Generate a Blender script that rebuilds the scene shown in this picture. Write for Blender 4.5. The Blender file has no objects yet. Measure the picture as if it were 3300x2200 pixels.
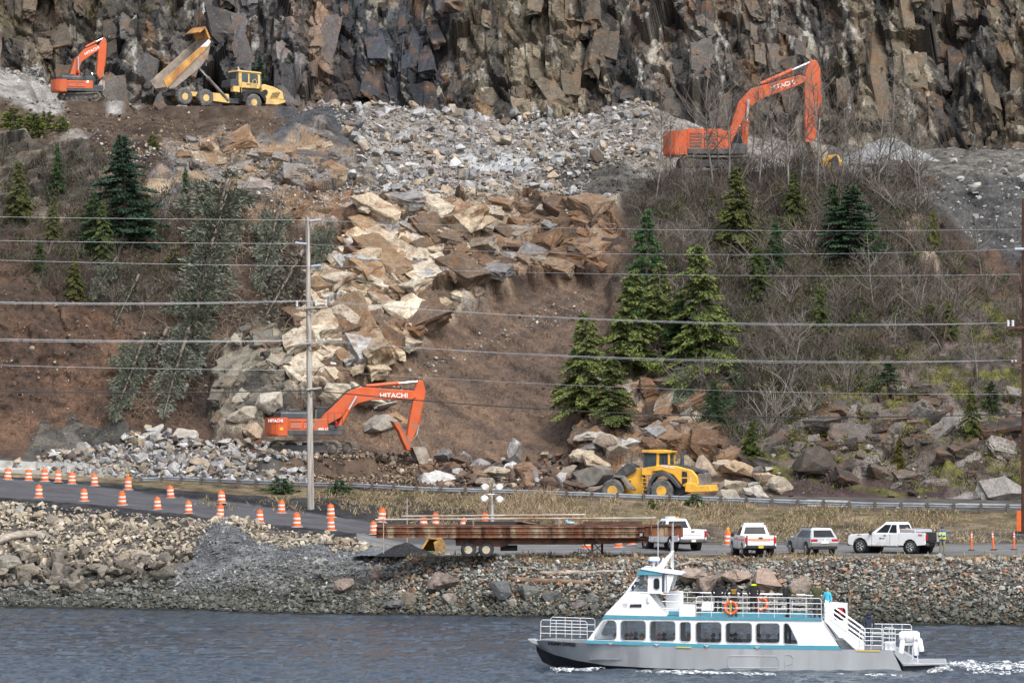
import bpy, bmesh, math, random
import numpy as np
from mathutils import Vector, Matrix, Euler
R = math.radians
scene = bpy.context.scene
COL = scene.collection

# ------------------------------------------------------------------ camera
F = 16250.0            # focal length in photo pixels (photo is 3300 wide)
CAMH = 12.0            # eye height above the water
YH = 1370.0            # photo row of the horizon
CX = 1650.0
cam_data = bpy.data.cameras.new("camera")
cam_data.sensor_width = 36.0
cam_data.lens = 36.0 * F / 3300.0
cam_data.shift_y = (YH - 1100.0) / 3300.0
cam_data.clip_start = 1.0
cam_data.clip_end = 3000.0
cam = bpy.data.objects.new("camera", cam_data)
COL.objects.link(cam)
cam.location = (0, 0, CAMH)
cam.rotation_euler = (R(90), 0, 0)
scene.camera = cam

# ------------------------------------------------------------------ sky, sun, exposure
SUN_EL, SUN_AZ = R(52), R(28)      # azimuth: to the right of and behind the camera
world = bpy.data.worlds.new("World")
scene.world = world
world.use_nodes = True
wn, wl = world.node_tree.nodes, world.node_tree.links
wn.clear()
sky = wn.new("ShaderNodeTexSky"); sky.sky_type = 'NISHITA'; sky.sun_disc = False
sky.sun_elevation = SUN_EL
sky.sun_rotation = math.pi - SUN_AZ
sky.air_density = 1.0; sky.dust_density = 4.0; sky.ozone_density = 1.5
hs = wn.new("ShaderNodeHueSaturation"); hs.inputs["Saturation"].default_value = 0.5
bg = wn.new("ShaderNodeBackground"); bg.inputs["Strength"].default_value = 0.14
wo = wn.new("ShaderNodeOutputWorld")
wl.new(sky.outputs[0], hs.inputs["Color"]); wl.new(hs.outputs[0], bg.inputs[0]); wl.new(bg.outputs[0], wo.inputs[0])
sun_d = bpy.data.lights.new("sun", 'SUN'); sun_d.energy = 1.3; sun_d.angle = R(24); sun_d.color = (1.0, 0.97, 0.92)
sun = bpy.data.objects.new("sun", sun_d); COL.objects.link(sun)
sdir = Vector((math.sin(SUN_AZ) * math.cos(SUN_EL), -math.cos(SUN_AZ) * math.cos(SUN_EL), math.sin(SUN_EL)))
sun.rotation_euler = sdir.to_track_quat('Z', 'Y').to_euler()
sun.location = (60, -60, 120)
vs = scene.view_settings
vs.view_transform = 'Standard'; vs.look = 'None'; vs.exposure = 0.75; vs.gamma = 1.0; vs.use_curve_mapping = False
scene.cycles.max_bounces = 6
scene.cycles.diffuse_bounces = 2
scene.cycles.glossy_bounces = 3
scene.cycles.transparent_max_bounces = 12
scene.cycles.use_denoising = True

# ------------------------------------------------------------------ helpers
def P(x, y, d):
    """world point seen at photo pixel (x, y) when it stands d metres away"""
    return Vector(((x - CX) / F * d, d, CAMH - (y - YH) / F * d))

def wx(x, d): return (x - CX) / F * d

def h2(ix, iy, s):
    n = (ix.astype(np.int64) * 374761393 + iy.astype(np.int64) * 668265263 + s * 974711) & 0x7fffffff
    n = ((n ^ (n >> 13)) * 1274126177) & 0x7fffffff
    n = ((n ^ (n >> 15)) * 97531) & 0x7fffffff
    return ((n >> 4) & 0xffff) / 65536.0

def vnoise(x, y, s=0):
    ix, iy = np.floor(x), np.floor(y)
    fx, fy = x - ix, y - iy
    fx = fx * fx * (3 - 2 * fx); fy = fy * fy * (3 - 2 * fy)
    a = h2(ix, iy, s); b = h2(ix + 1, iy, s); c = h2(ix, iy + 1, s); d = h2(ix + 1, iy + 1, s)
    return (a * (1 - fx) + b * fx) * (1 - fy) + (c * (1 - fx) + d * fx) * fy

def fbm(x, y, s=0, o=4, g=0.5):
    t = 0; a = 1.0; n = 0
    for i in range(o):
        t = t + a * vnoise(x * 2 ** i, y * 2 ** i, s + i * 17); n += a; a *= g
    return t / n

def voro(x, y, s=0):
    ix, iy = np.floor(x), np.floor(y)
    f1 = np.full(x.shape, 9.0); f2 = np.full(x.shape, 9.0)
    dx = np.zeros(x.shape); dy = np.zeros(x.shape); bx = ix.copy(); by = iy.copy()
    for ox in (-1, 0, 1):
        for oy in (-1, 0, 1):
            cx, cy = ix + ox, iy + oy
            px = cx + h2(cx, cy, s + 1); py = cy + h2(cx, cy, s + 2)
            ex, ey = x - px, y - py
            dd = np.sqrt(ex * ex + ey * ey)
            m = dd < f1
            f2 = np.where(m, f1, np.minimum(f2, dd))
            dx = np.where(m, ex, dx); dy = np.where(m, ey, dy)
            bx = np.where(m, cx, bx); by = np.where(m, cy, by)
            f1 = np.where(m, dd, f1)
    return f1, f2, dx, dy, bx, by

def facet(x, y, s=0, tilt=1.2):
    """flat tilted blocks: height in about -1..1, random id value, distance to the joint"""
    f1, f2, dx, dy, bx, by = voro(x, y, s)
    h = (h2(bx, by, s + 3) - .5) * 1.4 + tilt * ((h2(bx, by, s + 4) - .5) * dx + (h2(bx, by, s + 5) - .5) * dy)
    return h, h2(bx, by, s + 6), f2 - f1

def inpoly(x, y, poly):
    r = np.zeros(x.shape, bool); n = len(poly)
    for i in range(n):
        x0, y0 = poly[i]; x1, y1 = poly[(i + 1) % n]
        if y0 == y1: continue
        c = ((y0 > y) != (y1 > y)) & (x < (x1 - x0) * (y - y0) / (y1 - y0) + x0)
        r ^= c
    return r

def blur(a, n):
    for _ in range(n):
        a = (a + np.roll(a, 1, 0) + np.roll(a, -1, 0)) / 3
        a = (a + np.roll(a, 1, 1) + np.roll(a, -1, 1)) / 3
    return a

def sstep(a, b, x):
    t = np.clip((x - a) / (b - a), 0, 1); return t * t * (3 - 2 * t)

def np_mesh(name, v, f, col=None, smooth=False):
    """v (n,3), f (m,3 or 4), col (n,3) per vertex"""
    me = bpy.data.meshes.new(name)
    v = np.ascontiguousarray(v, np.float32); f = np.ascontiguousarray(f, np.int32)
    k = f.shape[1]
    me.vertices.add(len(v)); me.vertices.foreach_set("co", v.ravel())
    me.loops.add(f.size); me.loops.foreach_set("vertex_index", f.ravel())
    me.polygons.add(len(f)); me.polygons.foreach_set("loop_start", np.arange(0, f.size, k, dtype=np.int32))
    me.polygons.foreach_set("use_smooth", np.full(len(f), smooth))
    if col is not None:
        a = me.attributes.new("Col", 'FLOAT_COLOR', 'POINT')
        c = np.ones((len(v), 4), np.float32); c[:, :3] = col
        a.data.foreach_set("color", c.ravel())
    me.update(calc_edges=True)
    return me

def link(name, me, m=None, parent=None, kind=None):
    o = bpy.data.objects.new(name, me); COL.objects.link(o)
    if m is not None and me is not None and not len(me.materials): me.materials.append(m)
    if parent is not None: o.parent = parent
    if kind: o["kind"] = kind
    return o

def tag(o, label, cat, group=None):
    o["label"] = label; o["category"] = cat
    if group: o["group"] = group
    return o

def thing(name, label, cat, loc=(0, 0, 0), rz=0.0, group=None, scale=1.0, rot=None):
    o = bpy.data.objects.new(name, None); COL.objects.link(o)
    o.empty_display_size = 0.3
    o.location = loc; o.rotation_euler = rot if rot else (0, 0, rz); o.scale = (scale,) * 3
    return tag(o, label, cat, group)

def copy_tree(o, parent=None):
    c = o.copy(); COL.objects.link(c)
    c.parent = parent
    for ch in o.children: copy_tree(ch, c)
    return c

# ------------------------------------------------------------------ materials
def M(name, rgb, rough=0.6, metal=0.0, var=0.12, scale=3.0, bump=0.0, dirt=None, dirt_amt=0.0, dscale=0.8, spec=None, emit=0.0, stretch=(1, 1, 1)):
    m = bpy.data.materials.new(name); m.use_nodes = True
    n, l = m.node_tree.nodes, m.node_tree.links
    b = n["Principled BSDF"]
    tc = n.new("ShaderNodeTexCoord"); mp = n.new("ShaderNodeMapping"); mp.inputs["Scale"].default_value = stretch
    l.new(tc.outputs["Object"], mp.inputs[0])
    nz = n.new("ShaderNodeTexNoise"); nz.inputs["Scale"].default_value = scale; nz.inputs["Detail"].default_value = 5
    l.new(mp.outputs[0], nz.inputs["Vector"])
    rp = n.new("ShaderNodeValToRGB")
    lo = [max(0, c * (1 - var * 1.6)) for c in rgb]; hi = [min(1, c * (1 + var * 1.6)) for c in rgb]
    rp.color_ramp.elements[0].position = 0.3; rp.color_ramp.elements[1].position = 0.7
    rp.color_ramp.elements[0].color = (*lo, 1); rp.color_ramp.elements[1].color = (*hi, 1)
    l.new(nz.outputs[0], rp.inputs[0])
    out = rp.outputs[0]
    if dirt:
        n2 = n.new("ShaderNodeTexNoise"); n2.inputs["Scale"].default_value = dscale; n2.inputs["Detail"].default_value = 8
        n2.inputs["Roughness"].default_value = 0.65
        l.new(mp.outputs[0], n2.inputs["Vector"])
        r2 = n.new("ShaderNodeValToRGB")
        r2.color_ramp.elements[0].position = 0.62 - 0.3 * dirt_amt; r2.color_ramp.elements[1].position = 0.75 - 0.2 * dirt_amt
        l.new(n2.outputs[0], r2.inputs[0])
        mx = n.new("ShaderNodeMix"); mx.data_type = 'RGBA'
        l.new(r2.outputs[0], mx.inputs["Factor"]); l.new(out, mx.inputs["A"]); mx.inputs["B"].default_value = (*dirt, 1)
        out = mx.outputs["Result"]
    l.new(out, b.inputs["Base Color"])
    b.inputs["Roughness"].default_value = rough; b.inputs["Metallic"].default_value = metal
    if spec is not None: b.inputs["Specular IOR Level"].default_value = spec
    if bump:
        bp = n.new("ShaderNodeBump"); bp.inputs["Strength"].default_value = bump; bp.inputs["Distance"].default_value = 0.05
        l.new(nz.outputs[0], bp.inputs["Height"]); l.new(bp.outputs[0], b.inputs["Normal"])
    if emit:
        b.inputs["Emission Color"].default_value = (*rgb, 1); b.inputs["Emission Strength"].default_value = emit
    return m

def M_attr(name, src='ATTR', rough=0.85, s1=1.2, s2=6.0, bump=0.5, bdist=0.12, v1=0.35, v2=0.35, spec=0.25, rust=0.0):
    """natural surface: own colour from the mesh (or the object) broken up by two noises, with fine relief"""
    m = bpy.data.materials.new(name); m.use_nodes = True
    n, l = m.node_tree.nodes, m.node_tree.links
    b = n["Principled BSDF"]
    if src == 'ATTR':
        at = n.new("ShaderNodeAttribute"); at.attribute_name = "Col"; c = at.outputs["Color"]
    else:
        oi = n.new("ShaderNodeObjectInfo"); c = oi.outputs["Color"]
    ge = n.new("ShaderNodeNewGeometry")
    def nz(scale, det):
        t = n.new("ShaderNodeTexNoise"); t.inputs["Scale"].default_value = scale; t.inputs["Detail"].default_value = det
        t.inputs["Roughness"].default_value = 0.6
        l.new(ge.outputs["Position"], t.inputs["Vector"]); return t
    a1, a2 = nz(s1, 4), nz(s2, 6)
    def mr(src_, v):
        r = n.new("ShaderNodeMapRange"); r.inputs["From Min"].default_value = 0.3; r.inputs["From Max"].default_value = 0.7
        r.inputs["To Min"].default_value = 1 - v; r.inputs["To Max"].default_value = 1 + v
        l.new(src_.outputs[0], r.inputs["Value"]); return r
    r1, r2 = mr(a1, v1), mr(a2, v2)
    mu = n.new("ShaderNodeMath"); mu.operation = 'MULTIPLY'; l.new(r1.outputs[0], mu.inputs[0]); l.new(r2.outputs[0], mu.inputs[1])
    vm = n.new("ShaderNodeVectorMath"); vm.operation = 'SCALE'; l.new(c, vm.inputs[0]); l.new(mu.outputs[0], vm.inputs["Scale"])
    res = vm.outputs[0]
    if rust:                                       # iron staining and dark lichen in patches of their own
        for sc_, lo, hi, cc, amt in ((.55, .50, .62, (.17, .085, .038), rust), (1.7, .56, .68, (.045, .040, .036), rust * .9), (2.6, .60, .70, (.42, .40, .36), rust * .6)):
            t = nz(sc_, 7); cr = n.new("ShaderNodeMapRange"); cr.inputs["From Min"].default_value = lo; cr.inputs["From Max"].default_value = hi; cr.inputs["To Max"].default_value = amt
            l.new(t.outputs[0], cr.inputs["Value"])
            mx = n.new("ShaderNodeMix"); mx.data_type = 'RGBA'; l.new(cr.outputs[0], mx.inputs["Factor"]); l.new(res, mx.inputs["A"]); mx.inputs["B"].default_value = (*cc, 1)
            res = mx.outputs["Result"]
    l.new(res, b.inputs["Base Color"])
    b.inputs["Roughness"].default_value = rough; b.inputs["Specular IOR Level"].default_value = spec
    if bump:
        bp = n.new("ShaderNodeBump"); bp.inputs["Strength"].default_value = bump; bp.inputs["Distance"].default_value = bdist
        l.new(a2.outputs[0], bp.inputs["Height"]); l.new(bp.outputs[0], b.inputs["Normal"])
    return m
# ------------------------------------------------------------------ the land: one surface from the sea bed to the top of the cliff
# control table: photo column -> rows of (photo row, distance)
CT = {
 -350: [(1948,337),(1902,342),(1600,360),(1575,364),(1525,394),(1505,398),(1470,404),(1250,410),(1000,417),(700,431),(440,442),(370,466),(140,502),(0,507),(-500,516)],
 0:    [(1950,336),(1902,341),(1625,357),(1600,361),(1545,388),(1528,392),(1475,402),(1250,409),(1000,416),(700,430),(450,440),(390,462),(215,498),(0,506),(-500,515)],
 300:  [(1955,333),(1885,340),(1648,354),(1622,358),(1562,381),(1545,386),(1455,403),(1250,410),(1000,417),(700,430),(440,441),(400,458),(335,492),(0,504),(-500,514)],
 500:  [(1960,331),(1870,338),(1668,352),(1643,356),(1588,375),(1558,382),(1440,403),(1250,411),(1000,418),(720,430),(470,441),(410,460),(335,495),(0,505),(-500,514)],
 800:  [(1968,326),(1850,335),(1700,349),(1677,353),(1620,366),(1575,376),(1460,401),(1250,410),(1000,419),(700,432),(490,443),(420,462),(345,496),(0,505),(-500,514)],
 1100: [(1976,322),(1860,329),(1735,343),(1703,349),(1662,357),(1582,370),(1500,396),(1270,407),(1010,417),(730,431),(600,438),(450,468),(362,496),(0,506),(-500,515)],
 1300: [(1978,321),(1890,325),(1797,329),(1768,337),(1702,350),(1590,366),(1535,390),(1300,405),(1050,416),(760,430),(640,436),(480,465),(390,493),(0,506),(-500,515)],
 1600: [(1982,319),(1890,322),(1797,326),(1760,338),(1722,345),(1600,364),(1562,384),(1350,400),(1050,414),(760,430),(645,436),(500,463),(402,492),(0,505),(-500,515)],
 2000: [(1988,316),(1893,320),(1797,324),(1758,338),(1735,342),(1612,362),(1585,382),(1360,396),(1050,410),(740,428),(600,437),(500,458),(390,490),(0,503),(-500,513)],
 2250: [(1992,314),(1895,318),(1797,322),(1757,337),(1738,341),(1622,361),(1595,381),(1360,395),(1050,410),(745,427),(545,440),(490,462),(415,488),(0,501),(-500,512)],
 2600: [(2000,310),(1898,315),(1798,319),(1757,336),(1742,340),(1638,358),(1600,380),(1350,393),(1050,408),(750,426),(560,437),(520,460),(470,486),(0,499),(-500,511)],
 3000: [(2008,306),(1902,310),(1799,315),(1756,334),(1744,338),(1650,355),(1605,379),(1350,391),(1050,406),(750,425),(570,436),(520,458),(490,483),(0,497),(-500,510)],
 3300: [(2012,303.7),(1905,308),(1800,313),(1755,333),(1742,337),(1655,354),(1610,378),(1350,390),(1050,405),(750,424),(570,436),(520,458),(480,480),(0,495),(-500,508)],
 3650: [(2016,301.5),(1908,306),(1801,311),(1754,331),(1740,335),(1658,352),(1612,377),(1350,389),(1050,404),(750,424),(570,435),(520,457),(470,478),(0,493),(-500,506)],
}
SEG = [26, 44, 20, 14, 26, 24, 52, 62, 70, 52, 60, 56, 112, 30]
cx_ = np.array(sorted(CT)); tab = np.array([CT[c] for c in cx_], float)        # (ncol, 15, 2)
U = np.arange(-330, 3631, 6.0)
ctl = np.zeros((15, len(U), 2))
ker = np.hanning(61); ker /= ker.sum()
for k in range(15):
    for j in range(2):
        a = np.interp(U, cx_, tab[:, k, j]); ap = np.pad(a, 30, mode='edge')
        ctl[k, :, j] = np.convolve(ap, ker, mode='valid')
rows = []; KV = []
for k, n in enumerate(SEG):
    for i in range(n):
        t = i / n
        rows.append(ctl[k] * (1 - t) + ctl[k + 1] * t); KV.append(k + t)
rows.append(ctl[14]); KV.append(14.0)
G = np.array(rows); KV = np.array(KV)                # (nr, nc, 2)
NR, NC = G.shape[:2]
for _ in range(3):                                   # soften the profile corners
    G[1:-1] = (G[:-2] + 2 * G[1:-1] + G[2:]) / 4
PX = np.broadcast_to(U, (NR, NC)); PY = G[..., 0]; DD = G[..., 1]
KK = np.broadcast_to(KV[:, None], (NR, NC))
X = (PX - CX) / F * DD; Y = DD.copy(); Z = CAMH - (PY - YH) / F * DD
POS = np.stack([X, Y, Z], -1)
gu = np.gradient(POS, axis=1); gv = np.gradient(POS, axis=0)
N = np.cross(gu, gv); N /= np.linalg.norm(N, axis=-1, keepdims=True)
for j in range(3): N[..., j] = blur(N[..., j], 6)
N /= np.linalg.norm(N, axis=-1, keepdims=True)

# warped photo coordinates so that zone borders wander
WX = PX + (fbm(PX / 60, PY / 60, 5) - .5) * 130 + (fbm(PX / 14, PY / 14, 8) - .5) * 30
WY = PY + (fbm(PX / 60, PY / 60, 6) - .5) * 110 + (fbm(PX / 14, PY / 14, 9) - .5) * 26
def zone(poly, soft=2, k0=None, k1=None):
    m = inpoly(WX, WY, poly).astype(float)
    if k0 is not None: m *= (KK >= k0) & (KK <= k1)
    return blur(m, soft) if soft else m

hill = (KK >= 6) & (KK < 10)
terr = (KK >= 10) & (KK < 12)
clif = KK >= 12
Z_tan = zone([(960,1290),(930,1080),(1010,900),(1090,780),(1180,690),(1230,640),(1960,640),(2010,760),(1970,860),(1800,885),(1620,925),(1470,1000),(1330,1110),(1200,1210),(1120,1240)], 2, 6, 10.2)
Z_chute = zone([(1060,1330),(1180,1215),(1320,1110),(1460,1000),(1610,925),(1790,885),(1960,850),(1990,960),(1900,1150),(1830,1330),(1880,1600),(1300,1600),(1100,1450)], 3, 6, 10)
Z_rockL = zone([(690,1400),(720,1150),(820,1060),(960,1060),(960,1400)], 2, 6, 10)
Z_rockBL = zone([(60,1470),(120,1370),(420,1380),(450,1480)], 2, 6, 10)
Z_rockUL = zone([(-400,740),(-400,450),(130,450),(330,520),(360,640),(150,740)], 2, 6, 10.5)
Z_ledge = zone([(380,640),(520,560),(560,470),(760,440),(1010,440),(1160,500),(1200,590),(1000,620),(800,660),(640,720),(520,740)], 2, 6, 11.2)
Z_lipO = zone([(480,560),(700,520),(1000,560),(1150,620),(1900,650),(1990,690),(1850,760),(1500,740),(1200,700),(1000,760),(850,740),(560,660)], 2, 6, 10.4)
Z_rockR = zone([(1860,1480),(1880,1270),(2010,1190),(2230,1240),(2300,1380),(2420,1500),(2350,1620),(1900,1600)], 2, 6, 10)
Z_rockR2 = zone([(2380,1620),(2420,1440),(2620,1340),(2900,1310),(3650,1290),(3650,1640)], 2, 5.9, 10)
Z_slabR = zone([(2560,1340),(2640,1180),(2900,1090),(3100,1000),(3650,860),(3650,1300)], 2, 6, 10)
Z_rockR3 = zone([(2860,720),(2990,720),(3030,900),(2940,880)], 2, 6, 10)
Z_gravR = zone([(2930,580),(3650,490),(3650,870),(3150,820),(3050,700)], 2, 6, 10.9)
Z_brush = zone([(1990,1180),(2040,640),(2120,520),(2950,530),(3040,820),(3100,1000),(2900,1100),(2620,1200),(2540,1350),(2420,1440),(2250,1400),(2150,1240)], 3, 6, 10.6)

S = X; T = np.cumsum(np.linalg.norm(np.gradient(POS, axis=0), axis=-1), axis=0)   # metres along the surface
wS = S + (fbm(S / 5, T / 5, 31) - .5) * 3.0; wT = T + (fbm(S / 5, T / 5, 32) - .5) * 3.0
# --- cliff blocks: tall, near-vertical joints leaning a little
vS = S + (fbm(S / 4, T / 4, 33) - .5) * .9; vT = T + (fbm(S / 4, T / 4, 34) - .5) * .9
sh = vS + 0.05 * T
c1, i1, e1 = facet(sh / 4.6, vT / 9, 41, 1.7)
c2, i2, e2 = facet(sh / 1.9, vT / 3.6, 42, 1.8)
c3, i3, e3 = facet(sh / 0.75, vT / 1.5, 43, 1.9)
c4, i4, e4 = facet(sh / 0.36, vT / 0.7, 44, 2.0)
crev = np.clip(1 - e2 / 0.10, 0, 1)
clift = c1 * 2.4 + c2 * 1.0 + c3 * 0.4 + c4 * 0.14 - crev * 0.35 + (fbm(S / 12, T / 9, 50) - .5) * 4.0
# --- slabs of the tan face, dipping to the lower right
a = R(-38); rs = vS * math.cos(a) - vT * math.sin(a); rt = vS * math.sin(a) + vT * math.cos(a)
b1, j1, g1 = facet(rs / 6.5, rt / 3.2, 61, 2.4)
b2, j2, g2 = facet(rs / 1.9, rt / 1.0, 62, 2.2)
b3, j3, g3 = facet(rs / 0.8, rt / 0.5, 63, 2.0)
slab = b1 * 1.05 + b2 * 0.42 + b3 * 0.13 - np.clip(1 - g1 / .05, 0, 1) * 0.6 - np.clip(1 - g2 / .06, 0, 1) * .15 + (fbm(S / 6, T / 6, 64) - .5) * 2.5
# --- loose ground
lump = (fbm(S / 3, T / 3, 71, 5) - .5)
clod, ic, ec = facet(S / 0.45, T / 0.45, 72, 1.6)
clod2, ic2, ec2 = facet(S / 1.1, T / 1.1, 73, 1.6)

rock = np.clip(Z_tan + Z_rockL + Z_rockBL + Z_rockUL + Z_ledge + Z_rockR + Z_rockR2 + Z_rockR3 + .55 * Z_slabR + .45 * Z_lipO, 0, 1)
disp = np.zeros((NR, NC))
k_h = sstep(6.0, 6.6, KK) * (1 - sstep(9.95, 10.15, KK))
rock_h = rock * k_h
soft_h = k_h * (1 - rock)
slab = slab * .75
disp += rock_h * (slab * 0.95 + 0.7)
disp += soft_h * (1 - Z_chute) * (lump * 2.2 + clod2 * 0.22 + clod * 0.1)
disp += Z_chute * k_h * (lump * 0.8 + clod * 0.09 + clod2 * .07 - 1.2 + 1.0 * (fbm(rs / 1.2, rt / 7, 77) - .5))
k_t = sstep(9.95, 10.2, KK) * (1 - sstep(11.9, 12.02, KK))
disp += k_t * (lump * 1.3 + clod2 * .15 + clod * .07)
disp += k_t * Z_ledge * slab * .7
k_c = sstep(11.95, 12.12, KK)
disp += k_c * clift
# big shapes: buttress beside the dump truck, recess in the dark wall
disp += k_c * (np.exp(-((PX - 960 - (PY - 200) * .12) / 60) ** 2) * 2.0 - np.exp(-((PX - 1270) / 170) ** 2) * 2.0 + np.exp(-((PX - 1750) / 260) ** 2) * 1.6
               - np.exp(-((PX - 1990) / 60) ** 2) * 1.5 - np.exp(-((PX - 2660) / 45) ** 2) * 1.8 - np.exp(-((PX - 3060) / 55) ** 2) * 2.0)
# rubble heaps on the terrace
def bump(px, py, rx, ry, h, sel):
    return h * np.exp(-((PX - px) / rx) ** 2 - ((PY - py) / ry) ** 2) * sel
disp += bump(2060, 400, 150, 45, 2.2, k_t) + bump(1350, 400, 260, 40, 1.2, k_t) + bump(1030, 430, 160, 40, 1.6, k_t) + bump(1900, 560, 170, 26, 1.5, k_t)
# foreground: uneven bank, gravel mound, cobbles
k_s = (KK < 2.0)
disp += k_s * (lump * .8 + clod2 * .1) * sstep(0.0, .3, KK)
disp += bump(735, 1765, 120, 55, 1.5, KK < 2.2) + bump(1000, 1810, 160, 45, .8, KK < 2.2) + bump(480, 1755, 90, 30, .5, KK < 2.2)
k_b = (KK > 3.9) & (KK < 5.1)
disp += k_b * lump * .5 * sstep(3.95, 4.3, KK) * (1 - sstep(4.9, 5.08, KK))
POS2 = POS + N * disp[..., None]
def pad(x0, x1, d0, d1, z, soft=40):
    # level ground the machines stand on
    global POS2
    w = sstep(x0 - soft, x0, PX) * (1 - sstep(x1, x1 + soft, PX)) * sstep(d0 - 2.5, d0, POS2[..., 1]) * (1 - sstep(d1, d1 + 2.0, POS2[..., 1]))
    POS2[..., 2] = POS2[..., 2] * (1 - w) + (z + lump * .3) * w
pad(850, 1200, 386, 396, 9.5)
pad(540, 940, 477, 493, 42.2)
pad(130, 400, 478, 490, 42.75)
pad(2130, 2480, 441, 458, 34.4)

# ------------------------------------------------------------------ colour of the ground itself
C = np.zeros((NR, NC, 3))
def paint(mask, rgb):
    C[:] = C * (1 - mask[..., None]) + np.array(rgb) * mask[..., None] if not isinstance(rgb, np.ndarray) else C * (1 - mask[..., None]) + rgb * mask[..., None]
def pick(r, stops):
    xs = [s[0] for s in stops]; return np.stack([np.interp(r, xs, [s[1][j] for s in stops]) for j in range(3)], -1)
one = np.ones((NR, NC))
n1 = fbm(S / 4, T / 4, 81); n2 = fbm(S / .9, T / .9, 82); n3 = fbm(S / 9, T / 9, 83)
# soil: dark brown to red brown
soil = pick(n1, [(.3, (.034, .024, .019)), (.5, (.060, .040, .029)), (.7, (.095, .058, .038))])
paint(one, soil)
dirt_left = pick(n2 * .5 + n1 * .5, [(.35, (.045, .030, .022)), (.55, (.080, .047, .031)), (.7, (.125, .072, .045))])
paint(zone([(-400,1480),(-400,960),(320,960),(520,1180),(700,1400),(560,1480)], 3, 6, 10), dirt_left)
paint(Z_brush, pick(n1, [(.3, (.032, .026, .020)), (.7, (.075, .058, .043))]))
chute = pick(fbm(rs / 1.5, rt / 9, 84) * .6 + n2 * .4, [(.3, (.075, .054, .042)), (.5, (.118, .080, .057)), (.7, (.165, .108, .07))])
paint(Z_chute, chute)
rid = (j2 * .55 + j1 * .45)
tanc = pick(rid + (n2 - .5) * .35, [(.14, (.045, .034, .028)), (.27, (.12, .075, .045)), (.40, (.23, .165, .11)), (.56, (.38, .305, .22)), (.72, (.48, .42, .335)), (.86, (.28, .275, .265)), (.97, (.46, .44, .40))])
rust = (np.clip((fbm(S / 2.2, T / 3.5, 88) - .53) * 7, 0, 1) * (.3 + .7 * j2))[..., None]
tanc = tanc * (1 - rust * .7) + np.array((.19, .095, .042)) * rust * .7
crk = (np.clip(1 - g1 / .05, 0, 1) * .8)[..., None]; tanc = tanc * (1 - crk) + np.array((.030, .022, .017)) * crk
soilp = np.clip((fbm(S / 3.0, T / 1.6, 89) - .52) * 8, 0, 1)[..., None]; tanc = tanc * (1 - soilp * .75) + np.array((.070, .048, .035)) * soilp * .75
rightt = sstep(1480, 1750, PX)[..., None]
rustp = pick(rid + (n2 - .5) * .5, [(.15, (.032, .024, .02)), (.35, (.085, .052, .033)), (.55, (.15, .088, .048)), (.75, (.19, .135, .09)), (.95, (.30, .26, .21))])
tanc = tanc * (1 - rightt * .85) + rustp * rightt * .85
paint(Z_tan, tanc)
paint(Z_lipO * (1 - Z_tan) * .8, pick(rid + (n2 - .5) * .5, [(.2, (.075, .04, .025)), (.45, (.21, .115, .06)), (.7, (.32, .24, .17)), (.9, (.35, .33, .31))]))
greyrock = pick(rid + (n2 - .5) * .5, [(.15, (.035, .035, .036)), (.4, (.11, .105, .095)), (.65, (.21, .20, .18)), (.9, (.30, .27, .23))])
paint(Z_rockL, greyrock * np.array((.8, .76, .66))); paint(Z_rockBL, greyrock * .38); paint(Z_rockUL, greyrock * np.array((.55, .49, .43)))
LEDC = pick(rid + (n2 - .5) * .6, [(.1, (.04, .034, .03)), (.35, (.115, .10, .09)), (.55, (.19, .18, .175)), (.72, (.21, .145, .09)), (.95, (.33, .26, .19))])
paint(Z_ledge, LEDC)
paint(Z_rockR, pick(rid + (n2 - .5) * .5, [(.15, (.04, .03, .025)), (.4, (.15, .085, .045)), (.65, (.20, .13, .08)), (.9, (.26, .23, .20))]))
paint(Z_rockR2, pick(rid + (n2 - .5) * .5, [(.15, (.025, .020, .018)), (.45, (.085, .062, .048)), (.7, (.14, .12, .105)), (.95, (.26, .24, .23))]))
paint(zone([(2480,1620),(2520,1560),(3050,1530),(3060,1620)], 2, 5.9, 7.2) * .8, (.050, .028, .030))
paint(Z_slabR * .85, pick(n2 * .6 + rid * .4, [(.3, (.04, .036, .028)), (.5, (.10, .085, .075)), (.68, (.19, .14, .13))]))
paint(Z_rockR3, pick(rid, [(.2, (.12, .085, .06)), (.8, (.33, .26, .2))]))
paint(Z_gravR, pick(n2, [(.3, (.042, .042, .044)), (.7, (.085, .083, .08))]))
moss = np.clip((fbm(S / 2.2, T / 1.8, 90) - .53) * 9, 0, 1) * np.clip(Z_rockR2 + Z_slabR, 0, 1) * hill
paint(moss * .85, pick(n2, [(.3, (.05, .052, .012)), (.7, (.15, .15, .026))]))
# terrace
paint(terr.astype(float), pick(n2, [(.3, (.13, .115, .10)), (.5, (.22, .20, .18)), (.7, (.30, .285, .265))]))
paint(zone([(-400,460),(-400,330),(150,320),(700,350),(960,350),(1000,400),(840,440),(500,470),(150,430)], 3, 9.8, 12) * .95, pick(n2 * .6 + n1 * .4, [(.3, (.042, .030, .023)), (.7, (.105, .075, .053))]))
paint(zone([(860,440),(940,385),(1080,380),(1150,440),(1260,590),(1130,580),(1000,470)], 2, 9.8, 12), pick(n2, [(.3, (.048, .05, .055)), (.7, (.085, .087, .092))]))
paint(zone([(1450,500),(1600,500),(1830,540),(1720,590),(1560,540)], 3, 9.8, 12), pick(n2, [(.3, (.30, .31, .32)), (.7, (.42, .43, .43))]))
paint(zone([(1720,620),(1830,560),(1960,530),(2060,570),(2100,640),(1900,640)], 2, 9.8, 12), pick(n2, [(.3, (.05, .047, .045)), (.7, (.12, .11, .10))]))
paint(Z_ledge * terr, LEDC)
paint(terr * sstep(2300, 2700, PX) * .8, pick(n2, [(.3, (.045, .042, .04)), (.7, (.12, .115, .105))]))
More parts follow.
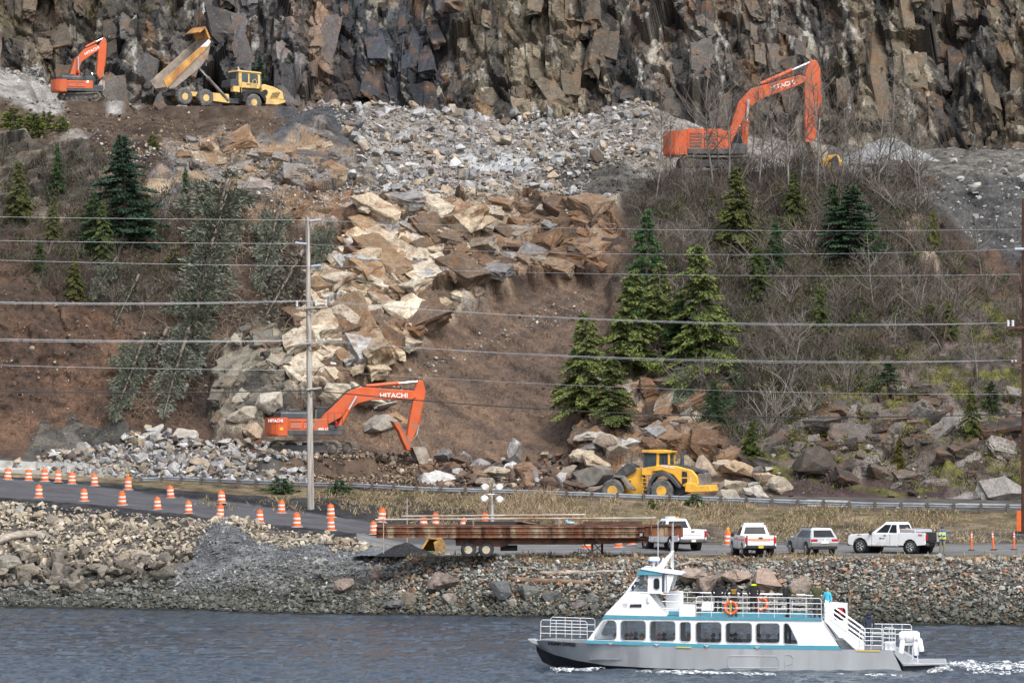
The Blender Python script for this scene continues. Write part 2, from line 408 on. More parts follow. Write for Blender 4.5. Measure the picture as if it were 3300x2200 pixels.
# cliff: mineral bands from left to right
cz = [(-330, (.075, .058, .042)), (150, (.12, .098, .072)), (330, (.09, .078, .065)), (450, (.075, .072, .070)), (600, (.085, .078, .070)), (720, (.06, .056, .055)), (800, (.105, .105, .112)), (930, (.135, .125, .12)),
      (990, (.21, .15, .105)), (1060, (.055, .053, .058)), (1180, (.045, .050, .060)), (1330, (.034, .040, .050)), (1440, (.05, .05, .055)), (1500, (.125, .102, .075)), (1620, (.165, .14, .10)),
      (1850, (.15, .125, .09)), (1960, (.085, .075, .062)), (2060, (.085, .082, .078)), (2250, (.095, .088, .080)), (2450, (.10, .084, .066)), (2640, (.055, .050, .047)), (2760, (.135, .112, .078)), (2920, (.15, .128, .09)),
      (3050, (.05, .047, .047)), (3160, (.12, .096, .066)), (3630, (.11, .09, .065))]
wxc = PX + (fbm(S / 3, T / 8, 91) - .5) * 180
base = np.stack([np.interp(wxc, [c[0] for c in cz], [c[1][j] for c in cz]) for j in range(3)], -1)
fr = (i1 - .5) * .5 + (i2 - .5) * .6 + (i3 - .5) * .7 + (i4 - .5) * .55 + (n2 - .5) * .6
base = base * .82 * np.clip(1 + fr * 1.2, .12, 2.6)[..., None]
# rust, pale quartz streaks along the joints, wet black water stains
ru = (np.clip((fbm(sh / 1.4, T / 5, 92) - .56) * 8, 0, 1) * (.35 + .65 * (i3 > .5)))[..., None]
base = base * (1 - ru * .6) + np.array((.16, .085, .035)) * ru * .6
st = (np.clip((fbm(sh / .45, T / 3.2, 93) - .60) * 11, 0, 1) * np.clip((fbm(S / 6, T / 6, 94) - .40) * 5, 0, 1))[..., None]
base = base * (1 - st * .75) + np.array((.40, .39, .36)) * st * .75
pa = ((i3 > .86) * (n1 > .45) * 1.0)[..., None]
base = base * (1 - pa * .6) + np.array((.34, .31, .25)) * pa * .6
bl = np.clip((fbm(sh / 1.3, T / 16, 95) - .51) * 9, 0, 1)[..., None]
base = base * (1 - bl * .72) + np.array((.018, .019, .022)) * bl * .72
paint(clif.astype(float), base)
paint(clif * np.clip((fbm(S / 2.5, T / 2, 96) - .50) * 7, 0, 1) * sstep(120, -20, PY) * (1 - sstep(600, 900, PX) * .8), pick(n2, [(.3, (.05, .042, .02)), (.7, (.11, .085, .045))]))
paint(zone([(-400,330),(-400,140),(60,200),(260,290),(420,335),(420,360),(200,340)], 2, 11.2, 12.6), pick(n2, [(.3, (.16, .15, .14)), (.7, (.36, .35, .335))]))
# foreground
fg = (KK < 6)
paint((KK < 6.0).astype(float), pick(n2, [(.3, (.055, .052, .048)), (.7, (.13, .12, .11))]))
paint(zone([(-400,2100),(-400,1860),(350,1850),(900,1830),(1250,1850),(3700,1880),(3700,2100)], 3, -1, 2), pick(n2, [(.3, (.035, .036, .032)), (.7, (.085, .085, .07))]))
paint(zone([(560,1900),(640,1780),(720,1730),(900,1770),(1260,1800),(1260,1850),(900,1900)], 3, -1, 2.2), pick(n2, [(.3, (.085, .088, .093)), (.7, (.19, .195, .20))]))
paint((PX > 1240) * (KK > 1.9) * (KK < 2.25) * 1.0, pick(n2, [(.35, (.075, .055, .038)), (.65, (.24, .18, .115))]))
ROAD = inpoly(PX, PY + (fbm(PX / 40, PY / 40, 7) - .5) * 6, [(-400,1580),(0,1602),(300,1624),(500,1646),(800,1682),(1100,1712),(1300,1735),(1420,1745),(1420,1722),(1250,1692),(1100,1668),(800,1624),(500,1592),(300,1566),(0,1540),(-400,1515)]) & (KK > 2) & (KK < 5)
LOT = (KK > 2.22) & (KK < 3.5) & (PX > 1150) & ~ROAD
SHOULDER = (KK > 1.96) & (KK < 4.6) & (PX < 1500) & ~ROAD & ~LOT
UPROAD = (KK >= 5.1) & (KK < 6)
BANK = (KK >= 2.0) & (KK < 5.1) & ~ROAD & ~LOT & ~SHOULDER
paint(SHOULDER * 1.0, pick(n2, [(.3, (.026, .026, .029)), (.7, (.055, .055, .058))]))
paint(ROAD * 1.0, pick(fbm(PX / 200, KK * 30, 99) * .6 + n2 * .4, [(.3, (.062, .062, .068)), (.7, (.105, .105, .113))]))
paint(LOT * 1.0, pick(fbm(PX / 300, KK * 22, 98) * .7 + n2 * .3, [(.3, (.105, .105, .107)), (.7, (.20, .198, .195))]))
paint(LOT * (KK > 3.2) * .7, (.06, .058, .058))
grass = pick(n2 * .5 + n1 * .5, [(.32, (.055, .042, .03)), (.5, (.17, .13, .085)), (.68, (.26, .205, .135))])
paint(BANK * 1.0, grass)
paint(BANK * np.clip((fbm(S / 1.3, T / .8, 100) - .55) * 8, 0, 1) * .7, (.085, .095, .03))
paint(blur(((KK > 3.4) & (KK < 4.35) & (PX > 2000)).astype(float), 3) * .75, pick(n2, [(.3, (.06, .05, .045)), (.7, (.16, .14, .12))]))
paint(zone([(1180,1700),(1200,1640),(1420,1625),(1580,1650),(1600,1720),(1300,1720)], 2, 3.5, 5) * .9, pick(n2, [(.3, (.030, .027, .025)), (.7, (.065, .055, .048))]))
paint(UPROAD * 1.0, pick(n2, [(.3, (.05, .047, .044)), (.7, (.11, .10, .09))]))
paint(UPROAD * (PX > 900) * (PX < 1950) * 1.0, pick(n2, [(.3, (.05, .036, .028)), (.7, (.12, .082, .058))]))
paint(UPROAD * (PX < 430) * (KK < 5.6) * 1.0, (.27, .255, .22))
C = np.clip(C, .004, .8)

# ------------------------------------------------------------------ cut the surface into its named pieces
m_rock = M_attr("rock_face", rough=.8, s1=.9, s2=5.0, bump=.9, bdist=.16, v1=.25, v2=.4, spec=.35)
m_soil = M_attr("loose_soil", rough=.95, s1=1.0, s2=7.0, bump=.9, bdist=.14, v1=.25, v2=.42, spec=.1)
m_road = M_attr("worn_asphalt", rough=.9, s1=.5, s2=9.0, bump=.25, bdist=.03, v1=.12, v2=.15, spec=.2)
idx = np.arange(NR * NC).reshape(NR, NC)
quads = np.stack([idx[:-1, :-1], idx[:-1, 1:], idx[1:, 1:], idx[1:, :-1]], -1)
kc = KK[:-1, :-1]
sel = np.full((NR - 1, NC - 1), -1)
sel[kc < 2.0] = 0
sel[BANK[:-1, :-1]] = 1
sel[SHOULDER[:-1, :-1]] = 2
sel[LOT[:-1, :-1]] = 3
sel[ROAD[:-1, :-1]] = 4
sel[(kc >= 5.1) & (kc < 6)] = 5
sel[(kc >= 6) & (kc < 10)] = 6
sel[(kc >= 10) & (kc < 12)] = 7
sel[kc >= 12] = 8
names = [("shore_slope", m_soil), ("road_bank", m_soil), ("gravel_shoulder", m_soil), ("gravel_lot", m_road), ("access_road", m_road), ("coast_road", m_road), ("hillside", m_rock), ("quarry_terrace", m_soil), ("quarry_cliff", m_rock)]
fp, fc = POS2.reshape(-1, 3), C.reshape(-1, 3)
LAND = {}
for i, (nm, m) in enumerate(names):
    q = quads[sel == i]
    if not len(q): continue
    u, inv = np.unique(q, return_inverse=True)
    LAND[nm] = link(nm, np_mesh(nm, fp[u], inv.reshape(q.shape), fc[u]), m, kind="structure")
# sea bed under the water, so that the shore does not end at the waterline
sb = np.array([[-60, 120, -3], [60, 120, -3], [60, 345, -3], [-60, 345, -3]], float) * np.array([2, 1, 1])
edge = fp[idx[0]]
sv = np.concatenate([edge, edge * np.array([1, .93, 0]) + np.array([0, 0, -3.0])]); n_ = len(edge)
sf = np.stack([np.arange(n_ - 1) + n_, np.arange(1, n_) + n_, np.arange(1, n_), np.arange(n_ - 1)], -1)
link("sea_bed", np_mesh("sea_bed", sv, sf, np.tile((.03, .032, .03), (len(sv), 1))), m_soil, kind="structure")

def ground(x, y):
    """surface point nearest to a photo pixel on the land"""
    i = int(round((x - U[0]) / 6)); i = min(max(i, 0), NC - 1)
    col = PY[:, i]; j = int(np.argmin(np.abs(col - y)))
    return Vector(POS2[j, i])
def ground_d(x, d):
    """surface point under photo column x at distance d"""
    i = min(max(int(round((x - U[0]) / 6)), 0), NC - 1)
    j = int(np.argmin(np.abs(POS2[:, i, 1] - d))); p = POS2[j, i]
    return Vector((wx(x, d), d, p[2]))
def ground_w(X_, Y_):
    i = min(max(int(round((X_ * F / Y_ + CX - U[0]) / 6)), 0), NC - 1)
    c = POS2[:, i, 1]; j = int(np.argmin(np.abs(c - Y_))); return float(POS2[j, i, 2])
# ------------------------------------------------------------------ water
def wave(x, y):
    z = np.zeros(x.shape)
    rs_ = np.random.RandomState(4)
    wxp = x + (fbm(x / 6, y / 6, 201) - .5) * 3; wyp = y + (fbm(x / 6, y / 6, 202) - .5) * 3
    for lam, amp in ((7.0, .03), (4.1, .038), (2.4, .045), (1.5, .046), (1.0, .042), (.7, .03)):
        for _ in range(3):
            th = rs_.normal(1.75, .45); ph = rs_.uniform(0, 6.28); lm = lam * rs_.uniform(.85, 1.15)
            q = (wxp * math.cos(th) + wyp * math.sin(th)) * 6.283 / lm + ph
            z += amp * (.5 * np.sin(q) + .6 * (1 - 2 * np.abs(np.sin(q * .5 + .4))))
    return z * (.7 + .6 * fbm(x / 9, y / 14, 203))
ys = np.concatenate([np.arange(205, 262, .22), np.arange(262, 342, .4)])
tt = np.linspace(-1, 1, 520)
WYg, WTg = np.meshgrid(ys, tt, indexing='ij')
WXg = WTg * WYg * .122
WZg = wave(WXg, WYg)
wv = np.stack([WXg, WYg, WZg], -1).reshape(-1, 3)
wi = np.arange(len(ys) * 520).reshape(len(ys), 520)
wf = np.stack([wi[:-1, :-1], wi[:-1, 1:], wi[1:, 1:], wi[1:, :-1]], -1).reshape(-1, 4)
m_water = bpy.data.materials.new("sea_water"); m_water.use_nodes = True
n, l = m_water.node_tree.nodes, m_water.node_tree.links
b = n["Principled BSDF"]
b.inputs["Base Color"].default_value = (.034, .050, .072, 1); b.inputs["Roughness"].default_value = .10; b.inputs["IOR"].default_value = 1.333
ge = n.new("ShaderNodeNewGeometry"); mp = n.new("ShaderNodeMapping"); mp.inputs["Scale"].default_value = (1.0, .32, 1)
l.new(ge.outputs["Position"], mp.inputs[0])
nz = n.new("ShaderNodeTexNoise"); nz.inputs["Scale"].default_value = 3.0; nz.inputs["Detail"].default_value = 7; nz.inputs["Roughness"].default_value = .62; l.new(mp.outputs[0], nz.inputs["Vector"])
bp = n.new("ShaderNodeBump"); bp.inputs["Strength"].default_value = 1.0; bp.inputs["Distance"].default_value = .11
l.new(nz.outputs[0], bp.inputs["Height"]); l.new(bp.outputs[0], b.inputs["Normal"])
link("water", np_mesh("water", wv, wf, smooth=True), m_water, kind="structure")
wq = np.array([[-90, 20, -.25], [90, 20, -.25], [90, 206, -.25], [-90, 206, -.25]], float)
link("open_water", np_mesh("open_water", wq, np.array([[0, 1, 2, 3]])), m_water, kind="structure")
# ------------------------------------------------------------------ stones: angular blocks
rng = np.random.RandomState(11)
def hull_stone(seed, n=13, sx=1.0, sy=.8, sz=.62):
    r = np.random.RandomState(seed)
    p = r.normal(size=(n, 3)); p /= np.linalg.norm(p, axis=1, keepdims=True); p *= r.uniform(.8, 1.05, (n, 1))
    p *= np.array([sx, sy, sz]) * .5
    bm = bmesh.new()
    for q in p: bm.verts.new(q)
    g = bmesh.ops.convex_hull(bm, input=bm.verts)
    for v in [v for v in bm.verts if not v.link_faces]: bm.verts.remove(v)
    bmesh.ops.triangulate(bm, faces=bm.faces)
    bm.verts.index_update()
    v = np.array([x.co[:] for x in bm.verts]); f = np.array([[w.index for w in x.verts] for x in bm.faces])
    bm.free(); return v, f
def big_stone(seed, sx=1.0, sy=.8, sz=.62):
    """a larger block: hull, subdivided and chipped"""
    v, f = hull_stone(seed, 15, sx, sy, sz)
    bm = bmesh.new(); vs_ = [bm.verts.new(q) for q in v]
    for t in f: bm.faces.new([vs_[i] for i in t])
    bmesh.ops.subdivide_edges(bm, edges=bm.edges, cuts=3, use_grid_fill=True)
    r = np.random.RandomState(seed + 7)
    off = r.uniform(0, 50, 3)
    co = np.array([x.co[:] for x in bm.verts])
    a_, _, _ = facet(co[:, 0] * 4 + co[:, 2] * 2 + off[0], co[:, 1] * 4 - co[:, 2] * 2.5 + off[1], seed, 1.6)
    nrm = co / np.maximum(np.linalg.norm(co, axis=1, keepdims=True), .01)
    co = co + nrm * (a_ * .045)[:, None]
    for x, q in zip(bm.verts, co): x.co = q
    me = bpy.data.meshes.new("boulder"); bm.to_mesh(me); bm.free(); return me
STN = [hull_stone(100 + i, 10 + i % 5, 1.0, rng.uniform(.6, .95), rng.uniform(.42, .8)) for i in range(20)]
m_stone = M_attr("stone", rough=.8, s1=2.2, s2=9, bump=.5, bdist=.05, v1=.22, v2=.25, spec=.3)
m_stone_o = M_attr("stone_block", 'OBJ', rough=.8, s1=2.2, s2=7, bump=.6, bdist=.06, v1=.28, v2=.3, spec=.3)
STN_ME = []
for i, (v, f) in enumerate(STN):
    me = np_mesh("stone", v, f); me.materials.append(m_stone_o); STN_ME.append(me)
BIG_ME = [big_stone(300 + i, 1.0, rng.uniform(.6, .9), rng.uniform(.45, .75)) for i in range(12)]
for me in BIG_ME: me.materials.append(m_stone_o)
rowh = np.abs(np.gradient(PY, axis=0)) + .15

def rotmats(n, tilt):
    a = rng.uniform(0, 6.283, n); t = rng.normal(0, tilt, n); p = rng.uniform(0, 6.283, n)
    c, s_ = np.cos(a), np.sin(a); z0 = np.zeros(n); o1 = np.ones(n)
    Rz = np.stack([np.stack([c, -s_, z0], -1), np.stack([s_, c, z0], -1), np.stack([z0, z0, o1], -1)], -2)
    ux, uy = np.cos(p), np.sin(p); ct, st = np.cos(t), np.sin(t); k = 1 - ct
    Rt = np.stack([np.stack([ct + ux * ux * k, ux * uy * k, uy * st], -1), np.stack([ux * uy * k, ct + uy * uy * k, -ux * st], -1), np.stack([-uy * st, ux * st, ct], -1)], -2)
    return Rt @ Rz

def scatter(parent, poly, count, smin, smax, pal, k0, k1, power=2.2, tilt=.6, indiv=0, sink=.12, name="stone", dark=None, wfun=None, big=False, lift=0):
    """throw stones over a patch of the land; the largest become parts of their own, the rest one part of kind stuff"""
    m = inpoly(WX * .5 + PX * .5, WY * .5 + PY * .5, poly) & (KK >= k0) & (KK <= k1)
    w = (m * rowh).astype(float)
    if wfun is not None: w = w * wfun
    w = w.ravel()
    if w.sum() == 0: return
    ii = rng.choice(w.size, count, p=w / w.sum())
    size = smin * (1 - rng.uniform(0, 1, count) * (1 - (smin / smax) ** power)) ** (-1 / power)
    pos = POS2.reshape(-1, 3)[ii] + N.reshape(-1, 3)[ii] * (size * sink + lift)[:, None]
    pos = pos + rng.uniform(-.12, .12, (count, 3)) * np.array([1, 1, .3])
    Rm = rotmats(count, tilt)
    sc = size[:, None] * rng.uniform(.75, 1.2, (count, 3))
    pl = np.array([p[:3] for p in pal]); pw = np.array([p[3] for p in pal]); 
    col = pl[rng.choice(len(pal), count, p=pw / pw.sum())] * rng.uniform(.7, 1.25, (count, 1))
    if dark is not None:                           # weed and wet below the tide line
        py = PY.ravel()[ii]; t = np.clip((py - dark[0]) / (dark[1] - dark[0]) + rng.normal(0, .15, count), 0, 1)[:, None]
        col = col * (1 - t * .68) + np.array((.020, .024, .012)) * t * .8
    var = rng.randint(0, len(STN), count)
    order = np.argsort(-size); ind = order[:indiv]; rest = order[indiv:]
    for i in ind:
        me = BIG_ME[var[i] % len(BIG_ME)] if (big and size[i] > .7) else STN_ME[var[i]]
        o = bpy.data.objects.new(name, me); COL.objects.link(o)
        mm = Matrix(Rm[i].tolist()).to_4x4() @ Matrix.Diagonal((*sc[i], 1)); mm.translation = pos[i]
        o.matrix_world = mm; o.color = (*np.clip(col[i], 0, 1), 1); o.parent = parent
    vs_, fs_, cs_ = [], [], []; off = 0
    for k, (v, f) in enumerate(STN):
        s_ = rest[var[rest] == k]
        if not len(s_): continue
        vv = np.einsum('nij,nvj->nvi', Rm[s_], v[None] * sc[s_][:, None, :]) + pos[s_][:, None, :]
        ff = f[None] + (np.arange(len(s_)) * len(v))[:, None, None] + off
        vs_.append(vv.reshape(-1, 3)); fs_.append(ff.reshape(-1, 3)); cs_.append(np.repeat(col[s_], len(v), 0)); off += len(s_) * len(v)
    if vs_:
        link("loose_" + name + "s", np_mesh("loose_stones", np.concatenate(vs_), np.concatenate(fs_), np.clip(np.concatenate(cs_), 0, 1)), m_stone, parent, kind="stuff")

PG = [(.20, .205, .20, 3), (.27, .28, .27, 2), (.24, .17, .115, 2), (.33, .31, .28, 1.5), (.20, .115, .07, 1.2), (.13, .14, .125, 2), (.42, .42, .40, .6)]
PG2 = [(.235, .24, .222, 3), (.31, .315, .29, 2), (.30, .205, .135, 2.2), (.36, .33, .28, 1.5), (.25, .145, .09, 1.4), (.15, .155, .135, 2), (.45, .44, .41, .6)]
PT = [(.36, .31, .235, 3), (.42, .37, .29, 2), (.28, .235, .175, 2), (.22, .19, .15, 1), (.45, .43, .39, .5)]
PR = [(.30, .297, .295, 3), (.39, .385, .38, 2), (.29, .25, .20, 2), (.19, .188, .19, 2), (.35, .28, .205, 1.3), (.13, .10, .08, 1)]
PB = [(.10, .07, .05, 3), (.16, .11, .075, 2), (.26, .20, .145, 1), (.33, .28, .22, .6), (.06, .045, .035, 2)]
PD = [(.07, .072, .070, 3), (.12, .125, .115, 2), (.16, .155, .14, 1), (.10, .09, .07, 1), (.24, .24, .23, .4)]
PD2 = [(.11, .115, .11, 3), (.17, .175, .165, 2), (.23, .22, .20, 1), (.14, .125, .10, 1), (.32, .32, .31, .4)]
PGV = [(.15, .157, .165, 3), (.21, .22, .23, 2), (.32, .325, .325, .8), (.10, .104, .11, 1.5)]
shore, lot, hillo, tero, cliffo, shold = LAND["shore_slope"], LAND["gravel_lot"], LAND["hillside"], LAND["quarry_terrace"], LAND["quarry_cliff"], LAND["gravel_shoulder"]
# right revetment
scatter(shore, [(1180,1800),(1250,1785),(3700,1790),(3700,2030),(1500,1990),(1180,1985)], 13000, .16, .62, PG2, .02, 2.04, 2.5, .9, 260, .28, dark=(1880, 2000))
# left beach cobbles and gravel mound
scatter(shore, [(-400,1960),(-400,1885),(500,1850),(900,1830),(1250,1830),(1350,1990)], 6500, .14, .8, PD2, .02, 1.6, 2.1, .5, 200, .15, name="cobble", dark=(1880, 1985))
scatter(shore, [(560,1900),(640,1780),(720,1725),(900,1765),(1260,1795),(1300,1850),(900,1900)], 7500, .08, .45, PGV, .1, 2.1, 2.4, .6, 90, .15, name="gravel_piece")
scatter(shore, [(-400,2030),(-400,1915),(900,1935),(1500,1945),(3700,1960),(3700,2040)], 4500, .18, .75, PD2, .0, .62, 2.2, .7, 120, .25, name="tide_stone", dark=(1900, 2010))
# left revetment: tan blocks above, large old boulders below
scatter(shore, [(-400,1640),(0,1630),(500,1690),(1000,1735),(1250,1760),(1180,1800),(850,1790),(700,1760),(620,1800),(450,1830),(-400,1800)], 3600, .22, 1.05, PT, .3, 2.1, 2.0, .9, 290, .25)
scatter(shold, [(0,1600),(500,1660),(1100,1725),(1500,1760),(1500,1790),(1100,1760),(500,1680),(0,1640)], 500, .15, .7, PT, 1.9, 2.4, 2.0, .8, 60, .15)
PO = [(.16, .14, .115, 3), (.21, .185, .15, 2), (.11, .10, .085, 2), (.26, .23, .19, 1)]
scatter(shore, [(-400,1790),(450,1800),(620,1800),(560,1860),(250,1905),(-400,1905)], 420, .5, 1.9, PO, .2, 1.6, 1.7, .5, 150, .3, name="old_boulder", big=True)
# rubble pile below the slope
scatter(hillo, [(10,1500),(300,1450),(480,1395),(700,1420),(960,1440),(1010,1560),(440,1575),(200,1530)], 1500, .3, 1.5, PR, 5.3, 7.0, 1.8, .7, 280, .3, name="rubble_block")
scatter(LAND["coast_road"], [(120,1530),(300,1520),(480,1480),(980,1480),(1010,1575),(440,1590),(380,1560)], 1100, .2, 1.3, PR, 5.1, 6.1, 1.8, .7, 200, .3, name="rubble_block")
scatter(hillo, [(960,1440),(1350,1440),(1500,1500),(1480,1590),(980,1580)], 1800, .15, 1.0, PB + [(.34, .27, .20, 2)], 5.3, 7.2, 2.0, .7, 160, .25, name="rubble_block")
scatter(LAND["coast_road"], [(960,1470),(1350,1440),(1900,1540),(1880,1610),(980,1590)], 2200, .15, 1.0, PB + [(.34, .27, .20, 2)], 5.1, 6.1, 2.0, .7, 140, .25, name="rubble_block")
# terrace rubble
scatter(tero, [(960,380),(1100,345),(1400,380),(1700,390),(2000,365),(2150,420),(2170,520),(2050,540),(1900,600),(1850,650),(800,640),(820,590),(1200,590),(1120,470)], 9500, .20, 1.8, PR, 9.9, 12.05, 2.1, .7, 290, .28, wfun=1 - .85 * zone([(1450,500),(1600,500),(1830,540),(1720,590),(1560,540)], 2, 9.8, 12))
scatter(tero, [(1700,640),(1830,560),(2000,530),(2130,540),(2150,640),(1900,650)], 900, .12, .6, PD, 9.8, 12, 2.0, .6, 30, .2, name="dark_stone")
scatter(hillo, [(520,560),(700,520),(1000,590),(1900,640),(2000,680),(1800,730),(1200,680),(700,720)], 3600, .12, .6, PT + PR, 8.9, 10.05, 2.2, .7, 80, .2, name="lip_stone")
scatter(tero, [(-400,470),(-400,330),(150,320),(700,345),(1000,350),(1000,410),(840,440),(500,470),(150,440)], 3000, .12, .8, PB + PB + [(.36, .31, .24, 1.5)], 9.8, 12.05, 2.2, .7, 120, .22, name="spoil_stone")
scatter(hillo, [(300,470),(560,470),(1000,450),(1150,560),(900,600),(700,540),(400,560)], 1500, .12, .6, PT + PG, 9.2, 10.05, 2.2, .7, 40, .2, name="lip_stone")
scatter(cliffo, [(-400,360),(-400,150),(60,205),(260,290),(450,340),(450,365)], 900, .15, .9, PR, 11.9, 12.6, 2.0, .6, 60, .2)
# broken slabs at the foot of the slide
PS_ = [(.10, .07, .052, 3), (.16, .10, .065, 2), (.21, .20, .195, 1.5), (.06, .052, .05, 2), (.30, .25, .195, 1), (.38, .37, .36, .5)]
scatter(hillo, [(1330,1570),(1420,1470),(1560,1440),(1780,1440),(1880,1480),(1900,1600),(1500,1600)], 260, .5, 2.6, PS_, 5.8, 7.3, 1.5, .6, 170, .22, name="slide_block", big=True)
scatter(LAND["coast_road"], [(1330,1600),(1400,1500),(1850,1520),(1880,1605),(1500,1605)], 150, .4, 2.0, PS_, 5.25, 6.1, 1.5, .6, 110, .25, name="slide_block", big=True)
# slopes
scatter(hillo, [(-400,1480),(-400,900),(400,900),(700,1250),(700,1450)], 1500, .10, .8, PB + [(.38, .33, .26, 1.2)], 6, 10, 2.3, .6, 60, .15, name="slope_stone")
scatter(hillo, [(300,640),(1000,660),(1000,1100),(600,1000),(380,900)], 1200, .10, .7, PB + [(.3, .26, .2, 1)], 6, 10, 2.3, .6, 40, .15, name="slope_stone")
scatter(hillo, [(1080,1330),(1400,1090),(1760,930),(1960,900),(1900,1150),(1830,1330),(1880,1600),(1300,1600),(1100,1450)], 4200, .06, .4, PB + [(.17, .125, .09, 3)], 6, 10, 2.6, .5, 30, .05, name="chute_stone")
scatter(hillo, [(1150,1230),(1400,1110),(1780,940),(1900,900),(1880,960),(1500,1110),(1250,1270)], 500, .12, .6, PT + PG, 6, 10, 2.2, .6, 40, .15, name="chute_stone")
scatter(hillo, [(2930,580),(3650,490),(3650,870),(3150,820),(3050,700)], 420, .2, 1.5, [(.33, .33, .32, 3), (.24, .24, .24, 2), (.4, .38, .34, 1)], 6, 10.4, 1.9, .5, 130, .2, name="grey_block")
scatter(tero, [(2700,560),(2900,490),(3650,450),(3650,600)], 160, .25, 1.4, [(.30, .30, .29, 3), (.2, .2, .2, 2), (.40, .38, .34, 1)], 9.9, 12, 1.9, .5, 60, .2, name="grey_block")
scatter(hillo, [(2400,1620),(2500,1400),(3650,1300),(3650,1620)], 350, .2, 1.6, [(.12, .10, .085, 3), (.2, .19, .18, 1.5), (.3, .28, .25, .7), (.05, .04, .035, 2)], 5.9, 8.5, 1.8, .6, 90, .15, name="fallen_block")
scatter(LAND["road_bank"], [(1500,1760),(2100,1720),(3700,1660),(3700,1760)], 2500, .06, .3, PG, 3.4, 4.6, 2.4, .7, 0, .15)

# ------------------------------------------------------------------ jointed blocks standing out of the rock faces
def joint_block(seed):
    r = np.random.RandomState(seed)
    c = np.array([[x, y, z] for x in (-.5, .5) for y in (-.5, .5) for z in (-.5, .5)], float)
    c += r.uniform(-.16, .16, c.shape); ex = r.uniform(-.5, .5, (5, 3)); ex /= np.abs(ex).max(1, keepdims=True) * 2.0; ex *= r.uniform(1.0, 1.12, (5, 1))
    bm = bmesh.new()
    for q in np.concatenate([c, ex]): bm.verts.new(q)
    bmesh.ops.convex_hull(bm, input=bm.verts)
    for v in [v for v in bm.verts if not v.link_faces]: bm.verts.remove(v)
    bmesh.ops.triangulate(bm, faces=bm.faces)
    bmesh.ops.subdivide_edges(bm, edges=bm.edges, cuts=4, use_grid_fill=True)
    co = np.array([x.co[:] for x in bm.verts]); nr = np.array([x.normal[:] for x in bm.verts]) if False else co / np.maximum(np.linalg.norm(co, axis=1, keepdims=True), .01)
    o3 = r.uniform(0, 60, 3)
    f1_, _, _ = facet(co[:, 0] * 3.2 + co[:, 2] * 1.5 + o3[0], co[:, 1] * 3.2 - co[:, 2] * 2.2 + o3[1], seed, 2.0)
    f2_, _, _ = facet(co[:, 0] * 8 + co[:, 2] * 4 + o3[1], co[:, 1] * 8 - co[:, 2] * 5 + o3[2], seed + 5, 2.0)
    co = co + nr * (f1_ * .075 + f2_ * .03)[:, None]
    for x, q in zip(bm.verts, co): x.co = q
    me = bpy.data.meshes.new("rock_block"); bm.to_mesh(me); bm.free(); return me
m_block = M_attr("jointed_rock", 'OBJ', rough=.82, s1=.8, s2=5, bump=.8, bdist=.10, v1=.28, v2=.38, spec=.3, rust=.7)
m_blockd = M_attr("dark_jointed_rock", 'OBJ', rough=.8, s1=.8, s2=5, bump=.8, bdist=.10, v1=.28, v2=.40, spec=.35, rust=.45)
JB = [joint_block(700 + i) for i in range(14)]
JBD = [m.copy() for m in JB]
for m in JB: m.materials.append(m_block)
for m in JBD: m.materials.append(m_blockd)
def blocks(parent, poly, count, smin, smax, pal, k0, k1, ang, asp, sink=.1, jit=.22, dark=False, power=1.6, wfun=None):
    m = inpoly(WX * .4 + PX * .6, WY * .4 + PY * .6, poly) & (KK >= k0) & (KK <= k1)
    w = (m * rowh).astype(float)
    if wfun is not None: w = w * wfun
    w = w.ravel(); ii = rng.choice(w.size, count, p=w / w.sum())
    tx = gu.reshape(-1, 3)[ii]; tx = tx / np.linalg.norm(tx, axis=1, keepdims=True); nn = N.reshape(-1, 3)[ii]; tv_ = np.cross(nn, tx)
    for k in range(count):
        size = smin * (1 - rng.uniform() * (1 - (smin / smax) ** power)) ** (-1 / power)
        a = R(ang + rng.normal(0, 13)); u, v_, n_ = Vector(tx[k]), Vector(tv_[k]), Vector(nn[k])
        lx = u * math.cos(a) + v_ * math.sin(a); lz = n_; ly = lz.cross(lx)
        rot = Matrix((lx, ly, lz)).transposed() @ Euler((rng.normal(0, jit), rng.normal(0, jit), rng.normal(0, .1))).to_matrix()
        sc = Vector([size * q * rng.uniform(.75, 1.3) for q in asp])
        mm = rot.to_4x4() @ Matrix.Diagonal((*sc, 1)); mm.translation = Vector(POS2.reshape(-1, 3)[ii[k]]) + n_ * (sc.z * sink)
        o = bpy.data.objects.new("rock_block", (JBD if dark else JB)[rng.randint(14)]); COL.objects.link(o); o.matrix_world = mm; o.parent = parent
        p_ = pal[rng.choice(len(pal), p=np.array([q[3] for q in pal]) / sum(q[3] for q in pal))]; f_ = rng.uniform(.75, 1.25); o.color = (p_[0] * f_, p_[1] * f_, p_[2] * f_, 1)
PTAN = [(.37, .30, .215, 3), (.44, .385, .30, 2.5), (.24, .165, .10, 2), (.29, .285, .275, 1.2), (.12, .085, .06, 1.5)]
PRST = [(.15, .09, .052, 3), (.20, .14, .095, 2), (.085, .06, .045, 2.5), (.26, .225, .18, 1), (.19, .185, .18, .8)]
blocks(hillo, [(970,1270),(950,1080),(1020,900),(1100,780),(1230,690),(1450,690),(1540,800),(1500,950),(1330,1100),(1200,1200)], 250, 1.1, 5.0, PTAN, 6, 10, -40, (1, .55, .36), -.16, .20)
blocks(hillo, [(1450,680),(1960,670),(1990,780),(1950,850),(1650,900),(1500,960)], 120, 1.0, 4.5, PRST, 6, 10, -25, (1, .55, .34), -.2, .20)
hill2 = LAND["quarry_terrace"]
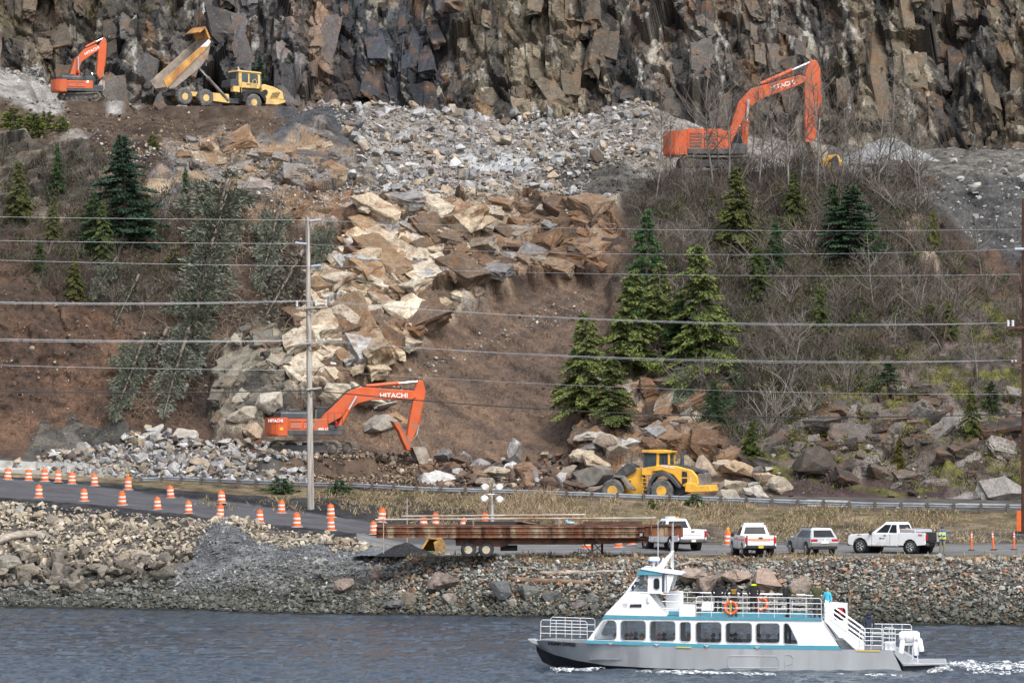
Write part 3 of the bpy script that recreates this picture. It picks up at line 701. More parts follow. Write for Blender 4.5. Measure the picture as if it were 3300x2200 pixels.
blocks(hill2, [(560,560),(600,470),(780,450),(1000,450),(1120,520),(1000,610),(760,640)], 70, .9, 3.4, [(.15, .14, .13, 3), (.22, .20, .185, 2), (.22, .15, .095, 2), (.08, .07, .065, 1.5), (.32, .26, .19, 1)], 8.9, 11.1, 20, (1, .6, .4), -.18, .25, wfun=Z_ledge)
shoreR = LAND["road_bank"]
blocks(LAND["coast_road"], [(1880,1500),(1890,1280),(2010,1200),(2230,1250),(2290,1380),(2330,1500)], 90, 1.0, 3.6, PRST, 6, 10, 65, (1, .6, .4), -.18, .2, wfun=Z_rockR)
blocks(shoreR, [(2400,1620),(2430,1440),(2640,1330),(3000,1290),(3650,1250),(3650,1640)], 130, 1.0, 5.0, [(.075, .06, .05, 3), (.11, .095, .085, 2), (.17, .16, .15, 1.5), (.04, .032, .028, 2), (.24, .22, .20, .6)], 6.15, 10, 15, (1, .55, .38), -.22, .22, True)
blocks(shold, [(700,1390),(730,1150),(820,1070),(950,1070),(950,1390)], 45, 1.0, 4.0, [(.17, .155, .125, 3), (.22, .20, .16, 2), (.10, .09, .075, 2)], 6, 10, 70, (1, .6, .4), -.2, .2, True)
CC = base.reshape(-1, 3)
# cliff: tall joint-bounded ribs
w_ = (clif & (PY > -120) & (PY < 420)).astype(float) * rowh; w_ = w_.ravel(); ii = rng.choice(w_.size, 270, p=w_ / w_.sum())
for q in ii:
    n_ = Vector(N.reshape(-1, 3)[q]); n_.normalize(); u = Vector((1, 0, 0)); u = (u - n_ * u.dot(n_)).normalized(); up_ = n_.cross(u)
    rot = Matrix((up_, -u, n_)).transposed() @ Euler((rng.normal(0, .3), rng.normal(0, .16), rng.normal(0, .12))).to_matrix()
    s_ = rng.uniform(1.0, 2.1) ** 2; sc = Vector((s_ * rng.uniform(.9, 1.6), s_ * rng.uniform(.3, .6), s_ * rng.uniform(.22, .4)))
    mm = rot.to_4x4() @ Matrix.Diagonal((*sc, 1)); mm.translation = Vector(POS2.reshape(-1, 3)[q]) - n_ * sc.z * .22
    o = bpy.data.objects.new("rock_block", JBD[rng.randint(14)]); COL.objects.link(o); o.matrix_world = mm; o.parent = cliffo
    c_ = np.stack([np.interp(PX.ravel()[q], [c[0] for c in cz], [c[1][j] for c in cz]) for j in range(3)]) * rng.uniform(.5, 1.25); o.color = (*c_, 1)

# ------------------------------------------------------------------ boulders that stand out, each a thing of its own
def boulder(px, py, size, col, label, seed, asp=(1, .8, .62), rot=(0, 0, 0), d=None, sink=.3, group=None):
    me = big_stone(seed, *asp); me.materials.append(m_stone_o)
    p = ground(px, py) if d is None else P(px, py, d)
    o = link("boulder", me)
    o.location = p + Vector((0, 0, size * asp[2] * (.5 - sink))); o.scale = (size,) * 3; o.rotation_euler = rot; o.color = (*col, 1)
    return tag(o, label, "boulder", group)
TAN, BRN, WHT, GRY, RED, DRK = (.36, .29, .20), (.20, .14, .095), (.46, .44, .41), (.24, .235, .23), (.27, .18, .135), (.085, .075, .07)
for a_ in [
 (1140,1262,5.6,(.44,.40,.32),"huge pale flat boulder above the boom of the lower orange excavator",(1,.6,.32)),
 (1245,1262,2.4,(.42,.40,.36),"small white boulder right of the huge pale one above the excavator boom",(1,.7,.4)),
 (1215,1330,3.6,(.27,.245,.21),"large grey brown boulder seen under the lower excavator's boom",(1,.8,.6)),
 (1275,1310,2.6,(.30,.19,.11),"orange brown slab lying just under the lower excavator's boom tip",(1,.7,.55)),
 (1075,1300,3.4,(.34,.28,.20),"tan layered boulder behind the utility pole and the excavator's dark hood",(1,.7,.6)),
 (800,1372,3.2,(.33,.29,.235),"tan slab with dark underside just left of the lower orange excavator",(1,.7,.45)),
 (825,1400,2.4,(.38,.29,.21),"rounded orange tan boulder below the tan slab left of the excavator",(1,.8,.7)),
 (880,1350,2.6,(.40,.36,.30),"pale upright block touching the rear of the lower excavator",(1,.8,.9)),
 (490,1398,2.2,(.42,.41,.39),"pale boulder at the left crest of the rubble pile",(1,.8,.8)),
 (605,1408,2.9,(.40,.36,.31),"long pale boulder on the crest of the rubble pile below the fallen trees",(1,.7,.5)),
 (1405,1550,3.6,(.44,.43,.42),"broad white boulder right of the big excavator bucket behind the guardrail",(1,.7,.45)),
 (1655,1430,3.0,(.30,.29,.28),"tall grey rock spike leaning right at the foot of the brown chute",(.55,.5,1)),
 (1560,1495,2.8,DRK,"dark layered slab left of the loader near the light tower lamps",(1,.7,.4)),
 (1470,1520,2.0,(.32,.31,.30),"grey white block above the broad white boulder",(1,.8,.6)),
 (1640,1500,2.3,(.22,.21,.21),"grey flat slab right of the dark layered slab in the chute debris",(1,.7,.45)),
 (1700,1530,2.6,(.19,.12,.08),"rust brown block behind the right pair of light tower lamps",(1,.8,.8)),
 (1720,1545,1.5,(.17,.17,.18),"dark blue grey rock leaning on the rust brown block",(.6,.6,1)),
 (1560,1540,2.2,(.18,.12,.085),"brown slab under the dark layered slab behind the guardrail",(1,.7,.6)),
 (1760,1490,1.9,(.20,.15,.11),"brown grey block at the right of the chute debris heap",(1,.8,.7)),
 (1900,1455,3.0,(.36,.33,.29),"pale slab topping the boulder heap left of the yellow loader",(1,.7,.35)),
 (1960,1470,2.4,(.33,.28,.22),"tan grey block below the pale top slab left of the loader",(1,.8,.65)),
 (1880,1490,2.3,(.38,.32,.24),"tan block at the left edge of the heap left of the loader",(1,.8,.6)),
 (1990,1500,2.4,(.25,.21,.17),"brown boulder above the loader's raised bucket",(1,.8,.65)),
 (2030,1475,3.0,(.37,.36,.34),"long white slab right behind the loader's lift arm",(1,.6,.3)),
 (1920,1505,2.8,(.37,.30,.215),"broad tan boulder just above the loader bucket's left corner",(1,.7,.5)),
 (2215,1490,2.2,(.33,.27,.20),"tan boulder behind the loader's exhaust pipe",(1,.8,.75)),
 (2270,1520,3.0,(.34,.27,.20),"large tan boulder behind the loader's radiator",(1,.8,.75)),
 (2340,1508,2.5,(.36,.30,.23),"rounded tan boulder at the upper left of the heap right of the loader",(1,.8,.55)),
 (2375,1530,3.3,(.35,.26,.17),"big orange tan boulder in the middle of the heap right of the loader",(1,.75,.55)),
 (2480,1545,3.0,(.36,.28,.20),"orange streaked boulder at the top right of the heap right of the loader",(1,.75,.5)),
 (2515,1575,2.2,(.35,.30,.24),"tan block at the right end of the heap right of the loader",(1,.8,.8)),
 (2360,1570,2.9,(.33,.28,.215),"long tan slab across the lower middle of the heap right of the loader",(1,.7,.45)),
 (2440,1592,2.6,(.36,.33,.29),"pale slab at the foot of the heap right of the loader",(1,.7,.5)),
 (2345,1598,2.3,(.35,.31,.26),"pale block at the lower left of the heap right of the loader by the guardrail",(1,.8,.6)),
 (2650,1520,5.2,(.075,.062,.052),"huge dark brown rock at the foot of the right hillside",(1,.6,.6)),
 (3230,1600,5.2,(.24,.225,.21),"pale fractured boulder behind the guardrail near the rusty steel pole",(1,.6,.5)),
 (640,445,0.9,(.33,.28,.22),"single pale block on the brown spoil bank below the dump truck",(1,.8,.6)),
 (2520,1870,1.0,(.3,.2,.14),"small red brown rock between the heads on the boat's upper deck",(1,.8,.6)),
]:
    s_ = int(a_[0] * 7 + a_[1])
    boulder(a_[0], a_[1] + 8, a_[2], a_[3], a_[4], s_, a_[5], (rng.uniform(-.25, .25), rng.uniform(-.2, .2), rng.uniform(-.4, .4)))
for a_ in [
 (2230,1872,2.3,(.25,.20,.165),"rust streaked boulder on the revetment left of the hooded passenger",(1,.8,.65)),
 (2290,1895,2.6,(.19,.15,.125),"dark brown boulder on the revetment behind the leftmost standing passenger",(1,.8,.65)),
 (2370,1878,2.7,(.28,.215,.175),"long pink brown boulder on the revetment behind the passenger in the printed sweatshirt",(1,.7,.5)),
 (2480,1890,2.8,(.27,.205,.165),"biggest pink brown boulder on the revetment behind the boat's upper deck",(1,.8,.7)),
 (2575,1905,2.4,(.24,.20,.165),"mottled brown boulder on the revetment behind the passenger in the cap",(1,.8,.75)),
 (1425,1890,2.6,(.19,.155,.135),"large reddish grey boulder on the revetment below the flatbed trailer",(1,.75,.7)),
 (1205,1862,1.3,(.22,.17,.145),"upright reddish block on the shore below the trailer's left end",(.8,.8,1)),
 (1610,1925,2.1,(.095,.10,.105),"dark slate boulder with a smooth face at the shore left of the boat",(1,.85,.85)),
 (1690,1915,1.9,(.12,.125,.115),"dark green grey boulder right of the slate boulder on the shore",(1,.85,.7)),
 (1770,1925,1.5,(.10,.105,.11),"low dark grey rock with a flat top near the boat's bow rail",(1,.8,.6)),
 (1905,1930,1.2,(.17,.175,.165),"smooth grey green rock just left of the boat's wheelhouse",(1,.85,.65)),
 (1115,1905,1.9,(.20,.16,.135),"brown grey boulder low on the shore at the edge of the grey gravel",(1,.8,.75)),
 (1270,1955,1.7,(.11,.11,.115),"dark boulder at the waterline below the reddish upright block",(1,.8,.6)),
 (1318,1945,1.4,(.15,.125,.10),"square brown block at the waterline",(.8,.8,.9)),
 (1445,1935,1.5,(.21,.185,.165),"pale leaning boulder low on the shore below the large reddish grey one",(.8,.7,.8)),
 (1860,1950,1.5,(.15,.13,.13),"purple grey boulder at the waterline close to the boat's bow",(1,.8,.55)),
 (20,1830,2.8,(.21,.195,.165),"biggest grey brown boulder at the left edge under the driftwood log",(1,.8,.75)),
 (92,1845,2.2,(.20,.175,.14),"rounded brown boulder below the driftwood log's right end",(1,.8,.75)),
 (178,1825,2.0,(.17,.15,.125),"tall leaning grey slab in the lower left riprap",(.7,.7,1)),
 (1030,1828,1.2,(.30,.30,.29),"pale rectangular block at the right edge of the grey gravel",(1,.6,.5)),
]:
    s_ = int(a_[0] * 7 + a_[1])
    boulder(a_[0], a_[1] + 10, a_[2], a_[3], a_[4], s_, a_[5], (rng.uniform(-.2, .2), rng.uniform(-.15, .15), rng.uniform(-.4, .4)), sink=.25)
# ------------------------------------------------------------------ plants
def M_leaf(name, rough=.7):
    m = bpy.data.materials.new(name); m.use_nodes = True
    n, l = m.node_tree.nodes, m.node_tree.links
    b = n["Principled BSDF"]
    at = n.new("ShaderNodeAttribute"); at.attribute_name = "Col"
    oi = n.new("ShaderNodeObjectInfo")
    vm = n.new("ShaderNodeVectorMath"); vm.operation = 'MULTIPLY'
    l.new(at.outputs["Color"], vm.inputs[0]); l.new(oi.outputs["Color"], vm.inputs[1])
    l.new(vm.outputs[0], b.inputs["Base Color"]); b.inputs["Roughness"].default_value = rough
    b.inputs["Specular IOR Level"].default_value = .2
    return m
m_leaf = M_leaf("conifer_foliage"); m_twig = M_leaf("bare_twigs", .85); m_straw = M_leaf("dry_grass", .9)
m_bark = M("bark", (.16, .13, .105), .9, var=.3, scale=6, bump=.4, stretch=(1, 1, .25))
m_alder = M("alder_bark", (.175, .163, .148), .85, var=.35, scale=5, stretch=(1, 1, .4))
m_wood = M("weathered_wood", (.33, .29, .245), .85, var=.3, scale=4, bump=.3, stretch=(.3, 1, 1))
m_brownlog = M("brown_log", (.20, .125, .08), .85, var=.3, scale=4, bump=.3, stretch=(.3, 1, 1))

def tube_np(pts, rad, sides=5):
    pts = np.array(pts, float); rad = np.array(rad, float); k = len(pts)
    t = np.gradient(pts, axis=0); t /= np.maximum(np.linalg.norm(t, axis=1, keepdims=True), 1e-6)
    up = np.where(np.abs(t[:, 2:3]) > .9, np.array([[1., 0, 0]]), np.array([[0, 0, 1.]]))
    a = np.cross(t, up); a /= np.linalg.norm(a, axis=1, keepdims=True); b_ = np.cross(t, a)
    an = np.arange(sides) * 6.2832 / sides
    ring = pts[:, None] + rad[:, None, None] * (np.cos(an)[None, :, None] * a[:, None] + np.sin(an)[None, :, None] * b_[:, None])
    v = ring.reshape(-1, 3); i = np.arange(k * sides).reshape(k, sides)
    f = np.stack([i[:-1], np.roll(i[:-1], -1, 1), np.roll(i[1:], -1, 1), i[1:]], -1).reshape(-1, 4)
    return v, f
class NP:
    def __init__(s): s.v, s.f, s.c, s.n = [], [], [], 0
    def add(s, v, f, c=None):
        s.v.append(v); s.f.append(f + s.n); s.n += len(v)
        if c is not None: s.c.append(np.broadcast_to(np.array(c, float), (len(v), 3)))
    def mesh(s, name, smooth=False):
        return np_mesh(name, np.concatenate(s.v), np.concatenate(s.f), np.concatenate(s.c) if s.c else None, smooth)

def leaves(cen, dirs, L, W, col, rs_):
    """flat needle sprays: one lozenge each, cen (n,3), dirs (n,3)"""
    k = len(cen); rv = rs_.normal(size=(k, 3)); sd = np.cross(dirs, rv); sd /= np.maximum(np.linalg.norm(sd, axis=1, keepdims=True), 1e-6)
    L = np.broadcast_to(L, k)[:, None]; W = np.broadcast_to(W, k)[:, None]
    v = np.stack([cen, cen + dirs * L * .45 + sd * W, cen + dirs * L, cen + dirs * L * .4 - sd * W], 1).reshape(-1, 3)
    f = np.arange(k * 4).reshape(k, 4)
    return v, f, np.repeat(col, 4, 0)

def conifer(seed, H, Rb, nb=70, droop=.35, dens=34, green=(.050, .085, .035), tip=(.115, .145, .045), L=.42, gap=.12, bare=.06, spray_down=.6, lean=(0, 0), wl=.8):
    """trunk mesh and crown mesh, base at the origin, growing along +Z"""
    r = np.random.RandomState(seed)
    zz = np.linspace(0, 1, 9); bend = r.normal(0, .012, 2) * H
    tp = np.stack([bend[0] * zz ** 2 + lean[0] * zz ** 2 * H, bend[1] * zz ** 2 + lean[1] * zz ** 2 * H, zz * H], -1)
    tv, tf = tube_np(tp, (1 - zz) * .02 * H * .6 + .02, 6)
    cen, dirs, tt_, br = [], [], [], NP()
    for i in range(nb):
        h = bare + (1 - bare) * (i + r.uniform(0, .8)) / nb
        if r.uniform() < gap: continue
        az = i * 2.4 + r.normal(0, .5)
        prof = (1 - h) ** .78 * (.55 + .45 * min(1, (h - bare + .12) / .25))
        ln = Rb * prof * r.choice([.45, .75, .95, 1.1, 1.35]) * r.uniform(.8, 1.15) + .12
        k = 7; s_ = np.linspace(0, 1, k)
        base = np.array([np.interp(h, zz, tp[:, 0]), np.interp(h, zz, tp[:, 1]), h * H])
        up = r.normal(.12, .1)
        o = np.array([math.cos(az), math.sin(az), 0])
        pts = base + o * (ln * s_)[:, None] + np.array([0, 0, 1]) * (ln * (up * s_ - droop * s_ ** 2))[:, None]
        bv, bf = tube_np(pts, (1 - s_) * .014 * ln + .008, 3); br.add(bv, bf, (.10, .08, .06))
        m = max(6, int(dens * ln / Rb * 1.3))
        q = r.uniform(.12, 1, m) ** .8
        pp = np.stack([np.interp(q, s_, pts[:, j]) for j in range(3)], -1)
        side = np.cross(o, [0, 0, 1]); sw = r.uniform(-1, 1, m)
        pp = pp + side * (sw * (1 - q * .55) * ln * .30)[:, None] + r.normal(0, .04, (m, 3))
        dd = o * (.55 + .5 * q)[:, None] + side * (sw * .8)[:, None] + np.array([0, 0, -1]) * (spray_down * r.uniform(.3, 1.3, m))[:, None] + r.normal(0, .22, (m, 3))
        dd /= np.linalg.norm(dd, axis=1, keepdims=True)
        cen.append(pp); dirs.append(dd); tt_.append(q * .7 + r.uniform(0, .4, m))
    cen, dirs, tt_ = np.concatenate(cen), np.concatenate(dirs), np.concatenate(tt_)
    g, t = np.array(green), np.array(tip)
    w = np.clip(tt_ - .25, 0, 1)[:, None]
    col = (g * (1 - w) + t * w) * r.uniform(.7, 1.3, (len(cen), 1))
    lv, lf, lc = leaves(cen, dirs, L * r.uniform(.6, 1.2, len(cen)), L * wl * r.uniform(.22, .36, len(cen)), col, r)
    br.add(lv, lf, lc)
    tm = np_mesh("trunk", tv, tf, smooth=True); cm = br.mesh("crown")
    tm.materials.append(m_bark); cm.materials.append(m_leaf)
    return tm, cm

SPR = [conifer(1, 8, 2.6, 150, .18, 190, (.024, .052, .034), (.062, .105, .065), .24, .05, .02, .35), conifer(2, 8, 2.4, 120, .25, 160, (.03, .06, .034), (.075, .12, .058), .23, .1, .04, .4)]
CED = [conifer(3, 9, 2.2, 130, .5, 170, (.05, .08, .03), (.165, .185, .065), .25, .12, .03, 1.0), conifer(4, 9, 2.0, 115, .6, 160, (.055, .085, .032), (.18, .195, .075), .25, .15, .08, 1.1), conifer(5, 9, 1.7, 110, .45, 150, (.03, .066, .03), (.08, .135, .052), .24, .14, .05, .8)]
HNG = [conifer(6, 9, 1.3, 95, -.5, 105, (.12, .14, .105), (.25, .27, .205), .24, .3, .05, -.6, wl=.45), conifer(7, 9, 1.4, 85, -.55, 95, (.13, .15, .115), (.27, .285, .23), .24, .35, .1, -.7, wl=.45), conifer(8, 9, 1.5, 70, -.4, 26, (.10, .105, .085), (.17, .165, .13), .28, .3, .15, -.6)]
BSH = [conifer(9, 2, 1.5, 40, .1, 40, (.06, .085, .022), (.15, .16, .04), .34, .05, 0, .1), conifer(10, 2, 1.5, 40, .2, 40, (.035, .065, .028), (.075, .115, .04), .32, .05, 0, .2)]

def plant(meshes, px, py, h, base_h, label, cat="tree", name="conifer_tree", rz=None, tint=(1, 1, 1), wide=1.0, rot=None, group=None, d=None, parts=("trunk", "crown")):
    p = ground(px, py) if d is None else ground_d(px, d)
    t = thing(name, label, cat, p - Vector((0, 0, .15)), group=group)
    s_ = h / base_h; t.scale = (s_ * wide, s_ * wide, s_)
    t.rotation_euler = rot if rot else (rng.normal(0, .03), rng.normal(0, .03), rng.uniform(0, 6.28) if rz is None else rz)
    o1 = link(parts[0], meshes[0], None, t); o2 = link(parts[1], meshes[1], None, t); o2.color = (*tint, 1)
    return t
# standing conifers: (mesh, x, base row, height m, width factor, tint, label)
for me, px, py, h, wd, tint, lab in [
 (SPR[0], 405, 800, 9.6, 1.05, (1, 1, 1), "big dense dark green spruce on the left slope below the dump truck"),
 (SPR[1], 300, 815, 5.5, 1.0, (1.1, 1.1, .9), "dark spruce at the left foot of the big dense one"),
 (CED[2], 190, 640, 4.6, .9, (.9, .9, .8), "narrow dark green conifer under the left rock ledge"),
 (CED[0], 65, 720, 5.0, 1.2, (.9, .8, .7), "yellow green cedar standing at the left edge of the picture"),
 (CED[1], 170, 790, 4.0, 1.0, (.8, .75, .7), "dull green cedar sapling right of the leftmost cedar"),
 (CED[0], 335, 850, 5.2, 1.0, (.8, .85, .8), "loose grey green cedar in front of the dark spruce"),
 (CED[1], 240, 960, 4.2, 1.1, (.85, .75, .6), "yellowing cedar low on the left slope above the bare red soil"),
 (CED[2], 600, 640, 2.6, 1.0, (.8, 1, .8), "small green conifer hanging on the rock lip in the middle left"),
 (SPR[1], 2085, 1060, 9.8, .8, (1.2, 1.35, 1.0), "tall slender bright green spruce at the right edge of the brown chute"),
 (CED[0], 2035, 1240, 8.8, 1.4, (1.15, 1.15, .9), "yellow green cedar in front of the tall slender spruce"),
 (CED[1], 2130, 1190, 8.6, 1.3, (1.05, 1.0, .85), "olive cedar with a pale visible trunk between the tall spruce and the wide cedar"),
 (CED[0], 2275, 1270, 11.8, 1.3, (1.1, 1.1, .85), "tall wide yellow green cedar with white trunk right of the cluster"),
 (CED[2], 2190, 1230, 7.0, 1.5, (.9, .95, .8), "dark green young cedar in the middle of the cedar cluster"),
 (CED[1], 1895, 1380, 8.4, 1.45, (1.1, 1.1, .85), "yellow green cedar leaning over the lower right of the chute"),
 (CED[0], 1980, 1400, 5.8, 1.6, (.9, .9, .8), "dense cedar low at the chute's right edge above the orange rock"),
 (CED[2], 1855, 1180, 4.6, 1.15, (1.25, 1.25, 1.0), "bright green cedar with drooping boughs overhanging the chute"),
 (CED[1], 2375, 810, 7.6, 1.5, (.75, .72, .55), "olive cedar in front of the upper right excavator"),
 (SPR[0], 2740, 830, 6.6, 1.5, (.95, 1.0, .85), "wide dark spruce among the bare trees on the upper right"),
 (SPR[1], 2690, 800, 6.0, 1.0, (.8, .85, .7), "dark green spruce touching the left of the wide dark one"),
 (SPR[1], 2495, 880, 4.2, 1.0, (.9, 1.1, .8), "small green spruce on the brushy slope left of the wide dark spruces"),
 (CED[0], 2640, 1080, 4.0, 1.0, (.7, .8, .6), "small mossy green cedar in the middle of the brushy right slope"),
 (CED[1], 3010, 800, 3.6, .9, (1.0, .9, .5), "yellow green cedar beside the bare tan rock on the far right slope"),
 (CED[0], 3060, 1110, 3.0, 1.4, (1.0, 1.0, .6), "low bright yellow green cedar on the far right slope"),
 (SPR[1], 2860, 1290, 2.6, 2.0, (.9, 1.0, .8), "round dark green spruce bush on the mossy rock to the right"),
 (CED[1], 3130, 1470, 4.0, 1.1, (.7, .7, .5), "dull olive cedar by the rock crevice on the far right"),
 (CED[0], 2900, 1530, 3.4, 1.0, (.9, .65, .35), "browning cedar sapling above the guardrail on the right"),
 (SPR[1], 2310, 1420, 3.6, 1.1, (.7, .75, .6), "dark cedar sapling above the yellow loader's hood"),
 (CED[0], 2440, 960, 4.6, 1.3, (.6, .7, .5), "dull green cedar half way down the right brush slope"),
 (CED[2], 2800, 860, 4.4, 1.2, (.8, .85, .6), "narrow dark cedar right of the wide dark spruce"),
 (CED[1], 2560, 720, 5.0, 1.2, (.6, .62, .45), "olive cedar under the upper right excavator's bucket"),
 (SPR[1], 3200, 1330, 2.6, 1.5, (.8, .85, .6), "small dark spruce on the mossy rocks left of the steel pole"),
 (CED[0], 2420, 1500, 3.2, 1.3, (.6, .65, .4), "dull sapling on the rocks above the boulder heap"),
 (CED[2], 130, 900, 3.2, 1.2, (.8, .8, .6), "small cedar above the bare soil at the far left"),
 (CED[0], 480, 760, 3.6, 1.1, (.75, .8, .65), "ragged cedar right of the big dense spruce"),
 (SPR[0], 835, 265, 2.6, .7, (.9, .9, .7), "little green conifer growing from the cliff behind the dump truck"),
]:
    if py < 300:
        t = plant(me, px, 330, h, 8, lab); t.location = P(px, py, 494)
    else:
        plant(me, px, py, h, 8 if me in SPR else 9, lab, tint=tint, wide=wd)
# bushes
for me, px, py, h, wd, tint, lab in [
 (BSH[0], 40, 425, 1.8, 1.2, (1, 1, .8), "yellow green bush at the left end of the rock ledge"),
 (BSH[0], 105, 440, 2.2, 1.1, (.9, .95, .8), "yellow green bush in the middle of the left rock ledge"),
 (BSH[0], 148, 420, 1.9, .9, (.8, .85, .7), "darker bush right of the yellow green ones on the left ledge"),
 (BSH[0], 200, 430, 1.3, .9, (1.1, 1.2, 1.2), "small pale green bush below the spoil bank"),
 (BSH[0], 490, 470, 1.5, .8, (.8, .8, .7), "small olive bush on the lip right above the big spruce"),
 (BSH[1], 905, 1588, 1.3, 1.3, (.8, .9, .9), "dark green shrub against the guardrail left of the utility pole"),
 (BSH[1], 1090, 1590, 1.3, 1.2, (.7, .8, .7), "dark green shrub against the guardrail right of the utility pole"),
 (BSH[0], 2100, 1640, .8, 1.0, (1, 1, .8), "low yellow green tuft below the guardrail in front of the loader"),
 (BSH[1], 2240, 1630, 1.1, 1.1, (.9, 1, .8), "thin green bush at the guardrail below the loader's rear"),
 (BSH[0], 2990, 1085, 1.7, 1.3, (.8, .9, .6), "green bush under the bare thicket on the right slope"),
 (BSH[0], 560, 860, 1.6, 1.2, (.8, .8, .7), "tattered green bush above the debris on the left slope"),
]:
    plant(me, px, py, h, 2, lab, "bush", "bush", tint=tint, wide=wd, parts=("stem", "foliage"))
# uprooted trees hanging down the slope, tops pointing downhill
def hang(me, x0, y0, x1, y1, wd, lab, tint=(1, 1, 1)):
    a_, b_ = ground(x0, y0), ground(x1, y1); a_ = a_ + Vector((0, -1.0, .6)); b_ = b_ + Vector((0, -1.2, .5))
    v_ = b_ - a_; t = thing("fallen_conifer", lab, "fallen tree", a_, group="uprooted trees hanging down the slope")
    t.rotation_mode = 'QUATERNION'; t.rotation_quaternion = v_.to_track_quat('Z', 'Y'); s_ = v_.length / 9; w_ = s_ * wd
    t.scale = (w_, w_, s_)
    link("trunk", me[0], None, t); o = link("crown", me[1], None, t); o.color = (*tint, 1)
for a_ in [
 (HNG[0], 735, 640, 660, 900, 1.5, "fallen grey green tree nearest the terrace lip left of the pole"),
 (HNG[1], 690, 820, 600, 1110, 1.3, "long silvery fallen tree in the middle of the hanging tangle"),
 (HNG[0], 650, 960, 620, 1180, 1.7, "bushy fallen tree across the lower middle of the hanging tangle"),
 (HNG[1], 610, 1090, 520, 1370, 1.1, "fallen tree with a bare pale trunk reaching lowest to the rubble pile"),
 (HNG[0], 470, 1120, 370, 1390, 1.0, "fallen tree with drooping grey foliage at the left of the tangle"),
 (HNG[2], 540, 1080, 440, 1260, 1.4, "short broken fallen tree between the two lowest ones"),
 (HNG[0], 905, 690, 840, 970, .75, "narrow green fallen tree just left of the utility pole top"),
 (HNG[2], 975, 850, 850, 1070, 1.2, "bare twiggy fallen tree beside the utility pole crossarm"),
 (HNG[2], 450, 920, 370, 1070, 1.0, "splintered fallen tree with an orange stub on the left slope"),
 (HNG[0], 380, 870, 300, 980, 1.1, "small fallen cedar lying over the left slope"),
 (HNG[0], 1065, 730, 1025, 900, .8, "fallen sapling just right of the utility pole top"),
 (HNG[1], 2400, 1180, 2170, 1260, 1.6, "grey green fallen cedar lying sideways below the standing cedars"),
 (HNG[0], 2360, 1230, 2290, 1360, 1.9, "drooping blue green fallen cedar hanging over the orange rock"),
 (HNG[1], 2250, 1240, 2180, 1350, 1.6, "blue green fallen cedar left of the drooping one"),
]: hang(*a_[:6], a_[6], (.75, .95, .8) if a_[1] > 2000 else (1, 1, 1))

# bare alders
def alder(seed, H, spread=.26, n=48, lean=.06):
    r = np.random.RandomState(seed); k = 12; zz = np.linspace(0, 1, k)
    ph = r.uniform(0, 6, 2)
    tp = np.stack([lean * r.normal() * H * zz + .022 * H * np.sin(zz * 5 + ph[0]), lean * r.normal() * H * zz + .015 * H * np.sin(zz * 4 + ph[1]), zz * H], -1)
    tv, tf = tube_np(tp, (1 - zz) * .0085 * H + .012, 5); b = NP()
    for i in range(n):
        h = r.uniform(.22, .97); base = np.array([np.interp(h, zz, tp[:, j]) for j in range(3)])
        az = r.uniform(0, 6.28); ln = H * spread * (1.15 - h) * r.uniform(.6, 1.5); s_ = np.linspace(0, 1, 5)
        o = np.array([math.cos(az), math.sin(az), 0]); up = r.uniform(.4, 1.3)
        pts = base + o * (ln * s_)[:, None] + np.array([0, 0, 1.]) * (ln * up * s_ ** 1.3)[:, None] + r.normal(0, .03 * ln, (5, 3)) * s_[:, None]
        v, f = tube_np(pts, (1 - s_) * .010 * ln + .009, 3); b.add(v, f, np.array((.20, .175, .15)) * r.uniform(.7, 1.2))
        for j in range(4):
            q = r.uniform(.3, .95); bp_ = np.array([np.interp(q, s_, pts[:, c]) for c in range(3)]); dv = o * r.uniform(.2, 1) + r.normal(0, .5, 3) + np.array([0, 0, .6]); l2 = ln * r.uniform(.25, .5)
            p2 = np.stack([bp_, bp_ + dv * l2 * .5, bp_ + dv * l2 + np.array([0, 0, .1 * l2])])
            v, f = tube_np(p2, [.011, .009, .006], 3); b.add(v, f, np.array((.17, .145, .13)) * r.uniform(.7, 1.2))
    tm = np_mesh("trunk", tv, tf, smooth=True); bm_ = b.mesh("branches"); tm.materials.append(m_alder); bm_.materials.append(m_twig)
    return tm, bm_
ALD = [alder(50 + i, 10) for i in range(7)]
ald = [(2160,560,310),(2195,545,360),(2290,600,130),(2315,560,250),(2352,610,150),(2425,590,210),(2447,620,170),(2495,600,240),(2530,640,200),(2560,560,260),(2588,600,230),(2632,620,150),(2660,600,260),
       (2715,600,230),(2740,580,330),(2790,600,210),(2832,640,260),(2860,600,180),(2900,620,330),(2955,650,280),(2950,640,240),(2970,600,400),(2120,640,300),(2230,620,420)]
wl_ = ["first","second","third","fourth","fifth","sixth","seventh","eighth","ninth","tenth","eleventh","twelfth","thirteenth","fourteenth","fifteenth","sixteenth","seventeenth","eighteenth","nineteenth","twentieth","twenty first","twenty second","twenty third","twenty fourth"]
for k, (px, yb, yt) in enumerate(sorted(ald)):
    h = (yb - yt) / 37.0
    t = plant(ALD[k % 7], px, yb, h, 10, "bare grey alder, %s from the left in the upper right grove" % wl_[k], "bare tree", "bare_alder", group="bare alders around the upper right excavator", parts=("trunk", "branches"), wide=.9)
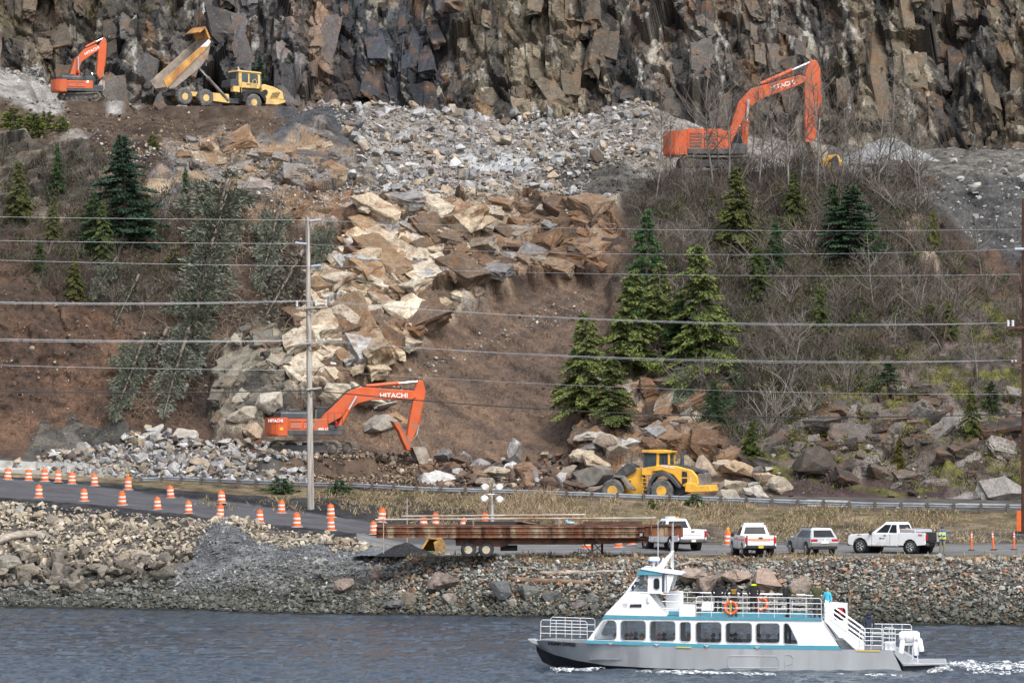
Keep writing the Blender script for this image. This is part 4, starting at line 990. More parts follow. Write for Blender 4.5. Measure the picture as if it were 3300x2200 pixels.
for px, yb, yt, lab in [(2820,1010,760,"leaning bare alder on the middle right slope"),(2915,1000,790,"bare alder with forked stems right of the leaning one"),(3040,1000,860,"bare multi stemmed alder above the yellow green cedar on the far right"),(3145,1240,1010,"bare grey bush tree near the far right pole"),(3165,880,650,"thin bare alder below the grey gravel slope"),(2550,1290,1010,"thin bare sapling in the middle of the brushy slope"),
                        (2240,900,700,"tangled pale bare tree on the slope right of the tall spruce"),(2990,1120,990,"spreading bare shrub tree over the low yellow green cedar"),(545,345,170,"bare tree behind the raised dump bed"),(380,750,600,"bare sapling growing beside the big spruce")]:
    plant(ALD[(px // 7) % 7], px, yb, (yb - yt) / 38.0, 10, lab, "bare tree", "bare_alder", parts=("trunk", "branches"), wide=1.3)

# brush, ferns, dead sticks: nobody could count these
def twigs(name, poly, count, l0, l1, cols, k0, k1, up=.8, w=.016, parent=None, seg=3, mat=None):
    m = inpoly(WX * .5 + PX * .5, WY * .5 + PY * .5, poly) & (KK >= k0) & (KK <= k1)
    p_ = (m * rowh * np.clip((fbm(PX / 60, PY / 45, 333) - .36) * 5, .04, 1.5)).astype(float).ravel()
    ii = rng.choice(p_.size, count, p=p_ / p_.sum())
    base = POS2.reshape(-1, 3)[ii] + rng.uniform(-.15, .15, (count, 3))
    ln = rng.uniform(l0, l1, count)[:, None]
    d0 = rng.normal(0, .75, (count, 3)) + np.array([0, -.25, up]); d0 /= np.linalg.norm(d0, axis=1, keepdims=True)
    d1 = d0 + rng.normal(0, .6, (count, 3)) - np.array([0, 0, .25]); d1 /= np.linalg.norm(d1, axis=1, keepdims=True)
    p1 = base + d0 * ln * .5; p2 = p1 + d1 * ln * .5
    sd = np.cross(d0, np.array([0, 1., 0])); sd /= np.maximum(np.linalg.norm(sd, axis=1, keepdims=True), 1e-5); sd *= w
    v = np.stack([base - sd, base + sd, p1 - sd * .8, p1 + sd * .8, p2 - sd * .4, p2 + sd * .4], 1).reshape(-1, 3)
    f = (np.array([[0, 1, 3, 2], [2, 3, 5, 4]])[None] + (np.arange(count) * 6)[:, None, None]).reshape(-1, 4)
    c = np.array(cols); c = c[rng.randint(0, len(c), count)] * rng.uniform(.65, 1.35, (count, 1))
    return link(name, np_mesh(name, v, f, np.repeat(c, 6, 0)), mat or m_twig, parent, kind="stuff")
BR = [(.075, .062, .052), (.11, .096, .082), (.055, .042, .037), (.15, .135, .118), (.07, .062, .038), (.065, .07, .042)]
tag(twigs("brush", [(1990,1180),(2040,640),(2120,540),(2950,540),(3040,820),(3150,1000),(3000,1100),(2700,1230),(2560,1400),(2400,1480),(2250,1420),(2150,1240)], 16000, .6, 2.6, BR, 6, 10.4), "brown leafless brush covering the right hillside", "brush")
tag(twigs("upper_brush", [(2150,600),(2250,520),(2960,520),(3000,620),(2900,680),(2200,680)], 2600, .8, 2.6, BR + [(.12, .06, .055)], 9, 11.2, 1.4), "thin grey and reddish brush around the bare alders", "brush")
tag(twigs("left_brush", [(-100,760),(0,560),(380,540),(480,640),(600,720),(700,900),(500,1000),(200,980)], 5500, .4, 1.8, BR, 6, 10), "grey brown brush on the left slope among the conifers", "brush")
tag(twigs("slide_debris", [(560,640),(1100,660),(1080,860),(960,1080),(700,1180),(420,1380),(380,1120),(560,900)], 4200, .6, 3.2, [(.21, .17, .125), (.12, .09, .07), (.28, .22, .155), (.15, .15, .12)], 6, 10, -.3, .02), "broken roots and sticks strewn down the left slide", "debris")
tag(twigs("right_brush", [(2440,1600),(2600,1330),(3000,1080),(3650,950),(3650,1600)], 4200, .3, 1.4, BR + [(.13, .12, .045)], 6, 9.5, .7), "low brush between the mossy rocks on the right", "brush")
tag(twigs("ferns", [(2300,1250),(2500,900),(2900,900),(3000,1150),(2600,1330)], 2600, .3, .9, [(.06, .08, .03), (.09, .11, .04), (.12, .10, .05)], 6, 9.5, .3, .05), "dull green ferns in the brush of the right slope", "ferns")
def undergrowth(name, poly, clumps, cols, k0, k1, label, L=.26):
    m = inpoly(WX * .5 + PX * .5, WY * .5 + PY * .5, poly) & (KK >= k0) & (KK <= k1)
    p_ = (m * rowh).astype(float).ravel(); ii = rng.choice(p_.size, clumps, p=p_ / p_.sum())
    c0 = POS2.reshape(-1, 3)[ii]; per = 34; rad = rng.uniform(.3, 1.0, clumps)
    cen = (c0[:, None] + rng.normal(0, .42, (clumps, per, 3)) * rad[:, None, None] + np.array([0, -.3, .35])).reshape(-1, 3)
    d_ = rng.normal(0, .6, (clumps * per, 3)) + np.array([0, -.3, .3]); d_ /= np.linalg.norm(d_, axis=1, keepdims=True)
    c = np.array(cols); c = np.repeat(c[rng.randint(0, len(c), clumps)], per, 0) * rng.uniform(.6, 1.4, (clumps * per, 1))
    v, f, cc = leaves(cen, d_, L * rng.uniform(.6, 1.3, len(cen)), L * rng.uniform(.12, .25, len(cen)), c, rng)
    tag(link(name, np_mesh(name, v, f, cc), m_leaf, None, kind="stuff"), label, "undergrowth")
undergrowth("undergrowth", [(2050,1180),(2080,660),(2950,600),(3060,820),(3300,900),(3500,1050),(3000,1150),(2700,1330),(2560,1500),(2400,1480),(2250,1420)], 950, [(.05, .07, .025), (.085, .10, .03), (.06, .05, .03), (.11, .115, .035), (.035, .055, .03)], 6, 10.2, "mixed green undergrowth scattered through the right hillside brush")
undergrowth("mossy_undergrowth", [(2440,1600),(2600,1330),(3000,1100),(3650,950),(3650,1600)], 420, [(.12, .125, .02), (.16, .155, .03), (.07, .08, .025), (.05, .045, .025)], 6, 9.5, "yellow green moss and low plants on the rocks at the lower right", .2)
undergrowth("left_undergrowth", [(-300,780),(-300,480),(380,520),(520,640),(650,760),(560,960),(200,980)], 260, [(.05, .065, .03), (.09, .095, .04), (.06, .048, .032)], 6, 10.2, "dull green undergrowth on the upper left slope")
def thicket(name, poly, count, s0, s1, k0, k1, label, tint):
    # many stemmed leafless shrubs grown into one another
    sh_ = []
    for q in range(6):
        r = np.random.RandomState(900 + q); b = NP()
        for i in range(9):
            az = r.uniform(0, 6.28); o = np.array([math.cos(az), math.sin(az), 0]) * r.uniform(.2, .9); s_ = np.linspace(0, 1, 5)
            pts = o * s_[:, None] ** 1.3 + np.array([0, 0, 1.]) * (s_ - .12 * s_ ** 2)[:, None] * r.uniform(.7, 1.2) + r.normal(0, .04, (5, 3)) * s_[:, None]
            v, f = tube_np(pts, (1 - s_) * .012 + .005, 3); b.add(v, f, np.array((1., 1, 1)) * r.uniform(.6, 1.2))
            for j in range(5):
                u = r.uniform(.3, .95); p0 = np.array([np.interp(u, s_, pts[:, c]) for c in range(3)]); dv = o * .3 + r.normal(0, .35, 3) + np.array([0, 0, .3])
                v, f = tube_np(np.stack([p0, p0 + dv * .3, p0 + dv * .5 + r.normal(0, .05, 3)]), [.006, .005, .003], 3); b.add(v, f, np.array((1., 1, 1)) * r.uniform(.6, 1.2))
        sh_.append((np.concatenate(b.v), np.concatenate(b.f), np.concatenate(b.c)))
    m = inpoly(WX * .5 + PX * .5, WY * .5 + PY * .5, poly) & (KK >= k0) & (KK <= k1); w = (m * rowh).astype(float).ravel(); ii = rng.choice(w.size, count, p=w / w.sum()); out = NP()
    for q in ii:
        v, f, c = sh_[rng.randint(6)]; a_ = rng.uniform(0, 6.28); s_ = rng.uniform(s0, s1); ca, sa = math.cos(a_) * s_, math.sin(a_) * s_
        vv = np.stack([v[:, 0] * ca - v[:, 1] * sa, v[:, 0] * sa + v[:, 1] * ca, v[:, 2] * s_ * rng.uniform(.7, 1.2)], -1) + POS2.reshape(-1, 3)[q]
        out.add(vv, f, c * np.array(tint[rng.randint(len(tint))]) * rng.uniform(.7, 1.3))
    tag(link(name, out.mesh(name), m_twig, None, kind="stuff"), label, "thicket")
thicket("bare_thicket", [(2020,1180),(2060,660),(2150,560),(2950,560),(3050,820),(3300,900),(3400,1100),(3000,1150),(2700,1330),(2560,1480),(2300,1420)], 260, 1.2, 3.4, 6, 10.3, "leafless grey brown shrubs tangled over the right hillside", [(.16, .145, .125), (.20, .18, .16), (.11, .09, .08), (.13, .10, .085)])
thicket("left_thicket", [(-300,780),(-300,560),(380,540),(560,660),(700,900),(500,1000),(200,980)], 70, .8, 2.2, 6, 10, "leafless shrubs on the upper left slope", [(.16, .14, .12), (.11, .09, .08)])
# straw grass on the banks
GR = [(.30, .235, .15), (.24, .185, .12), (.36, .29, .195), (.17, .13, .085), (.13, .125, .055)]
tag(twigs("dry_grass", [(560,1640),(900,1600),(1300,1580),(3700,1640),(3700,1760),(2000,1750),(1500,1730),(1100,1650)], 17000, .18, .55, GR, 3.45, 5.12, 1.1, .022, mat=m_straw), "dry straw coloured grass on the bank below the guardrail", "grass")
tag(twigs("tall_dry_grass", [(1540,1700),(1560,1610),(1800,1610),(1840,1690)], 3500, .5, 1.3, [(.27, .21, .135), (.22, .17, .11), (.33, .26, .175)], 3.6, 5.0, 1.6, .022, mat=m_straw), "tall dead grass behind the rusty deck on the trailer", "grass")
tag(twigs("edge_grass", [(1200,1810),(1200,1785),(3700,1785),(3700,1810)], 3500, .10, .35, GR, 1.9, 2.3, 1.0, .02, mat=m_straw), "strip of dry grass along the edge of the gravel lot", "grass")

# driftwood
def log(pts, rad, label, mat, lift=.15):
    w = [ground(x, y) + Vector((0, 0, lift)) for x, y in pts]
    w = [a_ + (b_ - a_) * t for a_, b_ in zip(w, w[1:]) for t in (0, .34, .67)] + [w[-1]]
    k = len(w); rr = np.interp(np.arange(k), np.linspace(0, k - 1, len(rad)), rad)
    v, f = tube_np([list(q + Vector((0, 0, rng.normal(0, .02)))) for q in w], rr, 8)
    v = np.concatenate([v, [w[0][:], w[-1][:]]]); n_ = len(v)
    ff = f.tolist() + [[n_ - 2, (i + 1) % 8, i, i] for i in range(8)] + [[n_ - 1, (k - 1) * 8 + i, (k - 1) * 8 + (i + 1) % 8, (k - 1) * 8 + (i + 1) % 8] for i in range(8)]
    me = bpy.data.meshes.new("log"); me.from_pydata(v.tolist(), [], [list(dict.fromkeys(q)) for q in ff]); me.update()
    for p_ in me.polygons: p_.use_smooth = True
    return tag(link("driftwood_log", me, mat), label, "log")
log([(1640,1872),(1760,1880),(1900,1886)], [.18, .2, .13], "long reddish brown log on the shore left of the boat's wheelhouse", m_brownlog)
log([(1740,1850),(1850,1847),(1990,1843)], [.12, .14, .07], "grey brown log above the reddish one on the revetment", m_wood)
log([(1640,1836),(1720,1838),(1790,1840)], [.04, .05, .03], "thin bleached stick on the revetment above the two logs", m_wood)
log([(-60,1780),(60,1750),(130,1735)], [.32, .3, .2], "thick bleached driftwood log on the boulders at the left edge", m_wood, .5)
log([(930,1768),(985,1758)], [.12, .1], "short white log on the grey gravel mound", m_wood, .2)
log([(2180,1838),(2240,1826),(2300,1834)], [.06, .12, .06], "bleached plank on the revetment behind the wheelhouse roof", m_wood, .2)
# ------------------------------------------------------------------ mesh builder for made things
class MB:
    def __init__(s): s.bm = bmesh.new()
    def _add(s, vs, fs):
        b = [s.bm.verts.new(v) for v in vs]
        for f in fs:
            try: s.bm.faces.new([b[i] for i in f])
            except ValueError: pass
        return s
    def box(s, c, d, rot=None):
        x, y, z = (d[0] / 2, d[1] / 2, d[2] / 2); m = Euler(rot).to_matrix() if rot else None
        vs = [Vector((i * x, j * y, k * z)) for i in (-1, 1) for j in (-1, 1) for k in (-1, 1)]
        vs = [(m @ v if m else v) + Vector(c) for v in vs]
        return s._add(vs, [(0, 1, 3, 2), (4, 6, 7, 5), (0, 4, 5, 1), (2, 3, 7, 6), (0, 2, 6, 4), (1, 5, 7, 3)])
    def prism(s, poly, a, b, axis='y', poly2=None):
        """outline in the plane across the axis, from a to b; poly2 = outline at b"""
        def p3(p, t): return (p[0], t, p[1]) if axis == 'y' else ((t, p[0], p[1]) if axis == 'x' else (p[0], p[1], t))
        n = len(poly); q = poly2 or poly
        vs = [p3(p, a) for p in poly] + [p3(p, b) for p in q]
        return s._add(vs, [tuple(range(n)), tuple(range(2 * n - 1, n - 1, -1))] + [(i, i + n, (i + 1) % n + n, (i + 1) % n) for i in range(n)])
    def loft(s, rings, close=True, cap=True):
        n = len(rings[0]); vs = [v for r in rings for v in r]; fs = []
        for k in range(len(rings) - 1):
            for i in range(n if close else n - 1):
                j = (i + 1) % n; fs.append((k * n + i, k * n + j, (k + 1) * n + j, (k + 1) * n + i))
        if cap: fs += [tuple(range(n - 1, -1, -1)), tuple(range((len(rings) - 1) * n, len(rings) * n))]
        return s._add(vs, fs)
    def cyl(s, p0, p1, r0, r1=None, seg=12):
        return s.tube([p0, p1], [r0, r0 if r1 is None else r1], seg)
    def tube(s, pts, r, seg=6, closed=False):
        pts = [Vector(p) for p in pts]; k = len(pts); rr = r if isinstance(r, (list, tuple)) else [r] * k
        rings = []; prev = None
        for i, p in enumerate(pts):
            a = pts[(i - 1) % k] if (closed or i > 0) else p; b = pts[(i + 1) % k] if (closed or i < k - 1) else p
            t = (b - a).normalized()
            u = t.cross(Vector((0, 0, 1)) if abs(t.z) < .95 else Vector((1, 0, 0))).normalized() if prev is None else (prev - t * prev.dot(t)).normalized()
            prev = u; w = t.cross(u)
            rings.append([p + (u * math.cos(q * 6.28318 / seg) + w * math.sin(q * 6.28318 / seg)) * rr[i] for q in range(seg)])
        if closed: return s.loft(rings + [rings[0]], True, False)
        return s.loft(rings)
    def lathe(s, prof, c=(0, 0, 0), axis='z', seg=20):
        """prof: (radius, along) pairs"""
        rings = []
        for r, t in prof:
            ring = []
            for q in range(seg):
                u, w = r * math.cos(q * 6.28318 / seg), r * math.sin(q * 6.28318 / seg)
                o = (u, w, t) if axis == 'z' else ((u, t, w) if axis == 'y' else (t, u, w))
                ring.append(Vector(o) + Vector(c))
            rings.append(ring)
        return s.loft(rings)
    def sphere(s, c, r, seg=12, n=8, sc=(1, 1, 1)):
        rings = []
        for i in range(n + 1):
            a = -math.pi / 2 + math.pi * i / n; q = max(math.cos(a), .02)
            rings.append([Vector((c[0] + r * sc[0] * q * math.cos(j * 6.28318 / seg), c[1] + r * sc[1] * q * math.sin(j * 6.28318 / seg), c[2] + r * sc[2] * math.sin(a))) for j in range(seg)])
        return s.loft(rings)
    def quad(s, *p): return s._add([Vector(q) for q in p], [tuple(range(len(p)))])
    def mesh(s, name, m, bevel=0.0, smooth=False, seg=1):
        bm = s.bm
        bmesh.ops.remove_doubles(bm, verts=bm.verts, dist=1e-5)
        bmesh.ops.recalc_face_normals(bm, faces=bm.faces)
        if bevel:
            es = [e for e in bm.edges if len(e.link_faces) == 2 and e.calc_face_angle(0) > .5]
            bmesh.ops.bevel(bm, geom=es, offset=bevel, segments=seg, affect='EDGES', clamp_overlap=True)
        if smooth:
            for f in bm.faces: f.smooth = True
            for e in bm.edges:
                if len(e.link_faces) == 2 and e.calc_face_angle(0) > .7: e.smooth = False
        me = bpy.data.meshes.new(name); bm.to_mesh(me); bm.free(); me.materials.append(m); return me
    def part(s, name, m, parent=None, bevel=0.0, smooth=False, seg=1, label=None):
        o = link(name, s.mesh(name, m, bevel, smooth, seg), None, parent)
        if label: o["label"] = label
        return o

def plate_holes(outer, holes, y0, y1):
    """a flat plate in the x-z plane with openings, between y0 and y1"""
    bm = bmesh.new(); es = []
    for lp in [outer] + holes:
        vs = [bm.verts.new((p[0], y0, p[1])) for p in lp]
        es += [bm.edges.new((vs[i], vs[(i + 1) % len(vs)])) for i in range(len(vs))]
    bmesh.ops.triangle_fill(bm, use_beauty=True, edges=es, normal=(0, -1, 0))
    g = bmesh.ops.extrude_face_region(bm, geom=list(bm.faces))
    for v in g['geom']:
        if isinstance(v, bmesh.types.BMVert): v.co.y = y1
    mb = MB(); mb.bm.free(); mb.bm = bm; return mb
def rrect(x0, z0, x1, z1, r, n=4):
    o = []
    for cx, cz, a0 in ((x1 - r, z1 - r, 0), (x0 + r, z1 - r, 90), (x0 + r, z0 + r, 180), (x1 - r, z0 + r, 270)):
        for k in range(n + 1):
            a = R(a0 + 90 * k / n); o.append((cx + r * math.cos(a), cz + r * math.sin(a)))
    return o
def rpoly(poly, r, n=3):
    o = []; k = len(poly)
    for i in range(k):
        p, a, b = Vector(poly[i]), Vector(poly[i - 1]), Vector(poly[(i + 1) % k])
        u, w = (a - p), (b - p); ru = min(r, u.length * .4); rw = min(r, w.length * .4)
        s0, s1 = p + u.normalized() * ru, p + w.normalized() * rw
        for j in range(n + 1):
            t = j / n; q = s0 * (1 - t) ** 2 + p * 2 * t * (1 - t) + s1 * t * t; o.append((q.x, q.y))
    return o
_txt = {}
def text_mesh(body, size, m, bold=0.0, squash=1.0):
    c = bpy.data.curves.new("lettering", 'FONT'); c.body = body; c.size = size; c.extrude = .006; c.offset = bold
    c.align_x = 'CENTER'; c.align_y = 'CENTER'; c.resolution_u = 3
    o = bpy.data.objects.new("lettering_curve", c); COL.objects.link(o)
    dg = bpy.context.evaluated_depsgraph_get(); me = bpy.data.meshes.new_from_object(o.evaluated_get(dg))
    bpy.data.objects.remove(o); bpy.data.curves.remove(c)
    me.materials.clear(); me.materials.append(m)
    if squash != 1: me.transform(Matrix.Diagonal((squash, 1, 1, 1)))
    return me
def text_on(parent, body, size, loc, m, rot=(R(90), 0, 0), bold=0.0, squash=1.0):
    o = link("lettering", text_mesh(body, size, m, bold, squash), None, parent); o.location = loc; o.rotation_euler = rot; return o

# paints
m_orange = M("excavator_orange", (.58, .102, .027), .48, var=.08, scale=1.2, dirt=(.30, .15, .085), dirt_amt=.42, dscale=.9)
m_yel = M("machine_yellow", (.80, .43, .05), .45, var=.06, scale=1.2, dirt=(.40, .27, .11), dirt_amt=.42, dscale=.9)
m_yelp = M("faded_yellow", (.72, .49, .18), .5, var=.08, scale=1.2, dirt=(.42, .30, .15), dirt_amt=.45, dscale=.8)
m_dgrey = M("dark_grey_paint", (.055, .060, .068), .5, var=.15, scale=2, dirt=(.14, .12, .10), dirt_amt=.3)
m_black = M("black_rubber", (.022, .022, .024), .7, var=.2, scale=4)
m_tyre = M("dusty_tyre", (.095, .093, .090), .9, var=.3, scale=3, dirt=(.17, .155, .135), dirt_amt=.5, dscale=2)
m_ctyre = M("car_tyre", (.040, .040, .041), .85, var=.3, scale=6, dirt=(.08, .075, .068), dirt_amt=.3, dscale=3)
m_steel = M("worn_steel", (.21, .195, .175), .6, metal=.3, var=.25, scale=2, dirt=(.20, .14, .09), dirt_amt=.35)
m_bkt = M("dusty_bucket_steel", (.34, .30, .25), .7, var=.25, scale=2, dirt=(.20, .15, .11), dirt_amt=.5, dscale=1.2)
m_track = M("muddy_track", (.165, .145, .12), .85, var=.35, scale=3, dirt=(.09, .07, .055), dirt_amt=.5, dscale=2)
m_chrome = M("piston_chrome", (.62, .63, .65), .3, metal=.6, var=.05)
m_glass = M("tinted_glass", (.045, .065, .07), .06, var=.3, scale=.7, spec=.8)
m_cglass = M("car_glass", (.014, .018, .022), .08, var=.3, scale=.9, spec=.35)
m_white = M("white_paint", (.86, .865, .87), .35, var=.03, scale=1.0, dirt=(.62, .60, .56), dirt_amt=.12)
m_wtext = M("white_lettering", (.82, .82, .80), .5, var=.03)
m_hivis = M("high_visibility_green", (.30, .85, .06), .8, var=.1, emit=0)
m_redlens = M("red_lens", (.45, .015, .02), .2, var=.1)
m_lamp = M("lit_work_lamp", (1, .97, .9), .3, var=0, emit=3.0)
m_rust = M("rusty_steel", (.155, .062, .032), .85, var=.45, scale=1.6, bump=.2, dirt=(.46, .37, .25), dirt_amt=.45, dscale=.55, stretch=(1.6, 1, .35))
m_rustd = M("dark_rust", (.075, .035, .025), .85, var=.4, scale=2, dirt=(.17, .08, .045), dirt_amt=.4)
m_bed = M("scoured_dump_body", (.29, .25, .21), .6, metal=.15, var=.2, scale=1.5, dirt=(.30, .15, .06), dirt_amt=.35, dscale=.6)
m_bedo = M("rusty_yellow_rail", (.52, .27, .07), .6, var=.2, scale=1.5, dirt=(.27, .12, .05), dirt_amt=.6, dscale=.7)

def wheel_parts(parent, x, z, y0, y1, r, rr, m_t, m_r, tread=0, hub=True, outer=-1):
    """tyre between y0 and y1 with a dished rim on the outer side"""
    w = y1 - y0; yc = (y0 + y1) / 2
    prof = [(rr, -w / 2 + .02 * r), (r * .82, -w / 2), (r * .95, -w / 2 + .07 * r), (r, -w / 2 + .18 * r), (r, w / 2 - .18 * r), (r * .95, w / 2 - .07 * r), (r * .82, w / 2), (rr, w / 2 - .02 * r)]
    mb = MB(); seg = 36 if tread else 28
    rings = []
    for q, (pr, t) in enumerate(prof):
        ring = []
        for i in range(seg):
            k = pr * (1.0 if not (tread and 2 <= q <= 5 and i % 2) else .955); a = i * 6.28318 / seg
            ring.append(Vector((x + k * math.cos(a), yc + t, z + k * math.sin(a))))
        rings.append(ring)
    mb.loft(rings + [rings[0]], True, False)
    t = mb.part("tyre", m_t, parent, smooth=not tread)
    s_ = outer; mb = MB()
    mb.lathe([(rr * 1.02, yc + s_ * w * .47), (rr * .95, yc + s_ * w * .42), (rr * .78, yc + s_ * w * .20), (rr * .45, yc + s_ * w * .18), (rr * .40, yc + s_ * w * .36), (rr * .12, yc + s_ * w * .38), (rr * .1, yc - s_ * w * .40), (rr * .98, yc - s_ * w * .45)], (x, 0, z), 'y', 20)
    mb.part("rim", m_r, parent, smooth=True)

# ------------------------------------------------------------------ crawler excavators (side view: front to the right)
class Side:
    """photo pixel -> local side-view metres for a machine turned by rz"""
    def __init__(s, rx, ry, d, rz, k=1.0): s.rx, s.ry, s.s, s.c, s.n = rx, ry, F / d, math.cos(rz), math.sin(rz)
    def __call__(s, px, py, y=0.0): return (((px - s.rx) / s.s + y * s.n) / s.c, (s.ry - py) / s.s)
    def L(s, pts, y=0.0): return [s(p[0], p[1], y) for p in pts]

def stadium(x0, x1, z0, r, n=9):
    """outline of a crawler chain"""
    o = []
    for k in range(n): a = R(-90 + 180 * k / (n - 1)); o.append((x1 + r * math.cos(a), z0 + r + r * math.sin(a)))
    for k in range(n): a = R(90 + 180 * k / (n - 1)); o.append((x0 + r * math.cos(a), z0 + r + r * math.sin(a)))
    return o
def crawler(parent, L, r, w, yc):
    x0, x1 = -L / 2 + r, L / 2 - r; pts = []
    per = 2 * (x1 - x0) + 2 * math.pi * r; n = int(per / .11) // 2 * 2
    def at(t, rr):
        t %= per
        if t < x1 - x0: return (x0 + t, r - rr)
        t -= x1 - x0
        if t < math.pi * r: a = -math.pi / 2 + t / r; return (x1 + rr * math.cos(a), r + rr * math.sin(a))
        t -= math.pi * r
        if t < x1 - x0: return (x1 - t, r + rr - .05 * math.sin(math.pi * t / (x1 - x0)))
        t -= x1 - x0; a = math.pi / 2 + t / r; return (x0 + rr * math.cos(a), r + rr * math.sin(a))
    outer = [at(per * i / n, r if i % 2 else r - .055) for i in range(n)]
    inner = [at(per * i / n, r - .16) for i in range(n)]
    mb = MB()
    rings = [[Vector((p[0], y, p[1])) for p in lp] for lp, y in ((outer, yc - w / 2), (outer, yc + w / 2), (inner, yc + w / 2), (inner, yc - w / 2), (outer, yc - w / 2))]
    mb.loft(rings, True, False); mb.part("crawler_track", m_track, parent)
    mb = MB(); mb.prism(stadium(x0 + .5, x1 - .5, r - .33, .30, 5), yc - w * .30, yc + w * .30); mb.part("track_frame", m_dgrey, parent, .03)
    for xx in (x0, x1):
        mb = MB(); mb.lathe([(.05, yc - w * .36), (r - .3, yc - w * .36), (r - .2, yc - w * .25), (r - .2, yc + w * .25), (.05, yc + w * .3)], (xx, 0, r), 'y', 18); mb.part("sprocket", m_track, parent, smooth=True)
    for i in range(6):
        mb = MB(); xx = x0 + .5 + (x1 - x0 - 1.0) * i / 5; mb.lathe([(.04, yc - w * .4), (.16, yc - w * .38), (.16, yc + w * .38), (.04, yc + w * .4)], (xx, 0, .33), 'y', 10); mb.part("roller", m_track, parent)

def arm_box(parent, name, poly, w, m, bev=.05):
    mb = MB(); mb.prism(poly, -w / 2, w / 2); return mb.part(name, m, parent, bev)
def ram(parent, a, b, y, r, frac, name="cylinder", m=m_orange):
    A, B = Vector((a[0], y, a[1])), Vector((b[0], y, b[1])); C_ = A + (B - A) * frac
    mb = MB(); mb.cyl(A, C_, r, r, 10); mb.cyl(C_ - (B - A).normalized() * .14, C_, r * 1.25, r * 1.25, 10); o = mb.part(name, m, parent, smooth=True)
    mb = MB(); mb.cyl(C_, B, r * .55, r * .55, 8); mb.part("piston_rod", m_chrome, o, smooth=True); return o

def bucket(parent, piv, lk, tip, width, m, curl=1):
    """shell from the link ears round the back to the teeth"""
    p, k, t = Vector(piv), Vector(lk), Vector(tip); ax = (t - p); n = Vector((-ax.y, ax.x)) * (1 if curl > 0 else -1)
    if n.dot(k - p) < 0: n = -n
    n.normalize(); Ln = ax.length; ax.normalize()
    prof = [p + n * .02 * Ln, k, p + ax * .28 * Ln + n * .52 * Ln, p + ax * .55 * Ln + n * .53 * Ln, p + ax * .80 * Ln + n * .36 * Ln, p + ax * .97 * Ln + n * .08 * Ln]
    bk = MB(); th = .05 * Ln
    inner = [q - n * th + ax * (.01 * Ln) for q in prof]
    bk.prism([tuple(q) for q in prof] + [tuple(q) for q in inner[::-1]], -width / 2, width / 2)
    b = bk.part("bucket", m, parent, .02)
    for sy in (-1, 1):
        mb = MB(); mb.prism([tuple(q) for q in prof], sy * width / 2, sy * (width / 2 + .05)); mb.part("side_plate", m, b, .012)
    for i in range(5):
        yy = -width / 2 + width * (i + .5) / 5; mb = MB(); q = prof[-1]
        a0, a1 = q - ax * .03, q + ax * .16 * Ln
        mb.loft([[Vector((a0.x + n.x * e, yy + f * .07, a0.y + n.y * e)) for e, f in ((-.05, -1), (-.05, 1), (.06, 1), (.06, -1))], [Vector((a1.x + n.x * e * .3, yy + f * .05, a1.y + n.y * e * .3)) for e, f in ((-.05, -1), (-.05, 1), (.06, 1), (.06, -1))]])
        mb.part("tooth", m_steel, b)
    return b

def handrail(parent, pts, r=.025, m=m_dgrey, name="handrail"):
    mb = MB(); mb.tube(pts, r, 6); return mb.part(name, m, parent)

